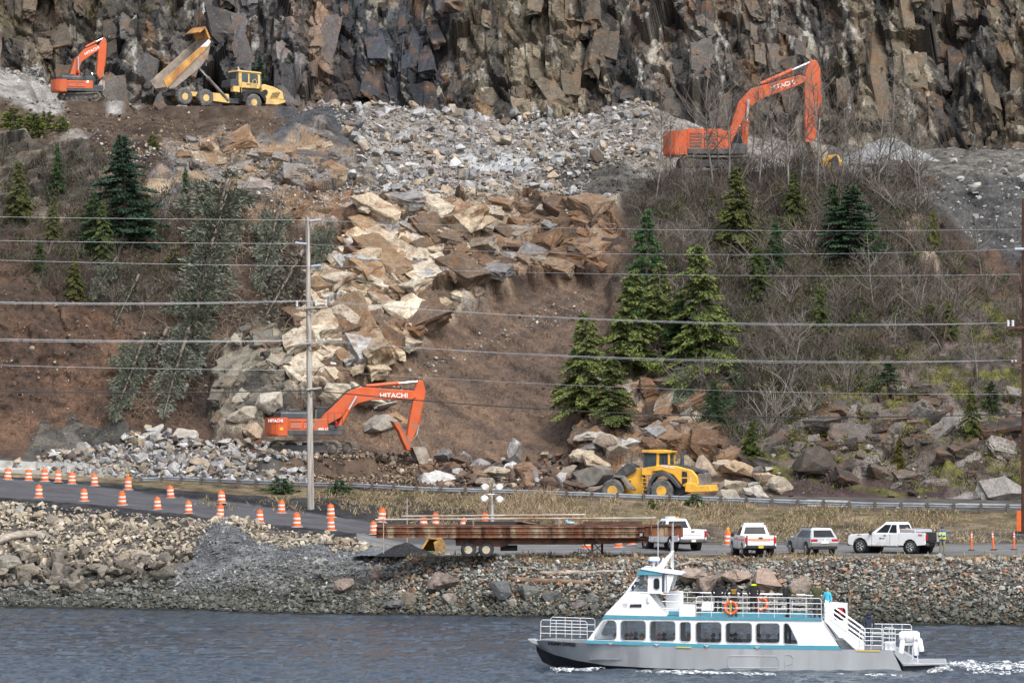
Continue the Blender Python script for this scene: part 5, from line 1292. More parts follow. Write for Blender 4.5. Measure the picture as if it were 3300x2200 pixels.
def excavator(px, py, d, rz, label, tr_rz, k, boom, armp, boomram, armram, bktram, bkt, zo=0.0, ku=1.0, cab=True, dark_hood=True, text=None, lamp=False, thumb=None, tall_panel=False, lit=()):
    """px,py: ground point under the turntable; boom/arm outlines given in photo pixels"""
    p = P(px, py, d); t = thing("excavator", label, "excavator", p, rz)
    sd = Side(px, py, d, rz); q = k
    und = link("undercarriage", None, None, t); und.rotation_euler = (0, 0, tr_rz - rz)
    mb = MB(); mb.box((0, 0, .72 * q), (2.0 * q, 2.0 * q, .5 * q)); mb.cyl((0, 0, .9 * q), (0, 0, 1.25 * q), .85 * q, .85 * q, 20); und.data = None
    mb.part("car_body", m_dgrey, und)
    for yy in (-1.35, 1.35): crawler(und, 5.4 * q * ku, .58 * q * ku, .65 * q, yy * q)
    mb = MB(); mb.prism([(-2.9 * q, 1.22 * q), (2.15 * q, 1.22 * q), (2.2 * q, 1.32 * q), (2.15 * q, 1.62 * q), (-2.9 * q, 1.62 * q)], -1.55 * q, 1.5 * q); mb.part("house_deck", m_dgrey, t, .04)
    # counterweight: rounded at the back corners
    ol = [(-2.3, -1.58), (-3.2, -1.58), (-3.6, -1.2), (-3.78, -.5), (-3.78, .5), (-3.6, 1.2), (-3.2, 1.58), (-2.3, 1.58)]
    mb = MB(); zt = 2.62 if not tall_panel else 2.95
    mb.loft([[Vector((a * q * (.97 if z < 1.3 else 1), b * q, z * q)) for a, b in ol] for z in (1.12, 1.3, zt - .12, zt)]); cw = mb.part("counterweight", m_orange, t, .06, seg=2)
    # engine side panel with louvred openings
    zt2 = 2.5 if not tall_panel else 2.95
    for sy in (-1, 1):
        mb = MB(); mb.prism([(-2.3 * q, 1.5 * q), (1.0 * q, 1.5 * q), (.95 * q, zt2 * q), (-2.3 * q, zt2 * q)], sy * 1.50 * q, sy * 1.0 * q); pn = mb.part("engine_panel", m_orange, t, .04)
        for gx in (-2.1, -1.02):
            mb = MB(); mb.box(((gx + .43) * q, sy * 1.505 * q, (1.72 + (zt2 - 1.72 - .2) / 2) * q), (.92 * q, .02, (zt2 - .2 - 1.72) * q)); g = mb.part("grille", m_black, pn)
            for i in range(9):
                mb = MB(); mb.box(((gx + .43) * q, sy * 1.53 * q, (1.78 + (zt2 - .3 - 1.78) * i / 8) * q), (.9 * q, .04, .035 * q), (sy * .5, 0, 0)); mb.part("louvre", m_orange, g)
    mb = MB()
    if dark_hood:
        mb.loft([[Vector((x * q, y * q, z * q)) for x, y in ((-2.9, -1.42), (-.4, -1.42), (-.4, 1.42), (-2.9, 1.42))] for z in (2.5, 2.98)] + [[Vector((x * q, y * q, 3.12 * q)) for x, y in ((-2.8, -1.2), (-.5, -1.2), (-.5, 1.2), (-2.8, 1.2))]])
        mb.part("engine_hood", m_dgrey, t, .05)
        mb = MB(); mb.box((-1.6 * q, -.5 * q, 3.2 * q), (1.0 * q, .7 * q, .18 * q)); mb.part("hood_cover", m_dgrey, t, .05)
        mb = MB(); mb.cyl((-.75 * q, -.7 * q, 3.05 * q), (-.75 * q, -.7 * q, 3.4 * q), .12 * q); mb.cyl((-.75 * q, -.7 * q, 3.38 * q), (-.75 * q, -.7 * q, 3.46 * q), .2 * q); mb.part("air_intake", m_black, t)
        mb = MB(); mb.box((-1.9 * q, .4 * q, 3.3 * q), (.35 * q, .4 * q, .5 * q), (0, .5, 0)); mb.part("exhaust", m_dgrey, t, .03)
    else:
        mb.prism([(-2.3 * q, zt2 * q), (.4 * q, zt2 * q), (.4 * q, (zt2 + .14) * q), (-2.2 * q, (zt2 + .14) * q)], -1.35 * q, 1.4 * q); mb.part("engine_hood", m_orange if tall_panel else m_dgrey, t, .04)
    # right-hand deck with toolbox and rails
    mb = MB(); mb.box((1.6 * q, -1.15 * q, 1.78 * q), (1.2 * q, .85 * q, .42 * q)); mb.part("toolbox", m_dgrey, t, .04)
    handrail(t, [(.95 * q, -1.5 * q, 2.0 * q), (.95 * q, -1.5 * q, 3.0 * q), (2.1 * q, -1.5 * q, 3.0 * q), (2.15 * q, -1.5 * q, 1.9 * q)], .03 * q)
    handrail(t, [(1.5 * q, -1.5 * q, 1.95 * q), (1.5 * q, -1.5 * q, 3.0 * q)], .025 * q)
    handrail(t, [(-.3 * q, -1.3 * q, 2.6 * q), (-.3 * q, -1.3 * q, 3.5 * q), (.5 * q, -1.3 * q, 3.5 * q), (.5 * q, -1.3 * q, 2.6 * q)], .025 * q)
    if cab:
        c0, c1 = .45 * q, 2.15 * q
        mb = MB(); mb.loft([[Vector((x, y * q, z * q)) for x, y in ((a, .45), (b_, .45), (b_, 1.48), (a, 1.48))] for z, a, b_ in ((1.62, c0, c1), (2.35, c0, c1 + .04), (3.35, c0 + .05, c1 - .25 * q))]); cb = mb.part("cab", m_glass, t, .05)
        mb = MB(); mb.box(((c0 + c1) / 2 - .08 * q, .96 * q, 3.4 * q), (1.6 * q, 1.05 * q, .1 * q)); mb.part("cab_roof", m_dgrey, cb, .03)
        for x, y in ((c0, .45), (c0, 1.48), (c1, .45), (c1, 1.48)):
            mb = MB(); mb.tube([(x, y * q, 1.62 * q), (x + .02, y * q, 2.35 * q), (x + (.05 if x == c0 else -.25 * q), y * q, 3.38 * q)], .045 * q, 6); mb.part("cab_post", m_dgrey, cb)
        mb = MB(); mb.prism([(c0 + .03, 1.5 * q), (c1, 1.5 * q), (c1, 1.98 * q), (c0 + .03, 1.98 * q)], .44 * q, 1.5 * q); mb.part("cab_base", m_dgrey, cb, .02)
        for lx in lit:
            mb = MB(); mb.cyl((lx * q, .4 * q, 3.5 * q), ((lx + .1) * q, .36 * q, 3.5 * q), .1 * q, .1 * q, 10); mb.part("work_lamp", m_lamp, cb)
    for o_ in t.children:
        if o_ is not und: o_.location.z += zo
    # boom, arm, rams
    B = arm_box(t, "boom", sd.L(boom), .72 * q, m_orange, .05)
    A = arm_box(t, "arm", sd.L(armp), .52 * q, m_orange, .05)
    for sy in (-1, 1): ram(t, sd(*boomram[0]), sd(*boomram[1]), sy * .62 * q, .17 * q, .58, "boom_cylinder")
    ram(t, sd(*armram[0]), sd(*armram[1]), 0, .17 * q, .62, "arm_cylinder")
    ram(t, sd(*bktram[0]), sd(*bktram[1]), 0, .14 * q, .6, "bucket_cylinder")
    a_, b_ = sd(*bktram[1]), sd(*bkt[1])
    mb = MB(); mb.tube([(a_[0], .18 * q, a_[1]), (b_[0], .18 * q, b_[1])], .09 * q, 6); mb.part("bucket_link", m_steel, t)
    mb = MB(); mb.tube([(a_[0], -.18 * q, a_[1]), (sd(*bkt[0])[0], -.18 * q, sd(*bkt[0])[1] + .3 * q)], .08 * q, 6); mb.part("bucket_link", m_steel, t)
    bucket(t, sd(*bkt[0]), sd(*bkt[1]), sd(*bkt[2]), 1.65 * q, m_bkt)
    if thumb:
        mb = MB(); mb.prism(sd.L(thumb), -.5 * q, .5 * q); mb.part("thumb", m_orange, t, .03)
        mb = MB(); tp = sd.L(thumb); mb.prism([(x - .12 * q, z) for x, z in tp[:len(tp) // 2 + 1]] + [(x - .02, z) for x, z in tp[:len(tp) // 2 + 1][::-1]], -.52 * q, .52 * q); mb.part("thumb_rake", m_steel, t)
    for bx, by, off in ((boom[2][0], boom[2][1], -.3), (boom[2][0], boom[2][1], .3)):
        pts = [sd(*boom[1]), sd(*boom[2]), sd(*boom[3]), sd(*boom[4])]
        mb = MB(); mb.tube([(x, off * q, z + .1 * q) for x, z in pts], .035 * q, 5); mb.part("hydraulic_hose", m_black, t)
    if text:
        (tx, ty), size, ang = text; a2 = sd(tx, ty, -.37 * q); text_on(B, "HITACHI", size, (a2[0], -.365 * q, a2[1]), m_wtext, (R(90), -ang, 0), .008, 1.15)
    return t, sd

ex1, sd1 = excavator(1007, 1472, 391, R(14), "orange excavator at the foot of the slide with dark hood and counterweight to the left", R(-24), .97, zo=.52, ku=1.18,
    boom=[(1030,1352),(1048,1330),(1118,1262),(1160,1246),(1328,1258),(1338,1280),(1322,1288),(1205,1286),(1150,1300),(1095,1345),(1046,1372)],
    armp=[(1345,1222),(1360,1226),(1369,1262),(1362,1300),(1340,1385),(1322,1425),(1306,1420),(1316,1350),(1328,1290),(1330,1262)],
    boomram=((1085,1378),(1143,1276)), armram=((1178,1244),(1346,1228)), bktram=((1358,1300),(1342,1400)),
    bkt=((1318,1440),(1362,1440),(1345,1520)), text=((1268,1274), .50, 0.0), thumb=[(1258,1356),(1285,1366),(1300,1395),(1320,1430),(1322,1452),(1306,1450),(1292,1420),(1280,1390)])
text_on(ex1, "HITACHI", .32, (-3.32 * .97, -1.60 * .97, 2.35 * .97 + .52), m_wtext, (R(90), 0, R(-14)), .01, .9)
m_sticker = M("yellow_sticker", (.75, .50, .04), .5, var=.05)
mb = MB(); mb.box((-2.85 * .97, -1.60 * .97, 1.72 * .97 + .52), (.26, .02, .2)); mb.part("warning_sticker", m_sticker, ex1)
text_on(ex1, "490 LD", .3, (.6 * .97, -1.51 * .97, 1.68 * .97 + .52), m_wtext, bold=.006)
mb = MB(); mb.cyl((1.55, -1.62, 2.35), (1.55, -1.62, 2.8), .09); mb.part("fire_extinguisher", m_redlens, ex1)

ex2, sd2 = excavator(2302, 553, 450, R(8), "large orange excavator high on the right behind the bare alders", R(5), 1.2,
    boom=[(2332,452),(2348,420),(2378,330),(2420,285),(2578,240),(2600,248),(2596,262),(2570,275),(2450,320),(2418,345),(2385,400),(2355,462)],
    armp=[(2614,190),(2632,192),(2645,220),(2646,300),(2630,440),(2612,462),(2596,458),(2594,300),(2592,265),(2598,225)],
    boomram=((2396,486),(2408,320)), armram=((2452,270),(2618,196)), bktram=((2646,300),(2642,415)),
    bkt=((2600,455),(2650,468),(2628,548)), dark_hood=False, text=((2523,274), .52, .27), tall_panel=True, lit=(1.2, 1.9))
ex3, sd3 = excavator(265, 330, 484, R(20), "small orange excavator at the upper left with counterweight to the left", R(-10), .80,
    boom=[(222,280),(222,250),(238,195),(268,160),(306,142),(318,150),(316,162),(300,172),(262,200),(246,240),(238,285)],
    armp=[(330,118),(338,124),(341,140),(336,200),(328,250),(316,254),(308,240),(312,180),(314,150)],
    boomram=((250,285),(248,185)), armram=((276,152),(330,122)), bktram=((338,165),(330,245)),
    bkt=((318,256),(330,262),(290,298)), dark_hood=True, text=((296,164), .36, .46), lit=(1.3,))
mb = MB(); mb.box((.2, -1.25, 1.9), (.12, .12, .12)); mb.part("work_lamp", m_lamp, ex3)
mb = MB(); mb.tube([(-2.2, -1.0, 2.3), (-2.3, -1.0, 3.4)], .02, 5); mb.part("aerial", m_dgrey, ex3)

# ------------------------------------------------------------------ articulated dump truck with raised body
RZ = R(31); dt = thing("dump_truck", "yellow articulated dump truck with its long bed raised, on the upper left terrace", "dump truck", P(740, 352, 486), RZ)
D = Side(740, 352, 486, RZ); YN = -1.35
def dpoly(name, pts, y0, y1, m, bev=.03, parent=dt, yref=YN):
    mb = MB(); mb.prism(D.L(pts, yref), y0, y1); return mb.part(name, m, parent, bev)
for cx_w, cy_w in ((603, 320), (668, 322), (817, 331)):
    for y0, y1, out in ((-1.55, -.85, -1), (.85, 1.55, 1)):
        w = link("wheel", None, None, dt); x, z = D(cx_w, cy_w, YN); wheel_parts(w, x, z, y0, y1, .86, .33, m_tyre, m_yelp, 1, outer=out)
dpoly("rear_frame", [(560,318),(690,318),(735,322),(735,306),(700,302),(560,306)], -.5, .5, m_dgrey)
dpoly("bogie_beam", [(590,312),(602,300),(690,306),(680,322)], -.8, .8, m_yelp)
dpoly("hitch", [(700,330),(700,303),(750,306),(752,335)], -.75, .75, m_yelp)
dpoly("front_frame", [(752,335),(752,318),(795,318),(860,322),(860,336)], -.6, .6, m_dgrey)
dpoly("fender", [(782,330),(784,308),(798,294),(822,290),(845,298),(856,316),(854,332),(846,318),(834,304),(814,300),(798,308),(790,330)], -1.5, -.7, m_black)
dpoly("bumper", [(855,335),(855,317),(918,320),(916,328),(890,336)], -1.4, 1.4, m_yelp)
hd = dpoly("engine_hood", [(848,318),(846,280),(852,270),(885,278),(912,292),(916,318)], -1.2, 1.2, m_yelp, .08)
for i in range(6):
    a_ = D(874 + i * 4.2, 306 - i * .4, -1.2); mb = MB(); mb.box((a_[0], -1.21, a_[1]), (.07, .02, .62), (0, .5, 0)); mb.part("grille_slot", m_black, hd)
mb = MB(); a_ = D(853, 297, -1.25); mb.cyl((a_[0], -1.15, a_[1]), (a_[0], -1.35, a_[1]), .27, .27, 18); mb.part("air_filter", m_black, dt)
cb = dpoly("cab", [(778,284),(777,232),(783,230),(845,234),(846,272),(842,286)], -.95, .95, m_yelp, .05)
dpoly("side_window", [(787,264),(787,236),(806,237),(806,266)], -.98, -.90, m_glass, 0, cb)
dpoly("side_window", [(811,266),(811,237),(836,239),(838,268)], -.98, -.90, m_glass, 0, cb)
dpoly("side_window", [(787,264),(787,236),(806,237),(806,266)], .90, .98, m_glass, 0, cb)
dpoly("windshield", [(844,272),(841,236),(849,238),(852,272)], -.85, .85, m_glass, 0, cb)
dpoly("rear_window", [(770,262),(773,232),(779,232),(777,264)], -.8, .8, m_glass, 0, cb)
dpoly("cab_roof", [(773,233),(775,227),(846,232),(848,237)], -1.05, 1.05, m_yelp, .03, cb)
for i in range(3):
    a_ = D(797 + i * 4.5, 272, -.97); mb = MB(); mb.box((a_[0], -.97, a_[1]), (.06, .02, .2), (0, -.5, 0)); mb.part("vent_slot", m_black, cb)
dpoly("battery_box", [(757,298),(757,280),(776,280),(778,300)], -1.2, -.6, m_yelp)
dpoly("air_cleaner", [(750,282),(752,260),(772,256),(776,282)], -1.0, .9, m_dgrey, .05)
mb = MB(); a_ = D(765, 258, -.5); b_ = D(769, 222, -.5); mb.tube([(a_[0], -.5, a_[1]), (b_[0], -.5, b_[1]), (b_[0] - .1, -.5, b_[1] + .15)], .11, 10); mb.part("exhaust_pipe", m_chrome, dt, smooth=True)
for xs in ((772, 300, 780, 262), (812, 282, 826, 256)):
    a_ = D(xs[0], xs[1], -1.15); b_ = D(xs[2], xs[3], -1.15)
    handrail(dt, [(a_[0], -1.15, a_[1]), (a_[0] + .1, -1.15, b_[1] - .1), (b_[0] - .1, -1.15, b_[1]), (b_[0], -1.15, b_[1] - .15), (b_[0], -1.15, a_[1])], .03, m_yelp)
# the body, tipped back about its rear hinge
bed = link("dump_body", None, None, dt)
near = D.L([(556,297),(537,270),(678,134),(683,150),(676,185),(655,222),(610,262),(574,293)], YN)
mb = MB(); mb.prism(near, YN - .06, YN + .03); mb.part("near_side", m_bed, bed, .02)
mb = MB(); mb.prism(near, -YN - .03, -YN + .06); mb.part("far_side", m_bed, bed, .02)
fl = D.L([(556,297),(574,293),(610,262),(655,222),(676,185),(668,186),(646,220),(604,258),(570,287),(552,291)], YN)
mb = MB(); mb.prism(fl, YN, -YN); mb.part("bed_floor", m_bed, bed, .02)
hb = D.L([(676,185),(683,150),(678,134),(672,136),(676,150),(668,186)], YN); mb = MB(); mb.prism(hb, YN, -YN); mb.part("headboard", m_bed, bed, .02)
rl = D.L([(537,270),(678,134),(681,152),(551,292),(548,298)], YN); mb = MB(); mb.prism(rl, YN - .16, YN - .062); mb.part("side_rail", m_bedo, bed, .02)
rl = D.L([(537,270),(678,134),(680,142),(540,278)], YN); mb = MB(); mb.prism(rl, -YN + .062, -YN + .14); mb.part("side_rail", m_bedo, bed, .02)
wp = D.L([(650,160),(676,134),(682,142),(672,158)], YN); mb = MB(); mb.prism(wp, YN - .18, YN - .161); mb.part("white_patch", m_white, bed)
sg = D.L([(678,134),(664,96),(668,93),(684,132)], YN); mb = MB(); mb.prism(sg, YN - .05, -YN + .05); mb.part("spill_guard", m_bedo, bed, .02)
sg = D.L([(664,96),(648,112),(650,115),(668,98)], YN); mb = MB(); mb.prism(sg, YN - .05, -YN + .05); mb.part("spill_guard_lip", m_bedo, bed, .02)
for yy in (-.75, .75):
    ram(dt, D(738, 326, yy), D(628, 206, yy), yy, .15, .60, "hoist_cylinder", m_steel)

# ------------------------------------------------------------------ wheel loader, front to the left
RZL = R(-16); wl = thing("wheel_loader", "yellow wheel loader with its grey bucket up behind the guardrail", "wheel loader", P(2065, 1618, 372), RZL)
W = Side(2065, 1618, 372, RZL); YL = -1.2
def wpoly(name, pts, y0, y1, m, bev=.03, parent=wl, yref=YL):
    mb = MB(); mb.prism(W.L(pts, yref), y0, y1); return mb.part(name, m, parent, bev)
for cx_w in (1976, 2132):
    for y0, y1, out in ((-1.5, -.8, -1), (.8, 1.5, 1)):
        w = link("wheel", None, None, wl); x, z = W(cx_w, 1580, -1.2); wheel_parts(w, x, z, y0, y1, .88, .38, m_tyre, m_yel, 1, outer=out)
wpoly("rear_frame", [(2068,1600),(2068,1570),(2200,1565),(2205,1588),(2160,1600)], -.6, .6, m_dgrey)
wpoly("front_frame", [(1985,1600),(2000,1560),(2020,1505),(2060,1508),(2062,1560),(2068,1600)], -.45, .45, m_yel, .04)
bh = wpoly("engine_hood", [(2096,1520),(2110,1496),(2175,1500),(2225,1513),(2243,1535),(2245,1562),(2200,1570),(2185,1555),(2165,1530),(2130,1516)], -1.05, 1.05, m_yel, .08)
wpoly("hood_top", [(2125,1497),(2130,1494),(2190,1499),(2258,1515),(2262,1528),(2232,1518),(2180,1504)], -.85, .85, m_dgrey, .02)
wpoly("side_vent", [(2192,1535),(2194,1516),(2209,1520),(2210,1535)], -1.08, -1.03, m_black, .01, bh)
wpoly("side_vent", [(2193,1560),(2193,1540),(2210,1540),(2210,1552)], -1.08, -1.03, m_black, .01, bh)
wpoly("rear_grille", [(2243,1565),(2240,1525),(2266,1522),(2268,1562)], -.85, .85, m_steel, .04)
wpoly("counterweight", [(2203,1584),(2203,1556),(2212,1552),(2238,1556),(2240,1563),(2282,1560),(2288,1582),(2270,1584),(2220,1586)], -1.15, 1.15, m_yel, .06)
wpoly("fender", [(2085,1590),(2090,1555),(2106,1525),(2125,1518),(2150,1522),(2172,1540),(2192,1565),(2190,1572),(2178,1566),(2160,1545),(2140,1532),(2115,1535),(2100,1555),(2093,1592)], -1.45, -.6, m_dgrey)
wpoly("fender", [(1976,1536),(1978,1530),(2008,1532),(2030,1560),(2045,1575),(2040,1580),(2022,1572),(2002,1540)], -1.45, -.7, m_steel)
wpoly("cab_base", [(2062,1530),(2062,1508),(2075,1505),(2110,1500),(2108,1524),(2096,1532)], -.85, .85, m_yel, .04)
cb = wpoly("cab", [(2066,1520),(2070,1458),(2148,1458),(2150,1500),(2112,1500),(2100,1512),(2076,1520)], -.78, .78, m_glass, .04)
wpoly("cab_roof", [(2061,1455),(2064,1449),(2120,1448),(2158,1453),(2156,1459),(2130,1460),(2064,1458)], -.95, .95, m_yel, .03, cb)
for pts in ([(2109,1500),(2110,1457),(2118,1457),(2118,1500)], [(2146,1500),(2145,1458),(2152,1458),(2152,1500)], [(2066,1520),(2069,1458),(2072,1458),(2071,1520)], [(2080,1520),(2081,1458),(2083,1458),(2083,1520)]):
    for y0, y1 in ((-.83, -.74), (.74, .83)): wpoly("cab_post", pts, y0, y1, m_yel if pts[0][0] > 2100 else m_dgrey, .01, cb)
mb = MB(); a_ = W(2195, 1500, 0); mb.tube([(a_[0], .2, a_[1]), (a_[0], .2, a_[1] + .75), (a_[0] + .25, .2, a_[1] + 1.05)], [.16, .13, .11], 12); mb.part("exhaust_pipe", m_dgrey, wl, smooth=True)
for i in range(4):
    a_ = W(2077, 1540 + i * 12, -1.1); mb = MB(); mb.box((a_[0], -1.15, a_[1]), (.36, .25, .05)); mb.part("step", m_yel, wl)
for xx in (2070, 2085):
    a_ = W(xx, 1535, -1.2); b_ = W(xx, 1588, -1.2); handrail(wl, [(a_[0], -1.2, a_[1]), (b_[0], -1.2, b_[1])], .03, m_yel, "ladder_rail")
handrail(wl, [(W(2140, 1498)[0], -1.0, W(0, 1498)[1]), (W(2140, 1472)[0], -1.0, W(0, 1472)[1]), (W(2152, 1472)[0], -1.0, W(0, 1472)[1]), (W(2152, 1498)[0], -1.0, W(0, 1498)[1])], .025)
for sy in (-.75, .55):
    wpoly("lift_arm", [(2044,1515),(2038,1500),(2018,1490),(1990,1512),(1955,1550),(1925,1575),(1905,1582),(1912,1592),(1940,1588),(1975,1560),(2005,1535)], sy, sy + .2, m_dgrey, .02)
wpoly("linkage", [(1998,1510),(2012,1494),(2025,1490),(2030,1498),(2015,1505),(2004,1515)], -.18, .18, m_dgrey)
ram(wl, W(2040, 1545), W(1960, 1552), -.45, .11, .6, "lift_cylinder", m_yel); ram(wl, W(2040, 1545), W(1960, 1552), .45, .11, .6, "lift_cylinder", m_yel)
ram(wl, W(2035, 1508), W(2005, 1500), 0, .11, .7, "tilt_cylinder", m_yel)
bk = wpoly("loader_bucket", [(1848,1522),(1918,1500),(1945,1512),(1948,1530),(1925,1560),(1893,1568),(1893,1562),(1918,1554),(1938,1530),(1936,1516),(1916,1508),(1852,1528)], -1.55, 1.55, m_steel, .02)
for sy in (-1, 1): wpoly("bucket_side", [(1848,1522),(1918,1500),(1945,1512),(1948,1530),(1925,1560),(1893,1568),(1870,1545)], sy * 1.55, sy * 1.6, m_steel, .01, bk)
text_on(wl, "VOLVO", .26, (W(2150, 1501, -1.06)[0], -1.065, W(0, 1503)[1]), m_wtext, (R(90), R(8), 0), .006, 1.2)
mb = MB(); a_ = W(2101, 1485); mb.sphere((a_[0], -.1, a_[1] - .1), .28, 10, 8, (.8, 1, 1.2)); mb.sphere((a_[0], -.1, a_[1] + .32), .12); op = mb  # seated operator in the cab
bpy_op = op.part("operator", m_hivis, wl, smooth=True)
mb = MB(); a_ = W(2062, 1465, -.9); mb.box((a_[0], -1.0, a_[1]), (.06, .12, .3)); mb.part("mirror", m_black, wl)
text_on(wl, "L220H", .2, (W(2222, 1546, -1.07)[0], -1.07, W(0, 1546)[1]), m_wtext, (R(90), R(-80), 0))

# top of another yellow machine behind the brush on the upper right
ym = thing("yellow_machine", "yellow cab and hood of a machine half hidden in the upper right brush", "machine", P(2690, 585, 446), R(-10))
Ys = Side(2690, 585, 446, R(-10))
for nm, pts, y0, y1, m in (("hood", [(2642,526),(2672,502),(2700,500),(2712,522),(2716,575),(2660,575),(2660,530)], -1.0, 1.0, m_yel), ("cab", [(2700,500),(2706,512),(2714,560),(2712,575),(2680,575),(2684,526),(2668,524)], -1.06, 1.06, m_dgrey), ("chassis", [(2630,580),(2630,560),(2740,560),(2740,580)], -.9, .9, m_dgrey)):
    mb = MB(); mb.prism(Ys.L(pts), y0, y1); mb.part(nm, m, ym, .05)
for cx_w in (2655, 2715):
    for y0, y1, out in ((-1.2, -.75, -1), (.75, 1.2, 1)):
        w = link("wheel", None, None, ym); x, z = Ys(cx_w, 572); wheel_parts(w, x, z, y0, y1, .5, .22, m_tyre, m_yel, 1, outer=out)
# ------------------------------------------------------------------ roadside things
m_drum = M("drum_orange", (.78, .14, .024), .5, var=.08, dirt=(.42, .16, .07), dirt_amt=.3, dscale=2.5)
m_refl = M("reflective_white", (.72, .72, .71), .4, var=.08, dirt=(.45, .42, .38), dirt_amt=.3, dscale=3)
m_rub = M("grey_rubber_base", (.30, .30, .31), .8, var=.2)
m_post = M("weathered_post", (.115, .095, .08), .9, var=.4, scale=5, bump=.3, stretch=(2, 2, .4))
m_galv = M("galvanised_rail", (.36, .385, .41), .42, metal=.45, var=.12, scale=2)
m_conc = M("concrete", (.43, .43, .41), .9, var=.15, scale=2, bump=.15, dirt=(.28, .26, .23), dirt_amt=.25)
m_pole = M("grey_pole_wood", (.40, .37, .335), .9, var=.25, scale=3, bump=.25, dirt=(.13, .11, .095), dirt_amt=.35, dscale=.9, stretch=(3, 3, .18))
m_insul = M("grey_insulator", (.36, .41, .48), .35, var=.08)
m_wins = M("pale_insulator", (.62, .66, .68), .3, var=.05)
m_wire = M("aluminium_wire", (.46, .48, .50), .45, metal=.3, var=.05)
m_cable = M("black_cable", (.035, .036, .04), .7, var=.1)
m_arm = M("crossarm_wood", (.36, .335, .30), .9, var=.2, scale=4)

def make_drum():
    t = bpy.data.objects.new("traffic_drum", None); COL.objects.link(t)
    prof = [(.29, 0.05), (.285, .26), (.265, .27), (.265, .40), (.262, .41), (.25, .55), (.248, .56), (.24, .70), (.238, .71), (.225, .84), (.20, .90), (.19, .93)]
    mb = MB(); mb.lathe(prof, seg=20); d_ = mb.part("drum_body", m_drum, t, smooth=True)
    for r0, r1, z0, z1 in ((.272, .266, .275, .395), (.256, .248, .555, .675)):
        mb = MB(); mb.lathe([(r0 - .02, z0), (r0, z0), (r1, z1), (r1 - .02, z1)], seg=20); mb.part("reflective_band", m_refl, d_, smooth=True)
    mb = MB(); mb.lathe([(.05, 0), (.42, 0), (.42, .05), (.30, .08), (.05, .08)], seg=20); mb.part("rubber_base", m_rub, t)
    mb = MB(); mb.tube([(-.12, 0, .92), (-.10, 0, 1.0), (.10, 0, 1.0), (.12, 0, .92)], .03, 6); mb.part("handle", m_drum, t)
    return t
proto = make_drum(); first = [True]
def drum(px, py, d, label, lamp=False, hpx=None):
    t = proto if first[0] else copy_tree(proto); first[0] = False
    t.location = P(px, py, d); t.rotation_euler = (rng.normal(0, .035), rng.normal(0, .035), rng.uniform(0, 6)); t.scale = (rng.uniform(.95, 1.05),) * 2 + (rng.uniform(.94, 1.03),)
    tag(t, label, "traffic drum", "orange traffic drums lining the road")
    z = ground_d(px, d).z
    if abs(z - t.location.z) < 1.2: t.location.z = z
    if lamp:
        mb = MB(); mb.sphere((0, 0, 1.1), .12, 10, 6, (1, .5, 1)); mb.box((0, 0, .98), (.14, .1, .12)); mb.part("warning_light", M("amber_lens", (.85, .33, .03), .3, var=.05), t, smooth=True)
far = [(25,1524,387),(92,1533,386),(144,1541,385),(187,1551,383.5),(232,1560,382),(305,1567,380),(413,1588,377),(550,1613,370),(715,1630,365),(907,1655,359),(1067,1668,356),(1230,1686,353)]
ords = ["leftmost","second","third","fourth","fifth","sixth","seventh","eighth","ninth","tenth","eleventh","twelfth"]
for i, (x, y, d) in enumerate(far):
    drum(x, y, d, "orange and white drum, %s in the far row along the road" % ords[i], i == 6)
near_ = [(125,1602,362),(271,1612,360.5),(394,1627,358.5),(508,1640,356.5),(608,1650,355),(709,1662,353.5),(837,1675,351.5),(957,1687,349.5),(1067,1697,347.5),(1205,1708,345.5)]
for i, (x, y, d) in enumerate(near_):
    drum(x, y, d, "orange and white drum, %s in the near row along the road" % ords[i])
for x, y, d, lab in ((1365,1718,348,"short looking drum just behind the left part of the rusty deck"),(1403,1706,350,"taller drum behind the left part of the rusty deck, right of the short one"),(1563,1706,349,"drum behind the middle of the rusty deck near the light mast"),(1890,1777,334,"drum half hidden under the right part of the rusty deck"),(1993,1762,336,"drum in front of the white pickup's front wheel under the deck"),(2035,1757,338,"drum top showing beside the white pickup under the deck"),(1495,1730,347,"drum top poking over the rusty deck")):
    drum(x, y, d, lab)
drum(2346, 1759, 337, "wide drum with an amber light between the white pickups", True)

# tall thin delineators
for x, lab in ((3131,"left tubular delineator on the lot"),(3198,"middle tubular delineator, leaning, on the lot"),(3268,"right tubular delineator by the steel pole on the lot")):
    t = thing("delineator", lab, "delineator", ground_d(x + (4 if x == 3198 else 0), 326), group="orange tube delineators on the lot"); t.rotation_euler = (0, R(-4) if x == 3198 else 0, 0)
    mb = MB(); mb.lathe([(.06, .03), (.055, 1.15), (.03, 1.2)], seg=10); mb.part("tube", m_drum, t, smooth=True)
    for z in (.82, .98): mb = MB(); mb.lathe([(.05, z), (.064, z), (.064, z + .09), (.05, z + .09)], seg=10); mb.part("reflective_band", m_refl, t)
    mb = MB(); mb.box((0, 0, .03), (.4, .4, .06)); mb.part("base", m_black, t)
t = thing("barrier_marker", "orange plastic marker board at the right edge below the steel pole", "marker", ground_d(3284, 341)); mb = MB(); mb.box((0, 0, .9), (.3, .06, 1.4)); mb.part("board", m_drum, t); mb = MB(); mb.box((0, 0, .1), (.5, .4, .2)); mb.part("foot", m_black, t)
t = thing("traffic_cone", "small striped cone behind the right guardrail", "cone", P(2893, 1652, 362)); mb = MB(); mb.lathe([(.16, 0), (.05, .6), (.03, .7)], seg=12); mb.part("cone_body", m_drum, t, smooth=True); mb = MB(); mb.lathe([(.1, .3), (.122, .3), (.092, .42), (.08, .42)], seg=12); mb.part("reflective_band", m_refl, t); mb = MB(); mb.box((0, 0, .02), (.4, .4, .04)); mb.part("base", m_drum, t)

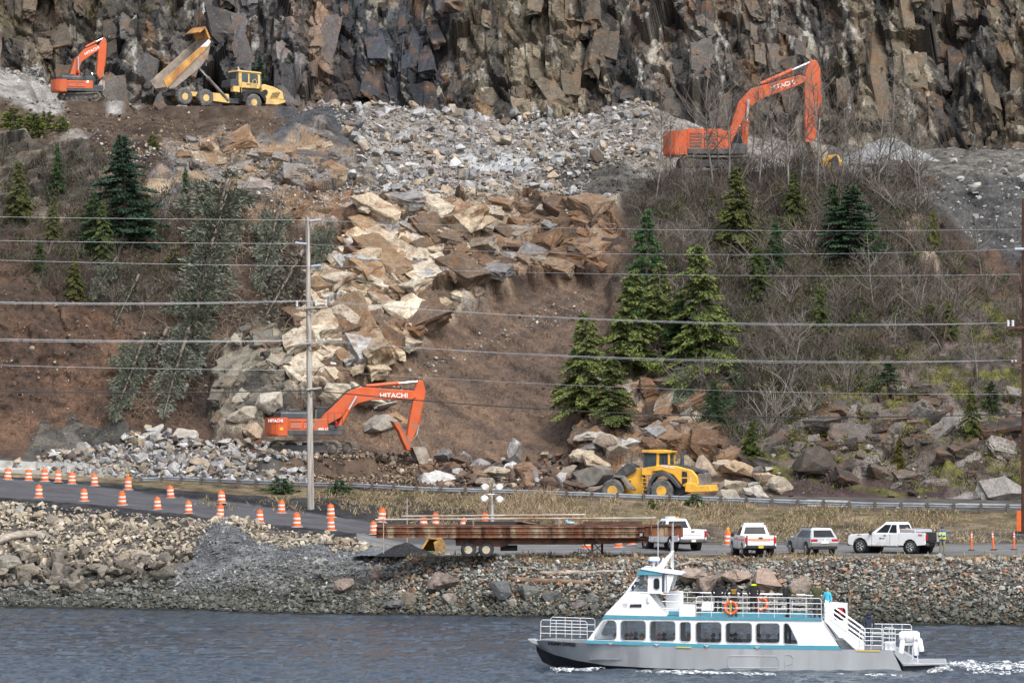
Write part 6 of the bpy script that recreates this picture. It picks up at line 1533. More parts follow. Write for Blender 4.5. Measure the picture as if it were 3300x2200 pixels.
# ------------------------------------------------------------------ guardrail on timber posts
GR_ = [(453,1546,383),(480,1546,383),(530,1540,382),(600,1543,381),(660,1546,380),(720,1549,378.5),(800,1552,377),(840,1553,376),(905,1556,374.5),(1000,1560,372.5),(1128,1562,370.5),(1250,1569,368.5),(1381,1576,367),(1530,1580,366),(1680,1584,365),(1840,1590,364),(1990,1596,363),(2144,1602,362.5),(2350,1609,361),(2549,1616,359.5),(2797,1625,357.5),(3000,1628,356),(3220,1631,355),(3420,1634,354)]
gp = [P(*g) for g in GR_]
cum = [0.0]
for a_, b_ in zip(gp, gp[1:]): cum.append(cum[-1] + (b_ - a_).length)
def along(s_):
    s_ = min(max(s_, 0), cum[-1]); i = max(0, min(len(cum) - 2, int(np.searchsorted(cum, s_) - 1)))
    t = (s_ - cum[i]) / (cum[i + 1] - cum[i]); return gp[i] + (gp[i + 1] - gp[i]) * t
def guardrail(s0, s1, label, wonky):
    base = along((s0 + s1) / 2); base.z = ground_w(base.x, base.y); t = thing("guardrail", label, "guardrail", base)
    n_ = int((s1 - s0) / 1.905)
    for i in range(n_ + 1):
        p = along(s0 + i * 1.905) - base; g = ground_w(p.x + base.x, p.y + base.y + .25) - base.z
        h_ = p.z + .22 - (g - .4); mb = MB(); mb.box((0, 0, -h_ / 2), (.2, .2, h_)); o = mb.part("post", m_post, t, .015)
        o.location = (p.x, p.y - .16, p.z + .22); o.rotation_euler = (rng.normal(0, .02), rng.normal(0, .02 + wonky * (.22 if i in (3, 4, 5) else .05)), rng.normal(0, .1))
    W_ = [(.00, -.155), (-.03, -.14), (-.085, -.10), (-.085, -.06), (-.02, -.02), (-.02, .02), (-.085, .06), (-.085, .10), (-.03, .14), (.0, .155)]
    k = 0; s_ = s0
    while s_ < s1 - .1:
        e = min(s_ + 3.81, s1); rings = []
        for q in np.linspace(s_, e, 4):
            p = along(q) - base; rings.append([Vector((p.x, p.y + .06 + a * .9, p.z + b_)) for a, b_ in W_] + [Vector((p.x, p.y + .07 + a * .9, p.z + b_)) for a, b_ in W_[::-1]])
        mb = MB(); mb.loft(rings); mb.part("rail_panel", m_galv, t); s_ = e; k += 1
    return t
sA = cum[10]
guardrail(cum[0], sA - .3, "battered guardrail on leaning wooden posts left of and behind the utility pole", 1)
guardrail(sA + .1, cum[-1], "long straight guardrail on wooden posts below the loader", 0)

# concrete barriers
def jersey(a_, b_, label, h=.82, name="concrete_barrier"):
    v = b_ - a_; ln = v.length; t = thing(name, label, "barrier", a_, math.atan2(v.y, v.x))
    mb = MB(); mb.prism([(-.3, -.2), (.3, -.2), (.3, .08), (.16, .30), (.09, h), (-.09, h), (-.16, .30), (-.3, .08)], 0, ln, 'x'); mb.part("barrier_block", m_conc, t, .015)
    for q in (.2, .8): mb = MB(); mb.box((ln * q, -.2, .55), (.1, .05, .12)); mb.part("reflector", m_refl, t)
    t.rotation_euler.y = -math.asin(max(-1, min(1, v.z / ln)))
    return t
jersey(P(-120, 1510, 396), P(118, 1522, 394), "left concrete barrier behind the first two drums of the far row")
jersey(P(120, 1522, 394), P(250, 1530, 392), "right concrete barrier ending in the rubble behind the far drums")
for i, (a_, b_, lab) in enumerate(((2600, 2740, "white capped concrete block run behind the guardrail right of the boulder heap"), (2745, 2850, "second concrete barrier behind the right guardrail"), (2905, 3080, "third concrete barrier behind the right guardrail"), (3085, 3380, "concrete barrier behind the guardrail by the steel pole"))):
    jersey(P(a_, 1652, 363), P(b_, 1655 + i, 362.5), lab, .95 if i == 0 else .7)

# ------------------------------------------------------------------ utility poles and lines
pb = ground(1005, 1640); pd = pb.y
pole = thing("utility_pole", "tall weathered wooden utility pole with two crossarms and a street lamp", "utility pole", pb)
def PL(px, py, dy=0.0): return P(px, py, pd + dy) - pb
top = PL(991, 700)
mb = MB(); mb.tube([(0, 0, -.4), top * .5, top], [.25, .20, .155], 14); mb.part("pole_shaft", m_pole, pole, smooth=True)
for x0, x1, y in ((954, 1057, 990), (966, 1050, 1104), (988, 1036, 1251)):
    a_, b_ = PL(x0, y + 4, -.3), PL(x1, y - 2, -.3); mb = MB(); mb.box((a_ + b_) / 2, ((b_ - a_).length, .11, .13), (0, math.atan2(a_.z - b_.z, b_.x - a_.x), 0)); ca = mb.part("crossarm", m_arm, pole, .01)
    for sx in (-.5, .5): 
        c_ = PL((x0 + x1) / 2 + (x1 - x0) * sx * .6, y, -.3); mb = MB(); mb.tube([c_, PL(1002, y + 28, -.2)], .018, 5); mb.part("brace", m_dgrey, ca)
ins = [(957,988),(1018,986),(1050,984)]
for x, y in ins: mb = MB(); a_ = PL(x, y, -.3); mb.lathe([(.03, 0), (.09, .02), (.075, .12), (.09, .2), (.075, .3), (.09, .36), (.05, .42)], a_, seg=10); mb.part("pin_insulator", m_wins, pole, smooth=True)
for x, y in [(968,1102),(1019,1100),(1044,1098)]: mb = MB(); a_ = PL(x, y, -.3); mb.lathe([(.03, 0), (.06, .03), (.04, .12), (.02, .16)], a_, seg=8); mb.part("pin_insulator", m_wins, pole, smooth=True)
for x0, x1, y in ((998, 1034, 711), (989, 950, 785), (1002, 1035, 857)):
    a_, b_ = PL(x0, y + 2, -.2), PL(x1, y - 2, -.2); mb = MB(); k = 9
    mb.tube([a_ + (b_ - a_) * (i / (k * 2)) for i in range(k * 2 + 1)], [(.115 if i % 2 else .095) if 0 < i < k * 2 else .06 for i in range(k * 2 + 1)], 10); mb.part("post_insulator", m_insul, pole, smooth=True)
mb = MB(); mb.tube([PL(1010, 1212, -.2), PL(1030, 1185, -.4), PL(1055, 1174, -.6), PL(1068, 1172, -.7)], .03, 6); la = mb.part("lamp_arm", m_rustd, pole)
mb = MB(); c_ = PL(1074, 1171, -.7); mb.box(c_, (.42, .22, .15), (0, R(8), 0)); mb.part("lamp_head", m_white, la, .05)
# rusty steel pole at the right edge
sb_ = ground(3312, 1735); sp = thing("steel_pole", "rusty brown steel utility pole at the right edge of the picture", "utility pole", sb_); sdp = sb_.y
def PS(px, py, dy=0.0): return P(px, py, sdp + dy) - sb_
m_rpole = M("weathering_steel", (.105, .048, .032), .8, var=.25, scale=2, dirt=(.17, .085, .05), dirt_amt=.3)
mb = MB(); mb.tube([PS(3310, 1740), PS(3308, 640)], [.40, .30], 12); mb.part("pole_shaft", m_rpole, sp, smooth=False)
mb = MB(); mb.box(PS(3300, 1742), (1.5, 1.5, .9)); mb.part("footing", m_dgrey, sp, .05)
for x0, x1, y in ((3245, 3380, 1055), (3258, 3370, 1169), (3278, 3350, 1322)):
    mb = MB(); a_, b_ = PS(x0, y, -.4), PS(x1, y, -.4); mb.box((a_ + b_) / 2, ((b_ - a_).length, .12, .15)); mb.part("crossarm", m_rpole, sp, .01)
for x, y in ((3249,1052),(3264,1052)): mb = MB(); mb.lathe([(.03, 0), (.1, .03), (.08, .14), (.1, .22), (.08, .3), (.1, .36), (.05, .42)], PS(x, y, -.4), seg=10); mb.part("pin_insulator", m_wins, sp, smooth=True)
for x, y in ((3262,1166),(3274,1166)): mb = MB(); mb.lathe([(.02, 0), (.06, .03), (.04, .14)], PS(x, y, -.4), seg=8); mb.part("pin_insulator", m_wins, sp)
mb = MB(); mb.tube([PS(3270, 803, -.3), PS(3300, 803, -.3)], .11, 10); mb.part("post_insulator", m_insul, sp)

def wire(lab, left, right, r=.011, m=m_wire, dy=-.2):
    """left: photo points up to the pole, right: from the pole to the steel pole"""
    pts = []
    def seg(q, d0, d1):
        xs = [p[0] for p in q]; c = np.polyfit(xs, [p[1] for p in q], min(2, len(q) - 1))
        for x in np.linspace(xs[0], xs[-1], 26):
            t = (x - xs[0]) / (xs[-1] - xs[0]); pts.append(P(x, np.polyval(c, x), d0 + (d1 - d0) * t + dy))
    seg(left, pd - 4, pd); seg(right, pd, sdp + (3.0 if right[-1][0] > 3350 else 0))
    o = pts[26]; mb = MB(); mb.tube([p - o for p in pts], r, 5); w = mb.part("power_line", m); w.location = o
    tag(w, lab, "power line")
wire("topmost overhead wire starting at the pole's top insulator", [(-300,694),(300,703),(990,709)], [(1000,709),(2200,741),(3500,735)])
wire("second overhead wire from the top, on the insulator to the pole's left", [(-300,769),(300,780),(950,785)], [(955,785),(2200,820),(3270,803)])
wire("third overhead wire from the top", [(-300,829),(300,846),(1000,857)], [(1035,857),(2200,886),(3500,880)])
for nm, x, e, dy in (("left", 957, 0, -.5), ("middle", 1018, 2, -.3), ("right", 1050, 5, 0)):
    wire("wire on the %s insulator of the upper crossarm" % nm, [(-300,964 + e),(450,976 + e),(x,968)], [(x + 1,968),(2200,1036 + e),(3249 if nm != "right" else 3264,1040)], dy=dy, r=.011)
for nm, x, e, dy in (("left", 968, 0, -.5), ("middle", 1019, 2, -.3), ("right", 1044, 6, 0)):
    wire("wire on the %s pin of the second crossarm" % nm, [(-300,1084 + e),(450,1097 + e),(x,1096)], [(x + 1,1096),(2200,1157 + e),(3262 if nm != "right" else 3274,1160)], dy=dy, r=.011)
wire("thin wire between the second crossarm and the black cable", [(-300,1167),(300,1184),(1000,1192)], [(1003,1192),(2200,1254),(3500,1268)])
wire("thick black cable hung lowest on the pole", [(-300,1249),(450,1265),(1000,1257)], [(1003,1257),(2300,1340),(3500,1322)], .038, m_cable)

# ------------------------------------------------------------------ trailer, rusty bridge deck, loose bucket, light mast
tl = thing("flatbed_trailer", "low black flatbed trailer with tandem axles parked on the lot under the rusty deck", "trailer", P(1650, 1793, 326))
TS = Side(1650, 1793, 326, 0)
def tpoly(parent, name, pts, y0, y1, m, bev=.01):
    mb = MB(); mb.prism(TS.L(pts), y0, y1); return mb.part(name, m, parent, bev)
tpoly(tl, "frame_beam", [(1468,1735),(2085,1735),(2085,1745),(1960,1750),(1900,1752),(1640,1752),(1620,1760),(1470,1756)], -1.15, -.95, m_rustd)
tpoly(tl, "frame_beam", [(1468,1735),(2085,1735),(2085,1745),(1960,1750),(1900,1752),(1640,1752),(1620,1760),(1470,1756)], .95, 1.15, m_rustd)
tpoly(tl, "platform", [(1465,1728),(2090,1728),(2090,1736),(1465,1736)], -1.25, 1.25, m_rustd)
for cx_w in (1510, 1567):
    for y0, y1, out in ((-1.25, -.95, -1), (-.9, -.62, -1), (.62, .9, 1), (.95, 1.25, 1)):
        w = link("wheel", None, None, tl); x, z = TS(cx_w, 1769); wheel_parts(w, x, z, y0, y1, .5, .25, m_ctyre, M("cream_rim", (.55, .48, .36), .6, var=.15, dirt=(.20, .11, .06), dirt_amt=.4, dscale=3) if "cream_rim" not in bpy.data.materials else bpy.data.materials["cream_rim"], 0, outer=out)
    mb = MB(); x, z = TS(cx_w, 1769); mb.cyl((x, -1, z), (x, 1, z), .08); mb.part("axle", m_rustd, tl)
for cx_w, yy in ((1908, -.9), (1941, .9)):
    x, z = TS(cx_w, 1793); mb = MB(); mb.box((x, yy, .5), (.15, .15, 1.0)); mb.part("landing_leg", m_rustd, tl); mb = MB(); mb.box((x, yy, .03), (.3, .3, .06)); mb.part("foot_plate", m_rustd, tl)
    mb = MB(); mb.tube([(x, yy, .25), (x - .55, yy, .85)], .03, 5); mb.part("brace", m_rustd, tl)
mb = MB(); x0, z0 = TS(1908, 1770); x1, _ = TS(1941, 1770); mb.tube([(x0, -.9, .35), (x1, .9, .75)], .03, 5); mb.part("brace", m_rustd, tl)
for x_ in (1640,): 
    x, z = TS(x_, 1765); mb = MB(); mb.box((x, .2, z), (1.1, 1.0, .35)); mb.part("tool_box", m_black, tl, .03)
bd = thing("rusty_deck", "long rusty steel bridge deck with pipe railings loaded on the trailer", "bridge deck", P(1650, 1728, 326))
TS = Side(1650, 1728, 326, 0)
for nm, y0_, y1_ in (("lower_girder", 1715, 1729), ("upper_girder", 1696, 1710)):
    for ya in (-1.55, 1.45):
        a_, b_ = TS(1222 if y0_ > 1700 else 1215, y0_), TS(2060 if y0_ > 1700 else 2075, y1_)
        mb = MB(); mb.box(((a_[0] + b_[0]) / 2, ya + .05, (a_[1] + b_[1]) / 2), (b_[0] - a_[0], .07, a_[1] - b_[1])); mb.part(nm, m_rust, bd)
        for zz in (a_[1], b_[1]): mb = MB(); mb.box(((a_[0] + b_[0]) / 2, ya, zz), (b_[0] - a_[0] + .03, .22, .05)); mb.part("flange", m_rust, bd)
        n_ = 13
        for i in range(n_):
            mb = MB(); mb.box((a_[0] + (b_[0] - a_[0]) * (i + .5) / n_, ya - .02, (a_[1] + b_[1]) / 2), (.04, .12, a_[1] - b_[1] - .06)); mb.part("stiffener", m_rust, bd)
tpoly(bd, "girder_gap_shade", [(1225,1716),(1225,1708),(2070,1708),(2070,1716)], -1.35, 1.35, m_black)  # black slab added between the girders to make their gap look shaded
tpoly(bd, "deck_plate", [(1215,1695),(1240,1690),(2195,1689),(2195,1695)], -1.5, 1.5, m_rustd)
tpoly(bd, "end_frame", [(2072,1726),(2078,1696),(2195,1695),(2195,1712),(2180,1724)], -1.4, 1.4, m_rust)
tpoly(bd, "end_plate", [(1215,1731),(1215,1711),(1230,1711),(1230,1731)], -1.5, 1.5, m_rust)
for x_ in (2080, 2190, 2140): tpoly(bd, "hanger", [(x_,1728),(x_,1698),(x_ + 9,1698),(x_ + 9,1728)], -1.45, -1.3, m_rust)
m_pipe = M("pipe_rail", (.42, .38, .33), .6, metal=.2, var=.2, scale=2, dirt=(.24, .11, .055), dirt_amt=.45, dscale=.8, stretch=(.4, 1, 1))
a_, b_ = TS(1212, 1672), TS(2112, 1667); mb = MB(); mb.tube([(a_[0], -1.5, a_[1]), (b_[0], -1.5, b_[1])], .06, 8); mb.part("pipe_rail", m_pipe, bd, smooth=True)
a_, b_ = TS(1292, 1664), TS(1888, 1659); mb = MB(); mb.tube([(a_[0], 1.4, a_[1]), (b_[0], 1.4, b_[1])], .06, 8); mb.part("pipe_rail", m_pipe, bd, smooth=True)
for x_, yy in ((1237, -1.5), (1526, -1.5), (1801, -1.5), (2097, -1.5), (1873, 1.4), (1600, 1.4)):
    a_, b_ = TS(x_, 1712 if yy < 0 else 1692), TS(x_, 1668 if yy < 0 else 1661); mb = MB(); mb.box((a_[0], yy, (a_[1] + b_[1]) / 2), (.09, .09, b_[1] - a_[1])); mb.part("rail_post", m_rust, bd)
for x0, y0, x1, y1 in ((1393, 1688, 1430, 1722), (1870, 1685, 1930, 1745)):
    a_, b_ = TS(x0, y0), TS(x1, y1); mb = MB(); mb.tube([(a_[0], -1.62, a_[1]), (b_[0], -1.62, b_[1])], .02, 4); mb.part("tie_strap", m_rustd, bd)
for nm, x0, x1, y0, y1, yy, m, lab, cat in (("steel_beam", 1500, 1740, 1683, 1689, .3, m_black, "dark flat beam lying on the rusty deck", "beam"), ("pallet_frame", 1880, 2070, 1671, 1680, .4, m_rustd, "stack of dark grating at the right of the rusty deck", "grating"), ("metal_bucket", 1783, 1799, 1673, 1688, -.6, m_steel, "small grey bucket on the rusty deck", "bucket")):
    t = thing(nm, lab, cat, P((x0 + x1) / 2, 1689.5, 326.5))
    s_ = F / 326.5
    if cat == "bucket": mb = MB(); mb.lathe([(.14, 0), (.17, .3), (.15, .3), (.12, .03)], seg=12); mb.part("pail", m, t)
    else:
        for q in range(3): mb = MB(); mb.box((0, yy + (q - 1) * .35, .06 + .05 * q), ((x1 - x0) / s_, .3, .07)); mb.part("bar", m, t)
t = thing("rusty_sheet", "tilted rusty sheet lying on the middle of the rusty deck", "metal sheet", P(1700, 1689, 326.2)); mb = MB(); mb.box((0, 0, .12), (1.3, .9, .04), (0, R(7), 0)); mb.part("sheet", m_rust, t); mb = MB(); mb.box((0, 0, .05), (.5, .5, .1)); mb.part("block", m_rustd, t)
t = thing("blue_tarp", "crumpled pale blue tarp bag on the rusty deck", "tarp", P(1832, 1689, 325.8)); mb = MB(); mb.sphere((-.12, 0, .22), .16, 8, 6, (.7, .7, 1.2)); mb.sphere((.12, 0, .10), .2, 8, 6, (1.4, .8, .5)); mb.part("bag", M("pale_blue_plastic", (.30, .47, .58), .5, var=.15), t)
# loose loader bucket and dark gravel heap
lb = thing("loose_bucket", "loose rusty yellow loader bucket standing on the gravel left of the trailer", "bucket", P(1400, 1780, 333)); BS = Side(1400, 1780, 333, 0)
m_obk = M("rusted_yellow", (.42, .25, .075), .7, var=.25, scale=2, dirt=(.18, .10, .05), dirt_amt=.35)
mb = MB(); mb.prism(BS.L([(1350,1776),(1380,1732),(1386,1732),(1358,1776)]), -.75, .75); mb.part("lip_plate", m_obk, lb)
mb = MB(); mb.prism(BS.L([(1378,1734),(1380,1728),(1424,1733),(1437,1760),(1432,1778),(1412,1783),(1350,1778),(1350,1774),(1410,1776),(1426,1770),(1428,1758),(1418,1738)]), -.8, .8); mb.part("shell", m_obk, lb, .01)
for sy in (-.83, .80): mb = MB(); mb.prism(BS.L([(1398,1745),(1424,1733),(1437,1760),(1432,1778),(1405,1783)] if sy < 0 else [(1350,1777),(1378,1730),(1424,1733),(1437,1760),(1432,1778)]), sy, sy + .03); mb.part("side_plate", m_obk, lb)
mb = MB(); mb.tube([P(1345, 1777, 332) - P(1400, 1780, 333), P(1400, 1777, 332) - P(1400, 1780, 333)], .05, 6); mb.part("green_hose", M("green_rope", (.03, .22, .10), .7), lb)
def heap(name, px, py, d, rx, ry, h, m, label, kind="stuff"):
    v = []; n_ = 28; c0 = P(px, py, d)
    gx, gy = np.meshgrid(np.linspace(-1, 1, n_), np.linspace(-1, 1, n_)); rr = np.sqrt(gx ** 2 + gy ** 2)
    z = np.clip(1 - rr, 0, 1) ** 1.1 * h * (.8 + .5 * fbm(gx * 3 + 9, gy * 3 + px, 5)) - .15
    v = np.stack([gx * rx, gy * ry, z], -1).reshape(-1, 3); i = np.arange(n_ * n_).reshape(n_, n_)
    f = np.stack([i[:-1, :-1], i[:-1, 1:], i[1:, 1:], i[1:, :-1]], -1)[rr[:-1, :-1] < 1.0].reshape(-1, 4)
    o = link(name, np_mesh(name, v, f, np.tile(m, (len(v), 1)) * (.8 + .4 * fbm(v[:, 0] * 4, v[:, 1] * 4, 3))[:, None]), m_soil); o.location = c0; o["kind"] = kind
    return tag(o, label, "gravel heap")
heap("gravel_heap", 1310, 1786, 331, 2.3, 1.5, .95, (.035, .036, .04), "black gravel heap beside the loose bucket")
heap("gravel_heap", 1215, 1782, 333, 1.7, 1.3, .7, (.15, .16, .175), "low blue grey gravel heap at the left end of the lot")
heap("gravel_heap", 2868, 540, 458, 6.2, 4.0, 3.1, (.25, .26, .265), "pale grey gravel cone behind the bare trees at the upper right")
heap("gravel_heap", 2490, 560, 440, 3.0, 2.0, 1.6, (.36, .345, .32), "small pale rubble heap below the upper right excavator's boom")
lm = thing("light_tower", "portable light mast with four silver floodlamps behind the rusty deck", "light tower", ground_d(1588, 345)); lb_ = ground_d(1588, 345)
def LP_(px, py, dy=0): return P(px, py, 345 + dy) - lb_
mb = MB(); mb.tube([(0, 0, 0), LP_(1585, 1590)], .06, 8); mb.part("mast", m_chrome, lm); mb = MB(); mb.tube([LP_(1586, 1690), LP_(1586, 1625)], .11, 8); mb.part("lower_mast", m_chrome, lm)
mb = MB(); mb.tube([LP_(1560, 1592), LP_(1612, 1592)], .04, 6); mb.part("lamp_bar", m_chrome, lm)
mb = MB(); mb.box((0, .2, .45), (1.9, 1.2, .7)); mb.part("generator_box", m_white, lm, .05)
for cx_w in (-.55, .55):
    w = link("wheel", None, None, lm); wheel_parts(w, cx_w, .3, -.55, -.35, .3, .16, m_ctyre, m_steel)
m_silver = M("silver_lamp", (.66, .69, .72), .25, metal=.3, var=.05)
for x, y in ((1563, 1568), (1609, 1568), (1561, 1605), (1610, 1608)):
    c_ = LP_(x, y, -.3); mb = MB(); mb.sphere(c_, .29, 14, 8, (1.0, .65, .72)); fl_ = mb.part("floodlamp", m_silver, lm, smooth=True)
    mb = MB(); mb.lathe([(.2, c_.y - .2), (.23, c_.y - .17), (.2, c_.y - .14)], (c_.x, 0, c_.z), 'y', 14); mb.part("lamp_glass", m_refl, fl_)
t = thing("survey_stake", "thin orange survey stake standing left of the light tower", "stake", ground_d(1312, 338)); mb = MB(); mb.tube([(0, 0, 0), (0, 0, 3.3)], .035, 5); mb.part("rod", m_pipe, t); mb = MB(); mb.box((0, 0, 3.1), (.08, .02, .2)); mb.part("flag_tape", m_drum, t)
t = thing("survey_stake", "thin orange rod standing in front of the rusty deck's left end", "stake", P(1236, 1782, 323)); mb = MB(); mb.tube([(0, 0, 0), (0, 0, 2.1)], .03, 5); mb.part("rod", m_pipe, t); mb = MB(); mb.box((0, 0, 1.9), (.07, .02, .2)); mb.part("flag_tape", m_drum, t)
# ------------------------------------------------------------------ parked vehicles (local: front = +x, left = +y)
m_silverp = M("silver_paint", (.40, .42, .44), .3, metal=.45, var=.04)
m_wheelal = M("alloy_wheel", (.50, .51, .52), .35, metal=.5, var=.08)
m_ambers = M("amber_beacon", (.85, .30, .03), .3, var=.05)
m_ostripe = M("orange_stripe", (.80, .20, .04), .4, var=.05)
m_plate = M("number_plate", (.72, .72, .70), .4, var=.05)
m_yplate = M("yellow_plate", (.75, .50, .05), .4, var=.05)
m_under = M("black_underbody", (.018, .018, .019), .8, var=.2)
m_alu = M("aluminium_box", (.55, .57, .60), .35, metal=.4, var=.08)
m_headl = M("headlamp", (.55, .58, .60), .12, var=.1)

def arch(cx, r, z, n=8):
    return [(cx + r * math.cos(a), max(z, .40 + r * math.sin(a))) for a in np.linspace(0, math.pi, n)]
def lerp2(r0, r1, u, v):
    """point on a side quad: r0 = (bottom a, bottom b), r1 = (top a, top b)"""
    a = Vector(r0[0]).lerp(Vector(r0[1]), u); b = Vector(r1[0]).lerp(Vector(r1[1]), u); return a.lerp(b, v)
def pane(parent, name, q, u0, u1, v0, v1, m, off=.012, slant=0.0):
    b0, b1, t1, t0 = [Vector(p) for p in q]; n = (b1 - b0).cross(t0 - b0).normalized() * off
    c = (b0 + b1 + t0 + t1) / 4
    pts = [lerp2((b0, b1), (t0, t1), u, v) for u, v in ((u0, v0), (u1, v0), (u1 - slant, v1), (u0 + slant, v1))]
    mb = MB(); mb.loft([[p + n for p in pts], [p - n for p in pts]]); return mb.part(name, m, parent)
def car_wheel(t, x, y, r, w, rim):
    wh = link("wheel", None, None, t); s_ = 1 if y > 0 else -1
    wheel_parts(wh, x, r, y - w / 2, y + w / 2, r, r * .62, m_ctyre, m_under, 0, outer=s_)
    for i in range(6):
        a = i * math.pi / 3; mb = MB(); c_, s2 = math.cos(a), math.sin(a); yy = y + s_ * w * .42
        mb.tube([(x + .06 * c_, yy, r + .06 * s2), (x + r * .60 * c_, yy, r + r * .60 * s2)], r * .10, 5); mb.part("spoke", rim, wh)
    mb = MB(); mb.lathe([(r * .58, y + s_ * w * .36), (r * .64, y + s_ * w * .36), (r * .64, y + s_ * w * .48), (r * .58, y + s_ * w * .48), (r * .58, y + s_ * w * .36)], (x, 0, r), 'y', 20); mb.part("rim", rim, wh, smooth=True)

def pickup(name, label, loc, rz, paint, stripe=None, k=1.0, tailgate_open=False, rack=None, plate=m_plate):
    t = thing(name, label, "pickup truck", loc, rz, scale=k)
    hw = .98; fa, ra, wr = 1.85, -1.80, .41
    # cab and nose
    body = [(-.98, .48), (-.98, 1.22), (-.2, 1.24), (1.12, 1.23), (1.25, 1.22), (2.50, 1.16), (2.70, 1.08), (2.77, .80), (2.76, .50), (2.50, .46)] + arch(fa, .52, .44) + [(1.25, .44), (-.9, .44)]
    mb = MB(); mb.prism(body, -hw, hw); cb_ = mb.part("cab_body", paint, t, .05, seg=2)
    g0 = [(-.95, -hw + .05), (1.10, -hw + .05), (1.10, hw - .05), (-.95, hw - .05)]; g1 = [(-.72, -.70), (.22, -.70), (.22, .70), (-.72, .70)]
    rings = [[Vector((x, y, 1.20)) for x, y in g0], [Vector((x, y, 1.84)) for x, y in g1], [Vector((x * .97 - .01, y * .93, 1.92)) for x, y in g1]]
    mb = MB(); mb.loft(rings); gh = mb.part("cab_top", paint, t, .04, seg=2)
    q = lambda i: (rings[0][i], rings[0][(i + 1) % 4], rings[1][(i + 1) % 4], rings[1][i])
    for sd_, i in ((-1, 0), (1, 2)):
        Q = q(i)
        if i == 0: pane(gh, "side_window", Q, .06, .36, .12, .88, m_cglass); pane(gh, "side_window", Q, .40, .84, .12, .88, m_cglass, slant=.02)
        else: pane(gh, "side_window", Q, .64, .94, .12, .88, m_cglass); pane(gh, "side_window", Q, .16, .60, .12, .88, m_cglass, slant=.02)
    pane(gh, "windshield", q(1), .06, .94, .08, .92, m_cglass); pane(gh, "rear_window", q(3), .10, .90, .22, .90, m_cglass)
    # open load bed: two sides, floor, bulkhead, tailgate
    side = [(-2.92, .56), (-2.92, 1.28), (-1.0, 1.28), (-1.0, .50)] + arch(ra, .50, .5)[::1]
    for sy in (-1, 1):
        mb = MB(); mb.prism(side, sy * hw, sy * (hw - .09)); mb.part("bed_side", paint, t, .02)
        mb = MB(); mb.lathe([(.49, sy * (hw - .35)), (.515, sy * (hw - .35)), (.515, sy * (hw - .03)), (.49, sy * (hw - .03)), (.49, sy * (hw - .35))], (ra, 0, .41), 'y', 20); mb.part("wheel_well", m_under, t)
        mb = MB(); mb.lathe([(.51, sy * (hw - .4)), (.53, sy * (hw - .4)), (.53, sy * (hw - .03)), (.51, sy * (hw - .03)), (.51, sy * (hw - .4))], (fa, 0, .41), 'y', 20); mb.part("wheel_well", m_under, t)
        mb = MB(); mb.box((-2.95, sy * .89, 1.02), (.07, .15, .36)); mb.part("tail_light", m_redlens, t, .02)
        mb = MB(); mb.box((2.68, sy * .78, .92), (.16, .34, .20)); mb.part("headlight", m_headl, t, .03)
        mb = MB(); mb.box((1.0, sy * 1.10, 1.27), (.14, .22, .24)); mb.part("mirror", m_under, t, .04)
        mb = MB(); mb.box((.02, sy * .985, 1.10), (.2, .03, .05)); mb.part("door_handle", m_under, t)
        mb = MB(); mb.box((.15, sy * .90, .42), (1.9, .14, .05)); mb.part("running_board", m_under, t)
        for xx in (.98, -.35): mb = MB(); mb.box((xx, sy * .9815, .85), (.014, .01, .72)); mb.part("door_seam", m_under, t)
    mb = MB(); mb.box((-1.95, 0, .66), (1.9, 1.78, .05)); mb.part("bed_floor", m_under, t); mb = MB(); mb.box((-1.02, 0, .95), (.05, 1.85, .6)); mb.part("bulkhead", m_under, t)
    mb = MB(); mb.box((-.1, 0, .46), (5.2, .9, .16)); mb.part("chassis", m_under, t)
    if tailgate_open: mb = MB(); mb.box((-3.25, 0, .70), (.62, 1.6, .07)); tg = mb.part("tailgate", m_under, t, .02)
    else:
        mb = MB(); mb.box((-2.93, 0, .98), (.08, 1.62, .60)); tg = mb.part("tailgate", paint, t, .03)
        mb = MB(); mb.box((-2.975, 0, 1.16), (.02, .22, .08)); mb.part("tailgate_handle", m_under, tg)
        mb = MB(); mb.box((-2.965, 0, .95), (.03, 1.2, .015)); mb.part("crease", m_under, tg)
    mb = MB(); mb.box((-2.98, 0, .58), (.22, 1.9, .18)); mb.part("rear_bumper", m_under if paint is not m_white or stripe else m_dgrey, t, .04)
    mb = MB(); mb.box((-3.10, 0, .60), (.02, .30, .15)); mb.part("number_plate", plate, t)
    mb = MB(); mb.box((2.74, 0, .55), (.18, 1.9, .22)); mb.part("front_bumper", m_dgrey, t, .05)
    mb = MB(); mb.box((2.74, 0, .90), (.08, 1.2, .30)); mb.part("grille", m_under, t, .03)
    for x in (fa, ra):
        for y in (-.84, .84): car_wheel(t, x, y, wr, .27, m_wheelal)
    if stripe:
        for sy in (-1, 1): mb = MB(); mb.box((-1.0, sy * .99, 1.02), (3.6, .012, .08)); mb.part("stripe", m_ostripe, t)
        mb = MB(); mb.box((-2.976, 0, 1.05), (.012, 1.6, .09)); mb.part("stripe", m_ostripe, tg)
        mb = MB(); mb.box((-.25, 0, 1.98), (.3, 1.25, .09)); mb.part("light_bar", m_plate, t, .02)
    if rack: 
        mb = MB(); mb.prism([(-2.2, 1.30), (-1.05, 1.30), (-1.05, 1.50), (-1.1, 1.53), (-2.15, 1.49)], -.97, .97); mb.part("tool_box", m_alu, t, .03)
    return t
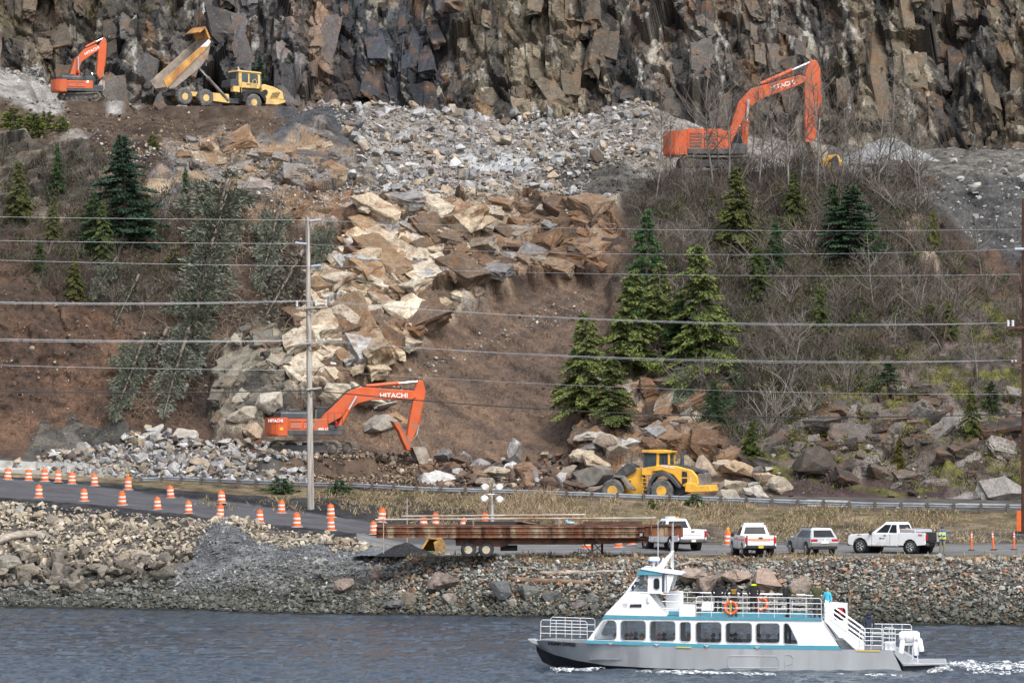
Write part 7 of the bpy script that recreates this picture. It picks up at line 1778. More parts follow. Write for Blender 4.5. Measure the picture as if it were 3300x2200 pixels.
# white pickup with the tailgate down: faces left, seen from its left side, tail towards us
p4 = pickup("pickup_truck", "white pickup with an aluminium tool box and lowered tailgate, rightmost of the parked vehicles", ground_d(2880, 324) + Vector((0, 0, .0)), R(143), m_white, rack=True, tailgate_open=True, k=1.04)
text_on(p4, "FX4", .17, (-2.55, .99, 1.15), m_redlens, (R(90), 0, R(180)), .004); text_on(p4, "138 817", .10, (1.9, .99, 1.12), m_dgrey, (R(90), 0, R(180)))
mb = MB(); mb.box((.35, .992, .93), (.12, .01, .09)); mb.part("door_emblem", m_redlens, p4)
text_on(p4, "DOT&PF", .07, (.15, .99, .92), m_dgrey, (R(90), 0, R(180)))
mb = MB(); mb.cyl((-1.5, .85, 1.49), (-1.5, .85, 1.60), .09, .07, 10); mb.part("beacon", m_ambers, p4)
mb = MB(); mb.box((-2.55, .1, 1.02), (.55, 1.3, .62)); mb.part("bed_load", m_under, p4, .06)
# white pickup with orange stripe: tail towards us
p2 = pickup("pickup_truck", "white pickup with an orange stripe across its tailgate and a roof light bar", ground_d(2425, 324), R(97), m_white, stripe=True, k=1.04, plate=m_yplate)
text_on(p2, "FORD", .12, (-2.985, .0, 1.12), m_dgrey, (R(90), 0, R(-90)), .003)
# white pickup half hidden by the deck
p1 = pickup("pickup_truck", "white pickup half hidden behind the right end of the rusty deck", ground_d(2165, 333), R(114), m_white, k=1.06)
mb = MB(); mb.box((-.2, .2, 1.98), (.5, .5, .14)); mb.part("roof_equipment", m_white, p1, .03); mb = MB(); mb.cyl((-.2, -.3, 1.92), (-.2, -.3, 2.05), .1, .08); mb.part("beacon", m_ambers, p1)

def suv(label, loc, rz, paint, k=1.0):
    t = thing("suv", label, "car", loc, rz, scale=k); hw = .90; fa, ra = 1.40, -1.36
    body = [(-2.2, .50), (-2.26, .75), (-2.22, 1.0), (1.05, 1.02), (1.95, .92), (2.2, .75), (2.24, .45), (1.95, .38)] + arch(fa, .42, .36) + [(.9, .32), (-.9, .32)] + arch(ra, .42, .36)
    mb = MB(); mb.prism(body, -hw, hw); mb.part("body", paint, t, .07, seg=2)
    g0 = [(-2.20, -hw + .03), (1.0, -hw + .03), (1.0, hw - .03), (-2.20, hw - .03)]; g1 = [(-1.72, -.66), (.05, -.66), (.05, .66), (-1.72, .66)]
    rings = [[Vector((x, y, .98)) for x, y in g0], [Vector((x, y, 1.56)) for x, y in g1], [Vector((x * .96 - .03, y * .92, 1.63)) for x, y in g1]]
    mb = MB(); mb.loft(rings); gh = mb.part("roof", paint, t, .05, seg=2)
    q = lambda i: (rings[0][i], rings[0][(i + 1) % 4], rings[1][(i + 1) % 4], rings[1][i])
    for i in (0, 2):
        for u0, u1 in ((.08, .27), (.30, .55), (.58, .84)):
            a, b = (u0, u1) if i == 0 else (1 - u1, 1 - u0); pane(gh, "side_window", q(i), a, b, .14, .88, m_cglass)
    pane(gh, "windshield", q(1), .06, .94, .06, .93, m_cglass); pane(gh, "rear_window", q(3), .10, .90, .18, .88, m_cglass)
    for sy in (-1, 1):
        mb = MB(); mb.box((-2.22, sy * .66, .90), (.10, .42, .15)); mb.part("tail_light", m_redlens, t, .03)
        mb = MB(); mb.box((2.05, sy * .68, .78), (.25, .36, .16)); mb.part("headlight", m_headl, t, .03)
        mb = MB(); mb.box((.85, sy * .98, 1.05), (.14, .18, .14)); mb.part("mirror", paint, t, .03)
        mb = MB(); mb.tube([(-1.6, sy * .62, 1.66), (0, sy * .62, 1.66)], .022, 5); mb.part("roof_rail", m_dgrey, t)
        for xx in (.1, -.85): mb = MB(); mb.box((xx, sy * .902, .75), (.012, .01, .5)); mb.part("door_seam", m_under, t)
    mb = MB(); mb.box((-2.24, 0, .46), (.12, 1.6, .2)); mb.part("rear_bumper", m_under, t, .03)
    mb = MB(); mb.box((-2.275, 0, .78), (.02, .5, .14)); mb.part("number_plate", m_plate, t)
    mb = MB(); mb.cyl((-2.26, 0, .93), (-2.28, 0, .93), .07, .07, 14); mb.part("badge", m_plate, t)
    for x in (fa, ra):
        for y in (-.79, .79): car_wheel(t, x, y, .35, .22, m_wheelal)
    return t
suv("silver grey compact SUV seen from behind between the white pickups", ground_d(2616, 324), R(107), m_silverp, 1.06)
# ------------------------------------------------------------------ people
m_skin = M("skin", (.52, .30, .21), .6, var=.06)
_cl = {}
def cloth(name, rgb):
    if name not in _cl: _cl[name] = M(name, rgb, .9, var=.14, scale=6, bump=.1)
    return _cl[name]
def hand_mesh():
    mb = MB(); mb.sphere((0, 0, -.05), .045, 8, 6, (.55, .9, 1.1))
    for i, (ln, y) in enumerate(((.065, -.032), (.08, -.011), (.075, .011), (.058, .031))):
        mb.tube([(0, y, -.08), (.008, y * 1.1, -.08 - ln * .5), (.03, y * 1.1, -.08 - ln * .9)], [.011, .010, .007], 5)
    mb.tube([(0, -.035, -.03), (.015, -.062, -.06), (.03, -.066, -.085)], [.012, .011, .008], 5)
    return mb.mesh("hand", m_skin, smooth=True)
HAND = hand_mesh()
POSE = {
 'stand': dict(e=(.27, -.03, 1.14), w=(.26, .08, .90)),
 'rail': dict(e=(.40, .02, 1.20), w=(.30, .30, 1.08)),
 'pocket': dict(e=(.32, -.08, 1.16), w=(.20, .06, .98)),
 'raised': dict(e=(.34, .16, 1.46), w=(.17, .22, 1.68)),
 'phone': dict(e=(.25, .02, 1.16), w=(.08, .28, 1.20)),
}
def person(loc, rz, label, pose, top, legs, hood=None, hat=None, hair=None, shoes=None, k=1.0, sit=False, extra=None, group=None, skin_lo=False):
    """one continuous figure facing local +y"""
    e, w = POSE[pose]['e'], POSE[pose]['w']
    J = {'pel': (0, 0, .95), 'spi': (0, -.01, 1.16), 'che': (0, 0, 1.36), 'nec': (0, .0, 1.50), 'hd0': (0, .02, 1.57), 'hd1': (0, .03, 1.66), 'hd2': (0, .015, 1.735), 'nose': (0, .125, 1.64)}
    Rr = {'pel': .155, 'spi': .15, 'che': .165, 'nec': .062, 'hd0': .068, 'hd1': .088, 'hd2': .062, 'nose': .014}
    E_ = [('pel', 'spi'), ('spi', 'che'), ('che', 'nec'), ('nec', 'hd0'), ('hd0', 'hd1'), ('hd1', 'hd2'), ('hd1', 'nose')]
    for s_, q in ((-1, 'l'), (1, 'r')):
        J[q + 'sh'] = (s_ * .19, 0, 1.42); J[q + 'el'] = (s_ * e[0], e[1], e[2]); J[q + 'wr'] = (s_ * w[0], w[1], w[2])
        if sit: J[q + 'hi'] = (s_ * .10, .05, .90); J[q + 'kn'] = (s_ * .12, .48, .93); J[q + 'an'] = (s_ * .12, .46, .52); J[q + 'to'] = (s_ * .12, .62, .48)
        else: J[q + 'hi'] = (s_ * .10, 0, .88); J[q + 'kn'] = (s_ * .115, .03, .49); J[q + 'an'] = (s_ * .12, 0, .09); J[q + 'to'] = (s_ * .14, .15, .045)
        Rr.update({q + 'sh': .088, q + 'el': .062, q + 'wr': .042, q + 'hi': .105, q + 'kn': .075, q + 'an': .058, q + 'to': .045})
        E_ += [('che', q + 'sh'), (q + 'sh', q + 'el'), (q + 'el', q + 'wr'), ('pel', q + 'hi'), (q + 'hi', q + 'kn'), (q + 'kn', q + 'an'), (q + 'an', q + 'to')]
    nm = list(J); me = bpy.data.meshes.new("body"); me.from_pydata([J[n_] for n_ in nm], [(nm.index(a), nm.index(b)) for a, b in E_], [])
    o = bpy.data.objects.new("tmp_body", me); COL.objects.link(o)
    o.modifiers.new("skin", 'SKIN'); sv = me.skin_vertices[0].data
    for i, n_ in enumerate(nm):
        r = Rr[n_]; sv[i].radius = (r * (1.25 if n_ in ('pel', 'spi', 'che') else 1), r * (.82 if n_ in ('pel', 'spi', 'che') else 1)); sv[i].use_root = (n_ == 'pel')
    sb2 = o.modifiers.new("sub", 'SUBSURF'); sb2.levels = 1
    dg = bpy.context.evaluated_depsgraph_get(); m2 = bpy.data.meshes.new_from_object(o.evaluated_get(dg)); bpy.data.objects.remove(o)
    m2.materials.clear()
    for m in (m_skin, cloth(*top), cloth(*legs), cloth("dark_shoes", (.03, .03, .032)) if shoes is None else cloth(*shoes)): m2.materials.append(m)
    for p_ in m2.polygons:
        c = p_.center; z = c.z; p_.use_smooth = True
        if z > 1.535 and math.hypot(c.x, c.y) < .13 and not (pose == 'raised' and abs(c.x) > .11): i = 0
        elif (z > .93 or abs(c.x) > .21) and not (sit and c.y > .15 and z < 1.0 and abs(c.x) < .2): i = 1
        elif (z < .10 and not sit) or (sit and z < .54): i = 3
        else: i = 2
        p_.material_index = i
    t = thing("person", label, "person", loc, rz, group=group, scale=k)
    b = link("body", m2, None, t)
    for s_ in (-1, 1):
        h = link("hand", HAND, None, t); h.location = (s_ * w[0], w[1], w[2]); h.scale = (s_, 1, 1)
        ev = Vector((s_ * (w[0] - e[0]), w[1] - e[1], w[2] - e[2])); h.rotation_mode = 'QUATERNION'; h.rotation_quaternion = (-ev).to_track_quat('Z', 'Y')
    for s_ in (-1, 1): mb = MB(); mb.sphere((s_ * .034, .108, 1.668), .011, 6, 4); mb.part("eye", m_under, t)
    mb = MB(); mb.tube([(-.03, .112, 1.595), (0, .118, 1.592), (.03, .112, 1.595)], .007, 4); mb.part("mouth", cloth("lips", (.36, .13, .11)), t)
    if hood:
        mb = MB(); mb.sphere((0, -.012, 1.655), .128, 14, 10, (.92, .95, 1.08)); mb.sphere((0, -.05, 1.50), .125, 10, 6, (1.1, .8, .7)); mb.part("hood", cloth(*hood), t, smooth=True)
    if hat:
        mb = MB(); mb.sphere((0, .015, 1.69), .112, 12, 8, (.95, 1.05, .78)); mb.prism([(-.07, .10), (.07, .10), (.06, .20), (-.06, .20)], 1.69, 1.702, 'z'); mb.part("cap", cloth(*hat), t, smooth=True)
    if hair: mb = MB(); mb.sphere((0, -.012, 1.672), .112, 12, 8, (.94, 1.0, 1.0)); mb.part("hair", cloth(*hair), t, smooth=True)
    return t
# ------------------------------------------------------------------ passenger boat, bow to the left
BZ = R(-5); BD = 250.0; BW = 5.0
boat = thing("passenger_boat", "white and teal two deck passenger boat with a bare aluminium hull, bow to the left", "boat", P(2300, 2150, BD), BZ)
BS_ = Side(2300, 2150, BD, BZ)
def B2(px, py): return BS_(px, py, 0.0)
def BL(pts): return [B2(*p) for p in pts]
m_hull = M("bare_aluminium", (.42, .44, .46), .5, metal=.35, var=.10, scale=.7, dirt=(.30, .31, .33), dirt_amt=.3, dscale=.5, stretch=(1.2, 1, .35))
m_hullb = M("black_antifouling", (.014, .016, .022), .6, var=.2)
m_teal = M("teal_paint", (.075, .30, .40), .4, var=.05)
m_bwhite = M("boat_white", (.82, .84, .86), .35, var=.025, scale=.8, dirt=(.70, .71, .72), dirt_amt=.08)
m_deckg = M("grey_deck", (.16, .17, .19), .8, var=.12)
m_rail = M("rail_aluminium", (.66, .68, .70), .35, metal=.25, var=.05)
m_wframe = M("window_frame", (.52, .54, .56), .4, metal=.2, var=.06)
m_bglass = bpy.data.materials.new("clear_window"); m_bglass.use_nodes = True
n, l = m_bglass.node_tree.nodes, m_bglass.node_tree.links
for x in list(n):
    if x.type == 'BSDF_PRINCIPLED': n.remove(x)
tr = n.new("ShaderNodeBsdfTransparent"); tr.inputs[0].default_value = (.90, .93, .95, 1); gl = n.new("ShaderNodeBsdfGlossy"); gl.inputs["Roughness"].default_value = .03; gl.inputs[0].default_value = (.85, .9, .95, 1)
mxs = n.new("ShaderNodeMixShader"); mxs.inputs[0].default_value = .07
l.new(tr.outputs[0], mxs.inputs[1]); l.new(gl.outputs[0], mxs.inputs[2]); l.new(mxs.outputs[0], n["Material Output"].inputs[0])

# hull sections: photo column, deck row, knuckle row, half beam at deck and knuckle
hs_ = [(1712, 2072, 2086, .35, .12), (1735, 2068, 2100, .85, .30), (1780, 2069, 2116, 1.45, .80), (1850, 2072, 2131, 2.05, 1.5), (1950, 2076, 2145, 2.4, 2.1), (2100, 2080, 2152, 2.5, 2.4), (2400, 2087, 2160, 2.5, 2.48), (2700, 2090, 2164, 2.5, 2.48), (2870, 2092, 2165, 2.5, 2.48)]
CY = BW / 2
def hring(x, yt, yb, ht, hb):
    a, b_ = B2(x, yt), B2(x, yb); return [Vector((a[0], CY - ht, a[1])), Vector((b_[0], CY - hb, b_[1])), Vector((b_[0], CY + hb, b_[1])), Vector((a[0], CY + ht, a[1]))]
rings = [hring(*h) for h in hs_]
a, b_ = B2(2905, 2165), B2(2870, 2092)
rings.append([Vector((b_[0] + .02, 0, b_[1])), Vector((a[0], 0.02, a[1])), Vector((a[0], BW - .02, a[1])), Vector((b_[0] + .02, BW, b_[1]))])
mb = MB(); mb.loft(rings, close=False, cap=False); mb._add(rings[0], [(0, 1, 2, 3)]); mb._add(rings[-1], [(0, 1, 2, 3)]); hull = mb.part("hull", m_hull, boat, smooth=True)
bl = [(1716, 2086, .12, .06, 2104), (1735, 2099, .30, .10, 2140), (1780, 2115, .80, .35, 2160), (1850, 2130, 1.48, .9, 2172), (1950, 2144, 2.08, 1.6, 2176), (2100, 2151, 2.38, 2.0, 2180), (2400, 2159, 2.46, 2.2, 2185), (2905, 2164, 2.46, 2.3, 2190)]
mb = MB(); mb.loft([[Vector((B2(x, y)[0], CY - h0, B2(x, y)[1])), Vector((B2(x, y2)[0], CY - h1, B2(x, y2)[1])), Vector((B2(x, y2)[0], CY + h1, B2(x, y2)[1])), Vector((B2(x, y)[0], CY + h0, B2(x, y)[1]))] for x, y, h0, h1, y2 in bl]); mb.part("hull_bottom", m_hullb, boat)
mb = MB(); mb.prism(BL([(1688,2066),(1712,2066),(1722,2072),(1728,2088),(1700,2078)]), CY - .5, CY + .5); mb.part("bow_roller", m_hull, boat, .03)
mb = MB(); mb.loft([[r_[0] + Vector((0, .02, -.02)), r_[3] + Vector((0, -.02, -.02)), r_[3] + Vector((0, -.02, -.07)), r_[0] + Vector((0, .02, -.07))] for r_ in rings[:5]]); mb.part("fore_deck", m_deckg, boat)
tm = text_mesh("KALININ EXPRESS", .26, m_under, .006); c0 = B2(1806, 2079); hx = [r_[0].x for r_ in rings]
wdt = max(abs(v.co.x) for v in tm.vertices); ksq = (B2(1853, 2080)[0] - B2(1759, 2080)[0]) / 2 / wdt
for v in tm.vertices:                              # wrap the name round the flare of the bow
    x, z = c0[0] + v.co.x * ksq, c0[1] + v.co.y * .95 - .02 * v.co.x; zt, zb = np.interp(x, hx, [r_[0].z for r_ in rings]), np.interp(x, hx, [r_[1].z for r_ in rings]); yt, yb = np.interp(x, hx, [r_[0].y for r_ in rings]), np.interp(x, hx, [r_[1].y for r_ in rings])
    q = (zt - z) / (zt - zb); v.co = (x, yt + (yb - yt) * q - .05 - v.co.z, z)
link("lettering", tm, None, hull)
for x0, x1, y0, y1 in ((2345, 2505, 2110, 2155),):
    pts = [(B2(x, y)[0], -.012, B2(x, y)[1]) for x, y in ((2350, 2112), (2500, 2112), (2508, 2124), (2508, 2150), (2350, 2150), (2345, 2140), (2345, 2118))]
    mb = MB(); mb.tube(pts, .012, 5, closed=True); mb.part("weld_bead", m_wframe, hull)
pts = [(B2(x, y)[0], -.012, B2(x, y)[1]) for x, y in ((2530, 2160), (2530, 2108), (2546, 2107), (2556, 2118), (2553, 2135), (2535, 2140))]
mb = MB(); mb.tube(pts, .012, 5); mb.part("weld_bead", m_wframe, hull)

# main cabin: two pierced side walls, front and back
WIN = [rpoly(BL([(1909,2063),(1947,1998),(1988,1998),(1988,2064)]), .28), None]
def rr(x0, y0, x1, y1, r=.17): a, b_ = B2(x0, y1), B2(x1, y0); return rrect(a[0], a[1], b_[0], b_[1], r, 3)
WIN = [WIN[0], rr(2000, 1999, 2082, 2064), rr(2094, 2000, 2177, 2066), rr(2191, 2003, 2227, 2067, .14), rr(2242, 2003, 2325, 2071), rr(2338, 2005, 2423, 2071), rr(2435, 2006, 2512, 2071), rpoly(BL([(2524,2074),(2524,2006),(2540,2006),(2573,2074)]), .16)]
wall = BL([(1888,2072),(1947,1992),(2645,1998),(2706,2090),(2300,2086)])
for nm, y0, y1 in (("near_wall", 0.02, .10), ("far_wall", BW - .10, BW - .02)):
    o = plate_holes(wall, WIN, y0, y1).part("cabin_wall", m_bwhite, boat)
    for w_ in WIN:
        mb = MB(); mb.tube([(x, y0 if nm[0] == 'n' else y1, z) for x, z in w_], .028, 5, closed=True); fr_ = mb.part("window_frame", m_wframe, o)
        bm = bmesh.new(); bm.faces.new([bm.verts.new((x, (y0 + y1) / 2, z)) for x, z in w_]); bmesh.ops.triangulate(bm, faces=bm.faces); me = bpy.data.meshes.new("pane"); bm.to_mesh(me); bm.free(); link("pane", me, m_bglass, fr_)
f0, f1 = B2(1888, 2072), B2(1947, 1992)
for nm, a0, a1, ya, yb, m in (("windscreen_post", 0, 1, 0.02, .14, m_bwhite), ("windscreen_post", 0, 1, BW - .14, BW - .02, m_bwhite), ("windscreen_post", 0, 1, CY - .06, CY + .06, m_bwhite)):
    mb = MB(); mb.prism([(f0[0] - .02, f0[1]), (f0[0] + .10, f0[1]), (f1[0] + .10, f1[1]), (f1[0] - .02, f1[1])], ya, yb); mb.part(nm, m, boat)
bm = bmesh.new(); bm.faces.new([bm.verts.new(v) for v in ((f0[0] + .03, .12, f0[1]), (f0[0] + .03, BW - .12, f0[1]), (f1[0] + .03, BW - .12, f1[1]), (f1[0] + .03, .12, f1[1]))]); me = bpy.data.meshes.new("windscreen"); bm.to_mesh(me); bm.free(); link("windscreen", me, m_bglass, boat)
a, b_ = B2(2645, 1998), B2(2700, 2080); mb = MB(); mb.prism([(a[0] - .1, a[1]), (a[0], a[1]), (b_[0], b_[1]), (b_[0] - .1, b_[1])], .1, BW - .1); mb.part("cabin_back", m_bwhite, boat)
# stripes, deck plates
for nm, pts, y0, y1, m in (("lower_stripe", [(1883,2062),(1900,2063),(2300,2075),(2698,2078),(2712,2092),(2300,2087),(1890,2073)], -.01, .02, m_teal), ("lower_stripe", [(1883,2062),(1900,2063),(2300,2075),(2698,2078),(2712,2092),(2300,2087),(1890,2073)], BW - .02, BW + .01, m_teal),
                          ("upper_stripe", [(1940,1993),(1948,1983),(2640,1989),(2650,1998)], -.03, .03, m_teal), ("upper_stripe", [(1940,1993),(1948,1983),(2640,1989),(2650,1998)], BW - .03, BW + .03, m_teal),
                          ("upper_deck", [(1950,1984),(2640,1990),(2640,1996),(1950,1990)], .03, BW - .03, m_deckg), ("cabin_floor", [(1900,2122),(2700,2136),(2700,2140),(1900,2126)], .2, BW - .2, m_deckg), ("aft_deck", [(2698,2088),(2868,2092),(2868,2096),(2698,2093)], .02, BW - .02, m_deckg),
                          ("yellow_step", [(2180,2083),(2228,2084),(2228,2087),(2180,2086)], -.06, .0, m_sticker), ("yellow_step", [(2756,2092),(2832,2093),(2832,2096),(2756,2095)], -.03, .03, m_sticker)):
    mb = MB(); mb.prism(BL(pts), y0, y1); mb.part(nm, m, boat)
for x in (1968, 2117, 2278, 2440): a = B2(x, 2072 + (x - 1968) * .022); mb = MB(); mb.box((a[0], -.06, a[1]), (.26, .06, .03)); mb.box((a[0], -.05, a[1] - .04), (.1, .05, .07)); mb.part("cleat", m_rail, boat)
# wheelhouse block
up = [(1945,1984),(2014,1911),(2090,1915),(2147,1988)]
mb = MB(); mb.prism(BL(up), .5, BW - .5); wh = mb.part("wheelhouse_base", m_bwhite, boat, .03)
mb = MB(); mb.prism(BL([(2027,1957),(2030,1948),(2066,1947),(2066,1957)]), .46, .5); mb.part("recess", m_under, wh)
for i in range(4): a = B2(2013, 1946 + i * 3.2); mb = MB(); mb.box((a[0], .495, a[1]), (.24, .02, .02)); mb.part("vent_slot", m_wframe, wh)
a = B2(2088, 1932); mb = MB(); mb.box((a[0], .44, a[1]), (.12, .1, .32)); mb.part("horn", m_bwhite, wh, .03)
mb = MB(); mb.prism(BL([(2014,1911),(2030,1907),(2135,1908),(2135,1914)]), .55, BW - .55); mb.part("sill", m_bwhite, boat)
for nm, pts, y0, y1, m in (("side_window", [(2031,1907),(2066,1857),(2083,1857),(2083,1907)], .62, .65, m_bglass), ("side_window", [(2031,1907),(2066,1857),(2083,1857),(2083,1907)], BW - .65, BW - .62, m_bglass),
                          ("wheelhouse_door", [(2085,1912),(2087,1854),(2131,1852),(2131,1912)], .58, .66, m_bwhite), ("wheelhouse_door", [(2085,1912),(2087,1854),(2131,1852),(2131,1912)], BW - .66, BW - .58, m_bwhite),
                          ("wheelhouse_back", [(2140,1910),(2140,1852),(2146,1852),(2146,1910)], .6, BW - .6, m_bwhite), ("rear_window", [(2132,1908),(2132,1852),(2140,1852),(2140,1908)], .62, .65, m_bglass),
                          ("visor", [(2049,1853),(2063,1833),(2134,1843),(2132,1853)], .45, BW - .45, m_teal), ("wheelhouse_roof", [(2062,1834),(2066,1830),(2120,1838),(2196,1849),(2196,1853),(2134,1846)], .4, BW - .4, m_bwhite),
                          ("roof_fin", [(2147,1853),(2172,1853),(2153,1910),(2149,1910)], .5, .56, m_bwhite), ("roof_fin", [(2147,1853),(2172,1853),(2153,1910),(2149,1910)], BW - .56, BW - .5, m_bwhite)):
    if m is m_bglass and nm == "side_window":
        pts2 = pts
    mb = MB(); mb.prism(BL(pts), y0, y1); mb.part(nm, m, boat)
for ya in (.6, CY, BW - .7):
    p0, p1 = B2(2014, 1910), B2(2056, 1850); mb = MB(); mb.prism([(p0[0], p0[1]), (p0[0] + .1, p0[1]), (p1[0] + .1, p1[1]), (p1[0], p1[1])], ya, ya + .1); mb.part("windscreen_post", m_bwhite, boat)
o_ = rr(2104, 1863, 2124, 1901, .14); bm = bmesh.new(); bm.faces.new([bm.verts.new((x, .57, z)) for x, z in o_]); me = bpy.data.meshes.new("door_window"); bm.to_mesh(me); bm.free(); link("door_window", me, m_cglass, boat)
mb = MB(); mb.tube([(x, .57, z) for x, z in o_], .02, 5, closed=True); mb.part("door_window_frame", m_wframe, boat)
# mast, radar, aerials
a = B2(2098, 1814); mb = MB(); mb.lathe([(.1, 0), (.29, .02), (.30, .14), (.28, .22), (.05, .25)], (a[0], CY, a[1]), seg=18); rd = mb.part("radar_dome", m_bwhite, boat, smooth=True)
mb = MB(); mb.lathe([(.2, 0), (.302, .01), (.302, .05), (.2, .05)], (a[0], CY, a[1]), seg=18); mb.part("radar_band", M("blue_band", (.05, .18, .45), .4), rd)
mb = MB(); mb.cyl((a[0], CY, a[1] - .4), (a[0], CY, a[1]), .06); mb.part("radar_post", m_bwhite, boat)
p0, p1 = B2(2115, 1836), B2(2160, 1778); mb = MB(); mb.loft([[Vector((p0[0] + dx, CY + dy, p0[1])) for dx, dy in ((-.22, -.1), (.22, -.1), (.22, .1), (-.22, .1))], [Vector((p1[0] + dx, CY + dy, p1[1])) for dx, dy in ((-.04, -.06), (.08, -.06), (.08, .06), (-.04, .06))]]); mb.part("mast", m_bwhite, boat, .02)
for x, y0, y1, yy in ((2118, 1676, 1840, .8), (2153, 1690, 1840, 3.8), (2166, 1676, 1844, 1.2), (2148, 1752, 1836, 4.2)):
    p0, p1 = B2(x, y1), B2(x, y0); mb = MB(); mb.tube([(p0[0], yy, p0[1]), (p1[0], yy, p1[1])], [.03, .014], 6); mb.part("aerial", m_rail, boat)
mb = MB(); p0 = B2(2130, 1800); p1 = B2(2126, 1816); mb.tube([(p0[0], CY - .3, p0[1]), (p1[0], CY - .3, p1[1])], .04, 6); mb.part("light", m_bwhite, boat)
# locker, benches, rear house
for nm, pts, y0, y1, m in (("deck_locker", [(2188,1989),(2188,1947),(2239,1948),(2239,1990)], .0, .7, m_bwhite), ("bench_base", [(2252,1990),(2252,1974),(2612,1977),(2612,1991)], 1.3, 1.8, m_teal), ("bench_base", [(2150,1986),(2150,1972),(2188,1972),(2188,1987)], 1.3, 1.8, m_teal),
                          ("deck_box", [(2250,1974),(2255,1944),(2290,1944),(2290,1974)], 2.6, 3.2, m_bwhite), ("bulwark", [(2130,1985),(2130,1912),(2188,1912),(2188,1985)], BW - .9, BW - .8, m_bwhite),
                          ("bench_seat", [(2240,1921),(2240,1918),(2640,1926),(2640,1929)], BW - .3, BW - .1, m_bwhite), ("stair_house", [(2650,1996),(2650,1944),(2724,1950),(2726,2060),(2700,2060)], 2.0, 4.2, m_bwhite), ("exhaust_box", [(2847,2094),(2847,2065),(2882,2065),(2882,2095)], .2, .8, m_bwhite),
                          ("engine_casing", [(2706,2090),(2690,2062),(2722,2062),(2722,2075),(2740,2075),(2742,2092)], .6, 1.6, m_hull)):
    mb = MB(); mb.prism(BL(pts), y0, y1); mb.part(nm, m, boat, .03)
o_ = rr(2682, 1960, 2720, 2001, .16); bm = bmesh.new(); bm.faces.new([bm.verts.new((x, 1.985, z)) for x, z in o_]); me = bpy.data.meshes.new("house_window"); bm.to_mesh(me); bm.free(); link("house_window", me, m_cglass, boat)
a = B2(2705, 1972); mb = MB(); mb.box((a[0], 1.96, a[1]), (.2, .02, .34)); mb.part("red_sign", m_redlens, boat)
# rails
def railrun(pts, heights, y, post_dx=.72, r=.022, closed=True):
    a = [B2(*p) for p in pts]
    for i, h in enumerate(heights):
        q = [(x, y, z + h) for x, z in a]
        if i == 0 and closed: q = [(a[0][0], y, a[0][1])] + [(a[0][0] + .02, y, a[0][1] + h - .1), (a[0][0] + .1, y, a[0][1] + h)] + [(x, y, z + h) for x, z in a[1:-1]] + [(a[-1][0] - .1, y, a[-1][1] + h), (a[-1][0] - .02, y, a[-1][1] + h - .1), (a[-1][0], y, a[-1][1])]
        mb = MB(); mb.tube(q, r, 6); mb.part("rail", m_rail, boat)
    L_ = a[-1][0] - a[0][0]; n_ = max(1, int(L_ / post_dx))
    for i in range(1, n_):
        x = a[0][0] + L_ * i / n_; z = np.interp(x, [p[0] for p in a], [p[1] for p in a]); mb = MB(); mb.tube([(x, y, z), (x, y, z + heights[0])], r * .9, 6); mb.part("stanchion", m_rail, boat)
railrun([(2242,1990),(2450,1992),(2646,1995)], (1.06, .80, .53, .27), .06)
railrun([(2150,1987),(2300,1988),(2590,1993)], (1.06, .80, .53, .27), BW - .06)
railrun([(2132,1985),(2188,1987)], (1.08, .72, .36), .5, closed=False)
railrun([(1738,2066),(1890,2070)], (1.02, .70, .36), .75)
railrun([(1752,2064),(1900,2068)], (1.0, .68, .35), BW - .9)
railrun([(2766,2090),(2840,2091)], (1.05, .85, .65, .45, .22), .06, .4)
railrun([(2842,2091),(2882,2092)], (1.1, .85, .6, .35), .1, .3)
railrun([(2770,2084),(2932,2086)], (1.0, .75, .5), BW - .2, .5)
# stairway
for yy in (.06, 1.02): mb = MB(); mb.prism(BL([(2653,1998),(2676,1992),(2784,2076),(2784,2092),(2756,2092)]), yy, yy + .05); mb.part("stringer", m_bwhite, boat)
for i in range(9):
    a = B2(2668 + i * 12.6, 2001 + i * 9.8); mb = MB(); mb.box((a[0], .56, a[1]), (.24, .9, .03)); mb.part("stair_tread", m_deckg, boat)
for h in (.95, .70, .45, .22):
    for yy in (.06, 1.05):
        a, b_ = B2(2655, 1996), B2(2784, 2090); mb = MB(); mb.tube([(a[0], yy, a[1]), (a[0] + .02, yy, a[1] + h), (b_[0] - .1, yy, b_[1] + h + .12), (b_[0], yy, b_[1] + h), (b_[0], yy, b_[1])], .022, 6); mb.part("stair_rail", m_rail, boat)
# stern: sloped transom, platform
mb = MB(); mb.prism(BL([(2870,2093),(2884,2093),(2960,2136),(2905,2138)]), .3, BW - .3); tm_ = mb.part("transom_slope", m_hull, boat)
mb = MB(); mb.prism(BL([(2905,2134),(3040,2132),(3045,2138),(2907,2143)]), .05, BW - .05); mb.part("swim_platform", m_hull, boat, .02)
mb = MB(); mb.prism(BL([(2907,2143),(3010,2141),(2985,2160),(2907,2172)]), .2, BW - .2); mb.part("jet_casing", m_hullb, boat)
for x in (2936, 2952): a, b_ = B2(x, 2082), B2(x, 2134); mb = MB(); mb.tube([(a[0], .4, a[1]), (b_[0], .4, b_[1])], .03, 6); mb.part("stern_post", m_rail, boat)
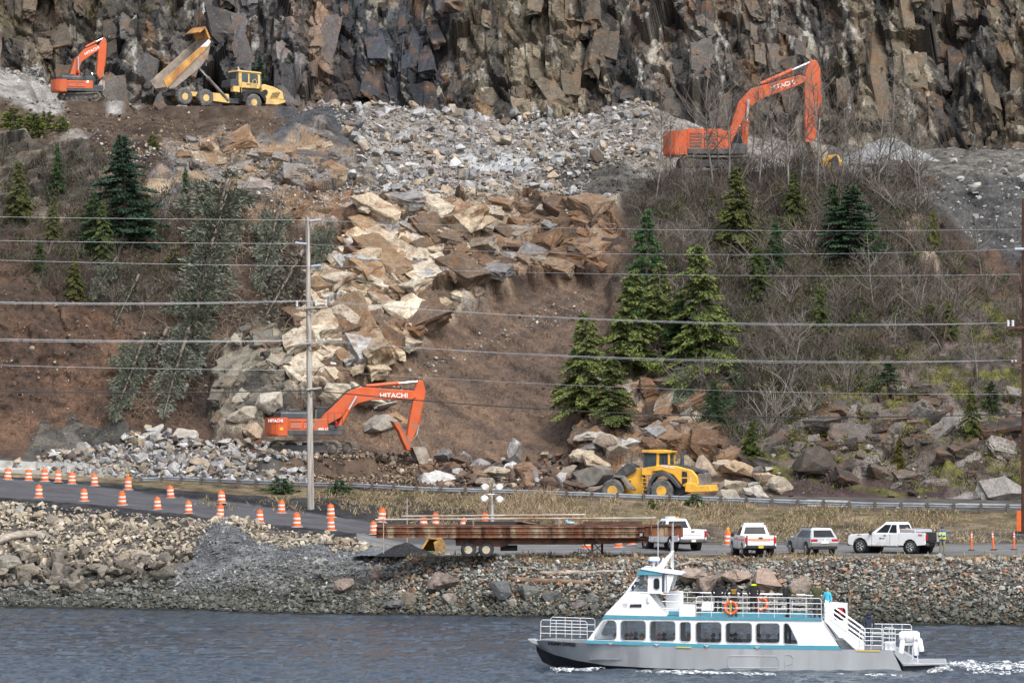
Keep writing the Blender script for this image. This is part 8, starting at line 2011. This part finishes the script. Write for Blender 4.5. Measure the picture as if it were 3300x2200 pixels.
# things carried on the boat
def on_boat(px, py, y): v = B2(px, py); return boat.matrix_basis @ Vector((v[0], y, v[1])) if False else (Matrix.Translation(boat.location) @ Euler((0, 0, BZ)).to_matrix().to_4x4()) @ Vector((v[0], y, v[1]))
t = thing("life_raft", "white life raft canister on the boat's stern cradle", "life raft", on_boat(2926, 2050, .9), BZ)
mb = MB(); mb.lathe([(.05, -.52), (.2, -.5), (.285, -.36), (.29, -.03), (.30, 0), (.29, .03), (.285, .36), (.2, .5), (.05, .52)], (0, 0, 0), 'x', 18); mb.part("canister", m_bwhite, t, smooth=True)
for x in (-.2, .2): mb = MB(); mb.lathe([(.285, x - .02), (.305, x - .02), (.305, x + .02), (.285, x + .02), (.285, x - .02)], (0, 0, 0), 'x', 18); mb.part("strap", m_wframe, t)
mb = MB(); mb.box((0, 0, -.36), (.6, .5, .14)); mb.part("cradle", m_rail, t); mb = MB(); mb.tube([(0, 0, -.4), (-.05, 0, -.85)], .05, 6); mb.part("cradle_leg", m_rail, t)
m_navy = M("navy_end", (.02, .03, .12), .5)
for x, y, rx, lab in ((2901, 2086, R(8), "white fender with navy end, leftmost at the boat's stern"), (2946, 2092, R(-3), "white fender with navy end, lowest under the life raft"), (2962, 2080, R(-10), "white fender with navy end, rightmost at the boat's stern")):
    t = thing("fender", lab, "fender", on_boat(x, y, .5 + .1 * (x == 2962)), group="fenders hanging at the stern"); t.rotation_euler = (0, rx, BZ)
    mb = MB(); mb.lathe([(.03, .42), (.10, .38), (.135, .28), (.135, -.2), (.12, -.27)], seg=14); mb.part("fender_body", m_bwhite, t, smooth=True); mb = MB(); mb.lathe([(.121, -.27), (.10, -.36), (.03, -.4)], seg=14); mb.part("fender_end", m_navy, t, smooth=True)
m_ring = M("lifebuoy_orange", (.82, .13, .025), .5, var=.05); m_rope = M("yellow_rope", (.55, .42, .06), .8, var=.2)
for x, y, yy, lab in ((2355, 1957, -.06, "orange lifebuoy with yellow rope on the near rail of the upper deck"), (2440, 1955, BW - .2, "orange lifebuoy on the far rail of the upper deck")):
    t = thing("lifebuoy", lab, "lifebuoy", on_boat(x, y, yy), BZ)
    mb = MB(); mb.tube([(.29 * math.cos(a), 0, .29 * math.sin(a)) for a in np.linspace(0, 6.2832, 25)[:-1]], .075, 10, closed=True); mb.part("ring", m_ring, t, smooth=True)
    for k in range(4):
        a = k * math.pi / 2; mb = MB(); mb.tube([(.29 * math.cos(a + e), 0, .29 * math.sin(a + e)) for e in (-.09, .09)], .079, 10); mb.part("reflective_band", m_refl, t)
    if yy < 0: mb = MB(); mb.tube([(.04 * math.sin(i * 2.1), -.05 + .02 * math.cos(i), .22 - i * .018) for i in range(26)], .03, 5); mb.part("coiled_rope", m_rope, t)
# passengers on deck
NAVY, BLK, JEAN = ("navy_cloth", (.022, .030, .055)), ("black_cloth", (.018, .018, .021)), ("jeans", (.035, .045, .085))
person(on_boat(2303, 1990, 3.9), BZ, "person in a black hooded jacket, leftmost on the upper deck, back turned", 'pocket', BLK, BLK, hood=BLK)
pp = person(on_boat(2362, 1992, 1.0), BZ, "person in a charcoal sweatshirt with yellow back print leaning behind the lifebuoy", 'rail', ("charcoal_cloth", (.035, .033, .034)), JEAN, hood=("charcoal_cloth", (.035, .033, .034)))
m_yprint = M("yellow_print", (.70, .40, .03), .7)
text_on(pp, "UGLY'S", .085, (0, -.165, 1.40), m_yprint, bold=.004); text_on(pp, "DIVE CO.", .055, (0, -.16, 1.22), m_yprint, bold=.003)
mb = MB(); mb.tube([(-.09, -.165, 1.36), (-.10, -.165, 1.30), (0, -.16, 1.26), (.10, -.165, 1.30), (.09, -.165, 1.36), (.03, -.168, 1.33), (-.03, -.168, 1.33)], .011, 5, closed=True); mb.part("print", m_yprint, pp)
p3 = person(on_boat(2418, 1990, 4.0), BZ, "person in a black jacket with a bright yellow collar on the upper deck", 'pocket', BLK, BLK, hair=("brown_hair", (.06, .04, .025)))
mb = MB(); mb.sphere((0, -.05, 1.505), .14, 12, 6, (1.15, .8, .45)); mb.part("collar", cloth("acid_yellow", (.55, .75, .02)), p3, smooth=True)
p5 = person(on_boat(2533, 1992, 3.6), BZ + R(-70), "person in an olive jacket with dark backpack and blue cap, upper deck", 'rail', ("olive_cloth", (.065, .068, .035)), BLK, hat=("blue_cap", (.03, .08, .24)), hair=("dark_hair", (.03, .022, .016)))
mb = MB(); mb.box((0, -.2, 1.22), (.30, .18, .46)); mb.part("backpack", cloth("dark_pack", (.02, .024, .032)), p5, .05)
person(on_boat(2630, 1993, .9), BZ, "person in an olive coat raising both arms at the upper deck's aft end", 'raised', ("olive_green", (.060, .065, .028)), NAVY, hat=("tan_cap", (.33, .26, .19)), shoes=("grey_shoes", (.20, .20, .20)))
person(on_boat(2660, 1989, 2.6), BZ + R(-30), "fair haired child in a light blue jacket beside the stairs", 'stand', ("sky_blue_cloth", (.08, .50, .66)), JEAN, hair=("fair_hair", (.45, .32, .17)), k=.80)
person(on_boat(2793, 2089, 2.2), BZ + R(20), "person in a navy hooded raincoat on the aft deck below the stairs", 'stand', NAVY, JEAN, hood=NAVY)
person(on_boat(2063, 1942, 1.6), BZ + R(90), "person in a grey shirt steering in the wheelhouse", 'phone', ("grey_shirt", (.30, .31, .32)), JEAN, hair=("dark_hair", (.03, .022, .016)), sit=True)
# seats and seated passengers
seat_m = cloth("blue_seat", (.025, .06, .20))
cols = [NAVY, BLK, ("orange_jacket", (.70, .13, .03)), ("grey_fleece", (.22, .23, .24)), ("maroon_cloth", (.16, .03, .04)), ("teal_cloth", (.04, .13, .15)), ("khaki_cloth", (.16, .14, .10))]
hats = [("orange_knit", (.50, .16, .05)), ("pink_knit", (.45, .05, .14)), ("grey_knit", (.20, .20, .20)), ("green_knit", (.10, .16, .06)), ("dark_hair", (.03, .022, .016)), ("brown_hair", (.06, .04, .025)), ("grey_hair", (.34, .32, .30))]
seatsp = [(1978,2,3,1.4,"in the foremost cabin window"),(2014,0,0,1.2,"left side of the second cabin window"),(2024,3,5,2.2,"with an orange knit hat in the second cabin window"),(2036,1,2,3.0,"in dark clothes in the middle of the second cabin window"),(2066,2,3,1.0,"in an orange jacket in the second cabin window"),(2120,0,1,1.2,"with a pink knit hat in the third cabin window"),(2132,1,4,2.3,"in black in the middle of the third cabin window"),(2165,5,5,3.4,"in the right of the third cabin window"),(2215,2,2,1.4,"behind the narrow door window"),(2222,1,5,2.8,"tall one behind the narrow door window"),
          (2273,1,6,1.0,"with pale hair in the fifth cabin window"),(2292,0,5,2.0,"in the middle of the fifth cabin window"),(2314,3,2,3.0,"at the right of the fifth cabin window"),(2352,0,4,1.3,"at the left of the sixth cabin window"),(2362,1,4,2.6,"with black hair in the sixth cabin window"),(2380,0,6,1.1,"with grey hair in the sixth cabin window"),(2408,6,6,1.6,"at the right of the sixth cabin window"),(2441,4,4,1.4,"in maroon in the seventh cabin window"),(2472,1,2,1.0,"in the middle of the seventh cabin window"),(2505,3,6,2.6,"at the right of the seventh cabin window")]
hatfix = {1: 5, 2: 0, 4: 3, 5: 1}
for i, (x, c, h, yy, lab) in enumerate(seatsp):
    base = on_boat(x, 2086, yy)
    person(base + Vector((0, 0, -1.12)), BZ + R(90) + (i % 3 - 1) * .3, "seated passenger " + lab, 'phone', cols[c], JEAN, hair=hats[hatfix.get(i, h)], sit=True, k=1.0, group="seated passengers in the cabin")
    st = thing("cabin_seat", "blue seat of the passenger " + lab, "seat", base - Vector((0, 0, .76)), BZ, group="blue cabin seats")
    mb = MB(); mb.box((0, 0, .36), (.5, .46, .1)); mb.part("cushion", seat_m, st, .03); mb = MB(); mb.box((.25, 0, .62), (.08, .46, .56), (0, .12, 0)); mb.part("backrest", seat_m, st, .03); mb = MB(); mb.box((0, 0, .16), (.1, .3, .32)); mb.part("leg", m_dgrey, st)
pb2 = person(on_boat(2535, 2086, 1.2), BZ, "dark figure standing behind the triangular rear cabin window", 'stand', BLK, BLK, hood=BLK, k=.95)
# worker leaning on the tailgate
wk = person(ground_d(3037, 319.5) + Vector((0, 0, 0)), R(165), "worker in blue jacket and yellow safety vest beside the lowered tailgate", 'phone', ("blue_jacket", (.02, .13, .42)), ("tan_trousers", (.22, .20, .14)), hood=None, hat=("grey_beanie", (.06, .065, .07)), k=1.04)
mb = MB(); mb.loft([[Vector((x * 1.05, y * 1.05, z)) for x, y in ((-.21, -.13), (.21, -.13), (.225, 0), (.21, .15), (-.21, .15), (-.225, 0))] for z in (.98, 1.2, 1.40)]); mb.part("safety_vest", cloth("vest_yellow", (.62, .72, .05)), wk, .02)
for x in (-.11, .11): mb = MB(); mb.box((x, .0, 1.19), (.05, .345, .44)); mb.part("reflective_strip", m_refl, wk)
mb = MB(); mb.box((0, .33, 1.22), (.08, .02, .15)); mb.part("phone", m_under, wk)
# foam of the bow wave and the wake
def foam(name, pts, width, h, n_, thr, label, seed):
    """broken white water along a line of photo points on the sea"""
    W3 = [P(x, y, CAMH * F / (y - YH)) for x, y in pts]; xs = np.linspace(0, len(W3) - 1, n_)
    cen = np.stack([np.interp(xs, range(len(W3)), [v[j] for v in W3]) for j in range(3)], -1); wd = np.interp(xs, range(len(W3)), width); hh = np.interp(xs, range(len(W3)), h)
    k = 40; tv_ = np.linspace(-1, 1, k); gx = cen[:, None, 0] + 0 * tv_; gy = cen[:, None, 1] + wd[:, None] * tv_
    f_ = fbm(gx * 1.6, gy * .8, seed, 5); z = (1 - np.abs(tv_)) ** .6 * hh[:, None] * (.25 + 1.5 * f_ ** 1.5) + wave(gx, gy) * .6 + .03
    keep = (f_ + (1 - np.abs(tv_)) * .30 - .15) > thr
    v = np.stack([gx, gy, z + (fbm(gx * 7, gy * 4, seed + 3, 3) - .5) * .16 * (hh[:, None] > .1)], -1).reshape(-1, 3); i = np.arange(n_ * k).reshape(n_, k)
    q = np.stack([i[:-1, :-1], i[1:, :-1], i[1:, 1:], i[:-1, 1:]], -1)[keep[:-1, :-1]].reshape(-1, 4)
    o = link(name, np_mesh(name, v, q), m_foam, kind="stuff"); return tag(o, label, "foam")
m_foam = M("white_foam", (.84, .87, .90), .7, var=.08, scale=4)
fn, fl_ = m_foam.node_tree.nodes, m_foam.node_tree.links; g_ = fn.new("ShaderNodeNewGeometry"); z_ = fn.new("ShaderNodeTexNoise"); z_.inputs["Scale"].default_value = 4.0; z_.inputs["Detail"].default_value = 8; z_.inputs["Roughness"].default_value = .7
rp_ = fn.new("ShaderNodeValToRGB"); rp_.color_ramp.elements[0].position = .46; rp_.color_ramp.elements[1].position = .62
fl_.new(g_.outputs["Position"], z_.inputs["Vector"]); fl_.new(z_.outputs[0], rp_.inputs[0]); fl_.new(rp_.outputs[0], fn["Principled BSDF"].inputs["Alpha"])
foam("wake_foam", [(2985,2166),(3060,2150),(3150,2148),(3300,2150),(3500,2152)], [1.5, 4.0, 6.0, 7.0, 7.0], [.06, .26, .20, .15, .12], 260, .44, "broad white wake behind the boat's stern", 11)
foam("wake_foam", [(1772,2150),(1800,2158),(1850,2158),(1950,2148)], [.6, 1.8, 1.6, .8], [.08, .18, .10, .04], 120, .42, "white bow wave under the boat's stem", 12)
foam("wake_foam", [(2050,2158),(2200,2165),(2400,2168),(2500,2170)], [.6, 1.2, 1.0, .6], [.05, .08, .06, .03], 200, .46, "thin foam line along the middle of the hull", 13)
foam("wake_foam", [(2700,2172),(2800,2172),(2905,2172)], [.5, .7, .5], [.08, .08, .05], 90, .55, "thin foam line along the rear of the hull", 14)
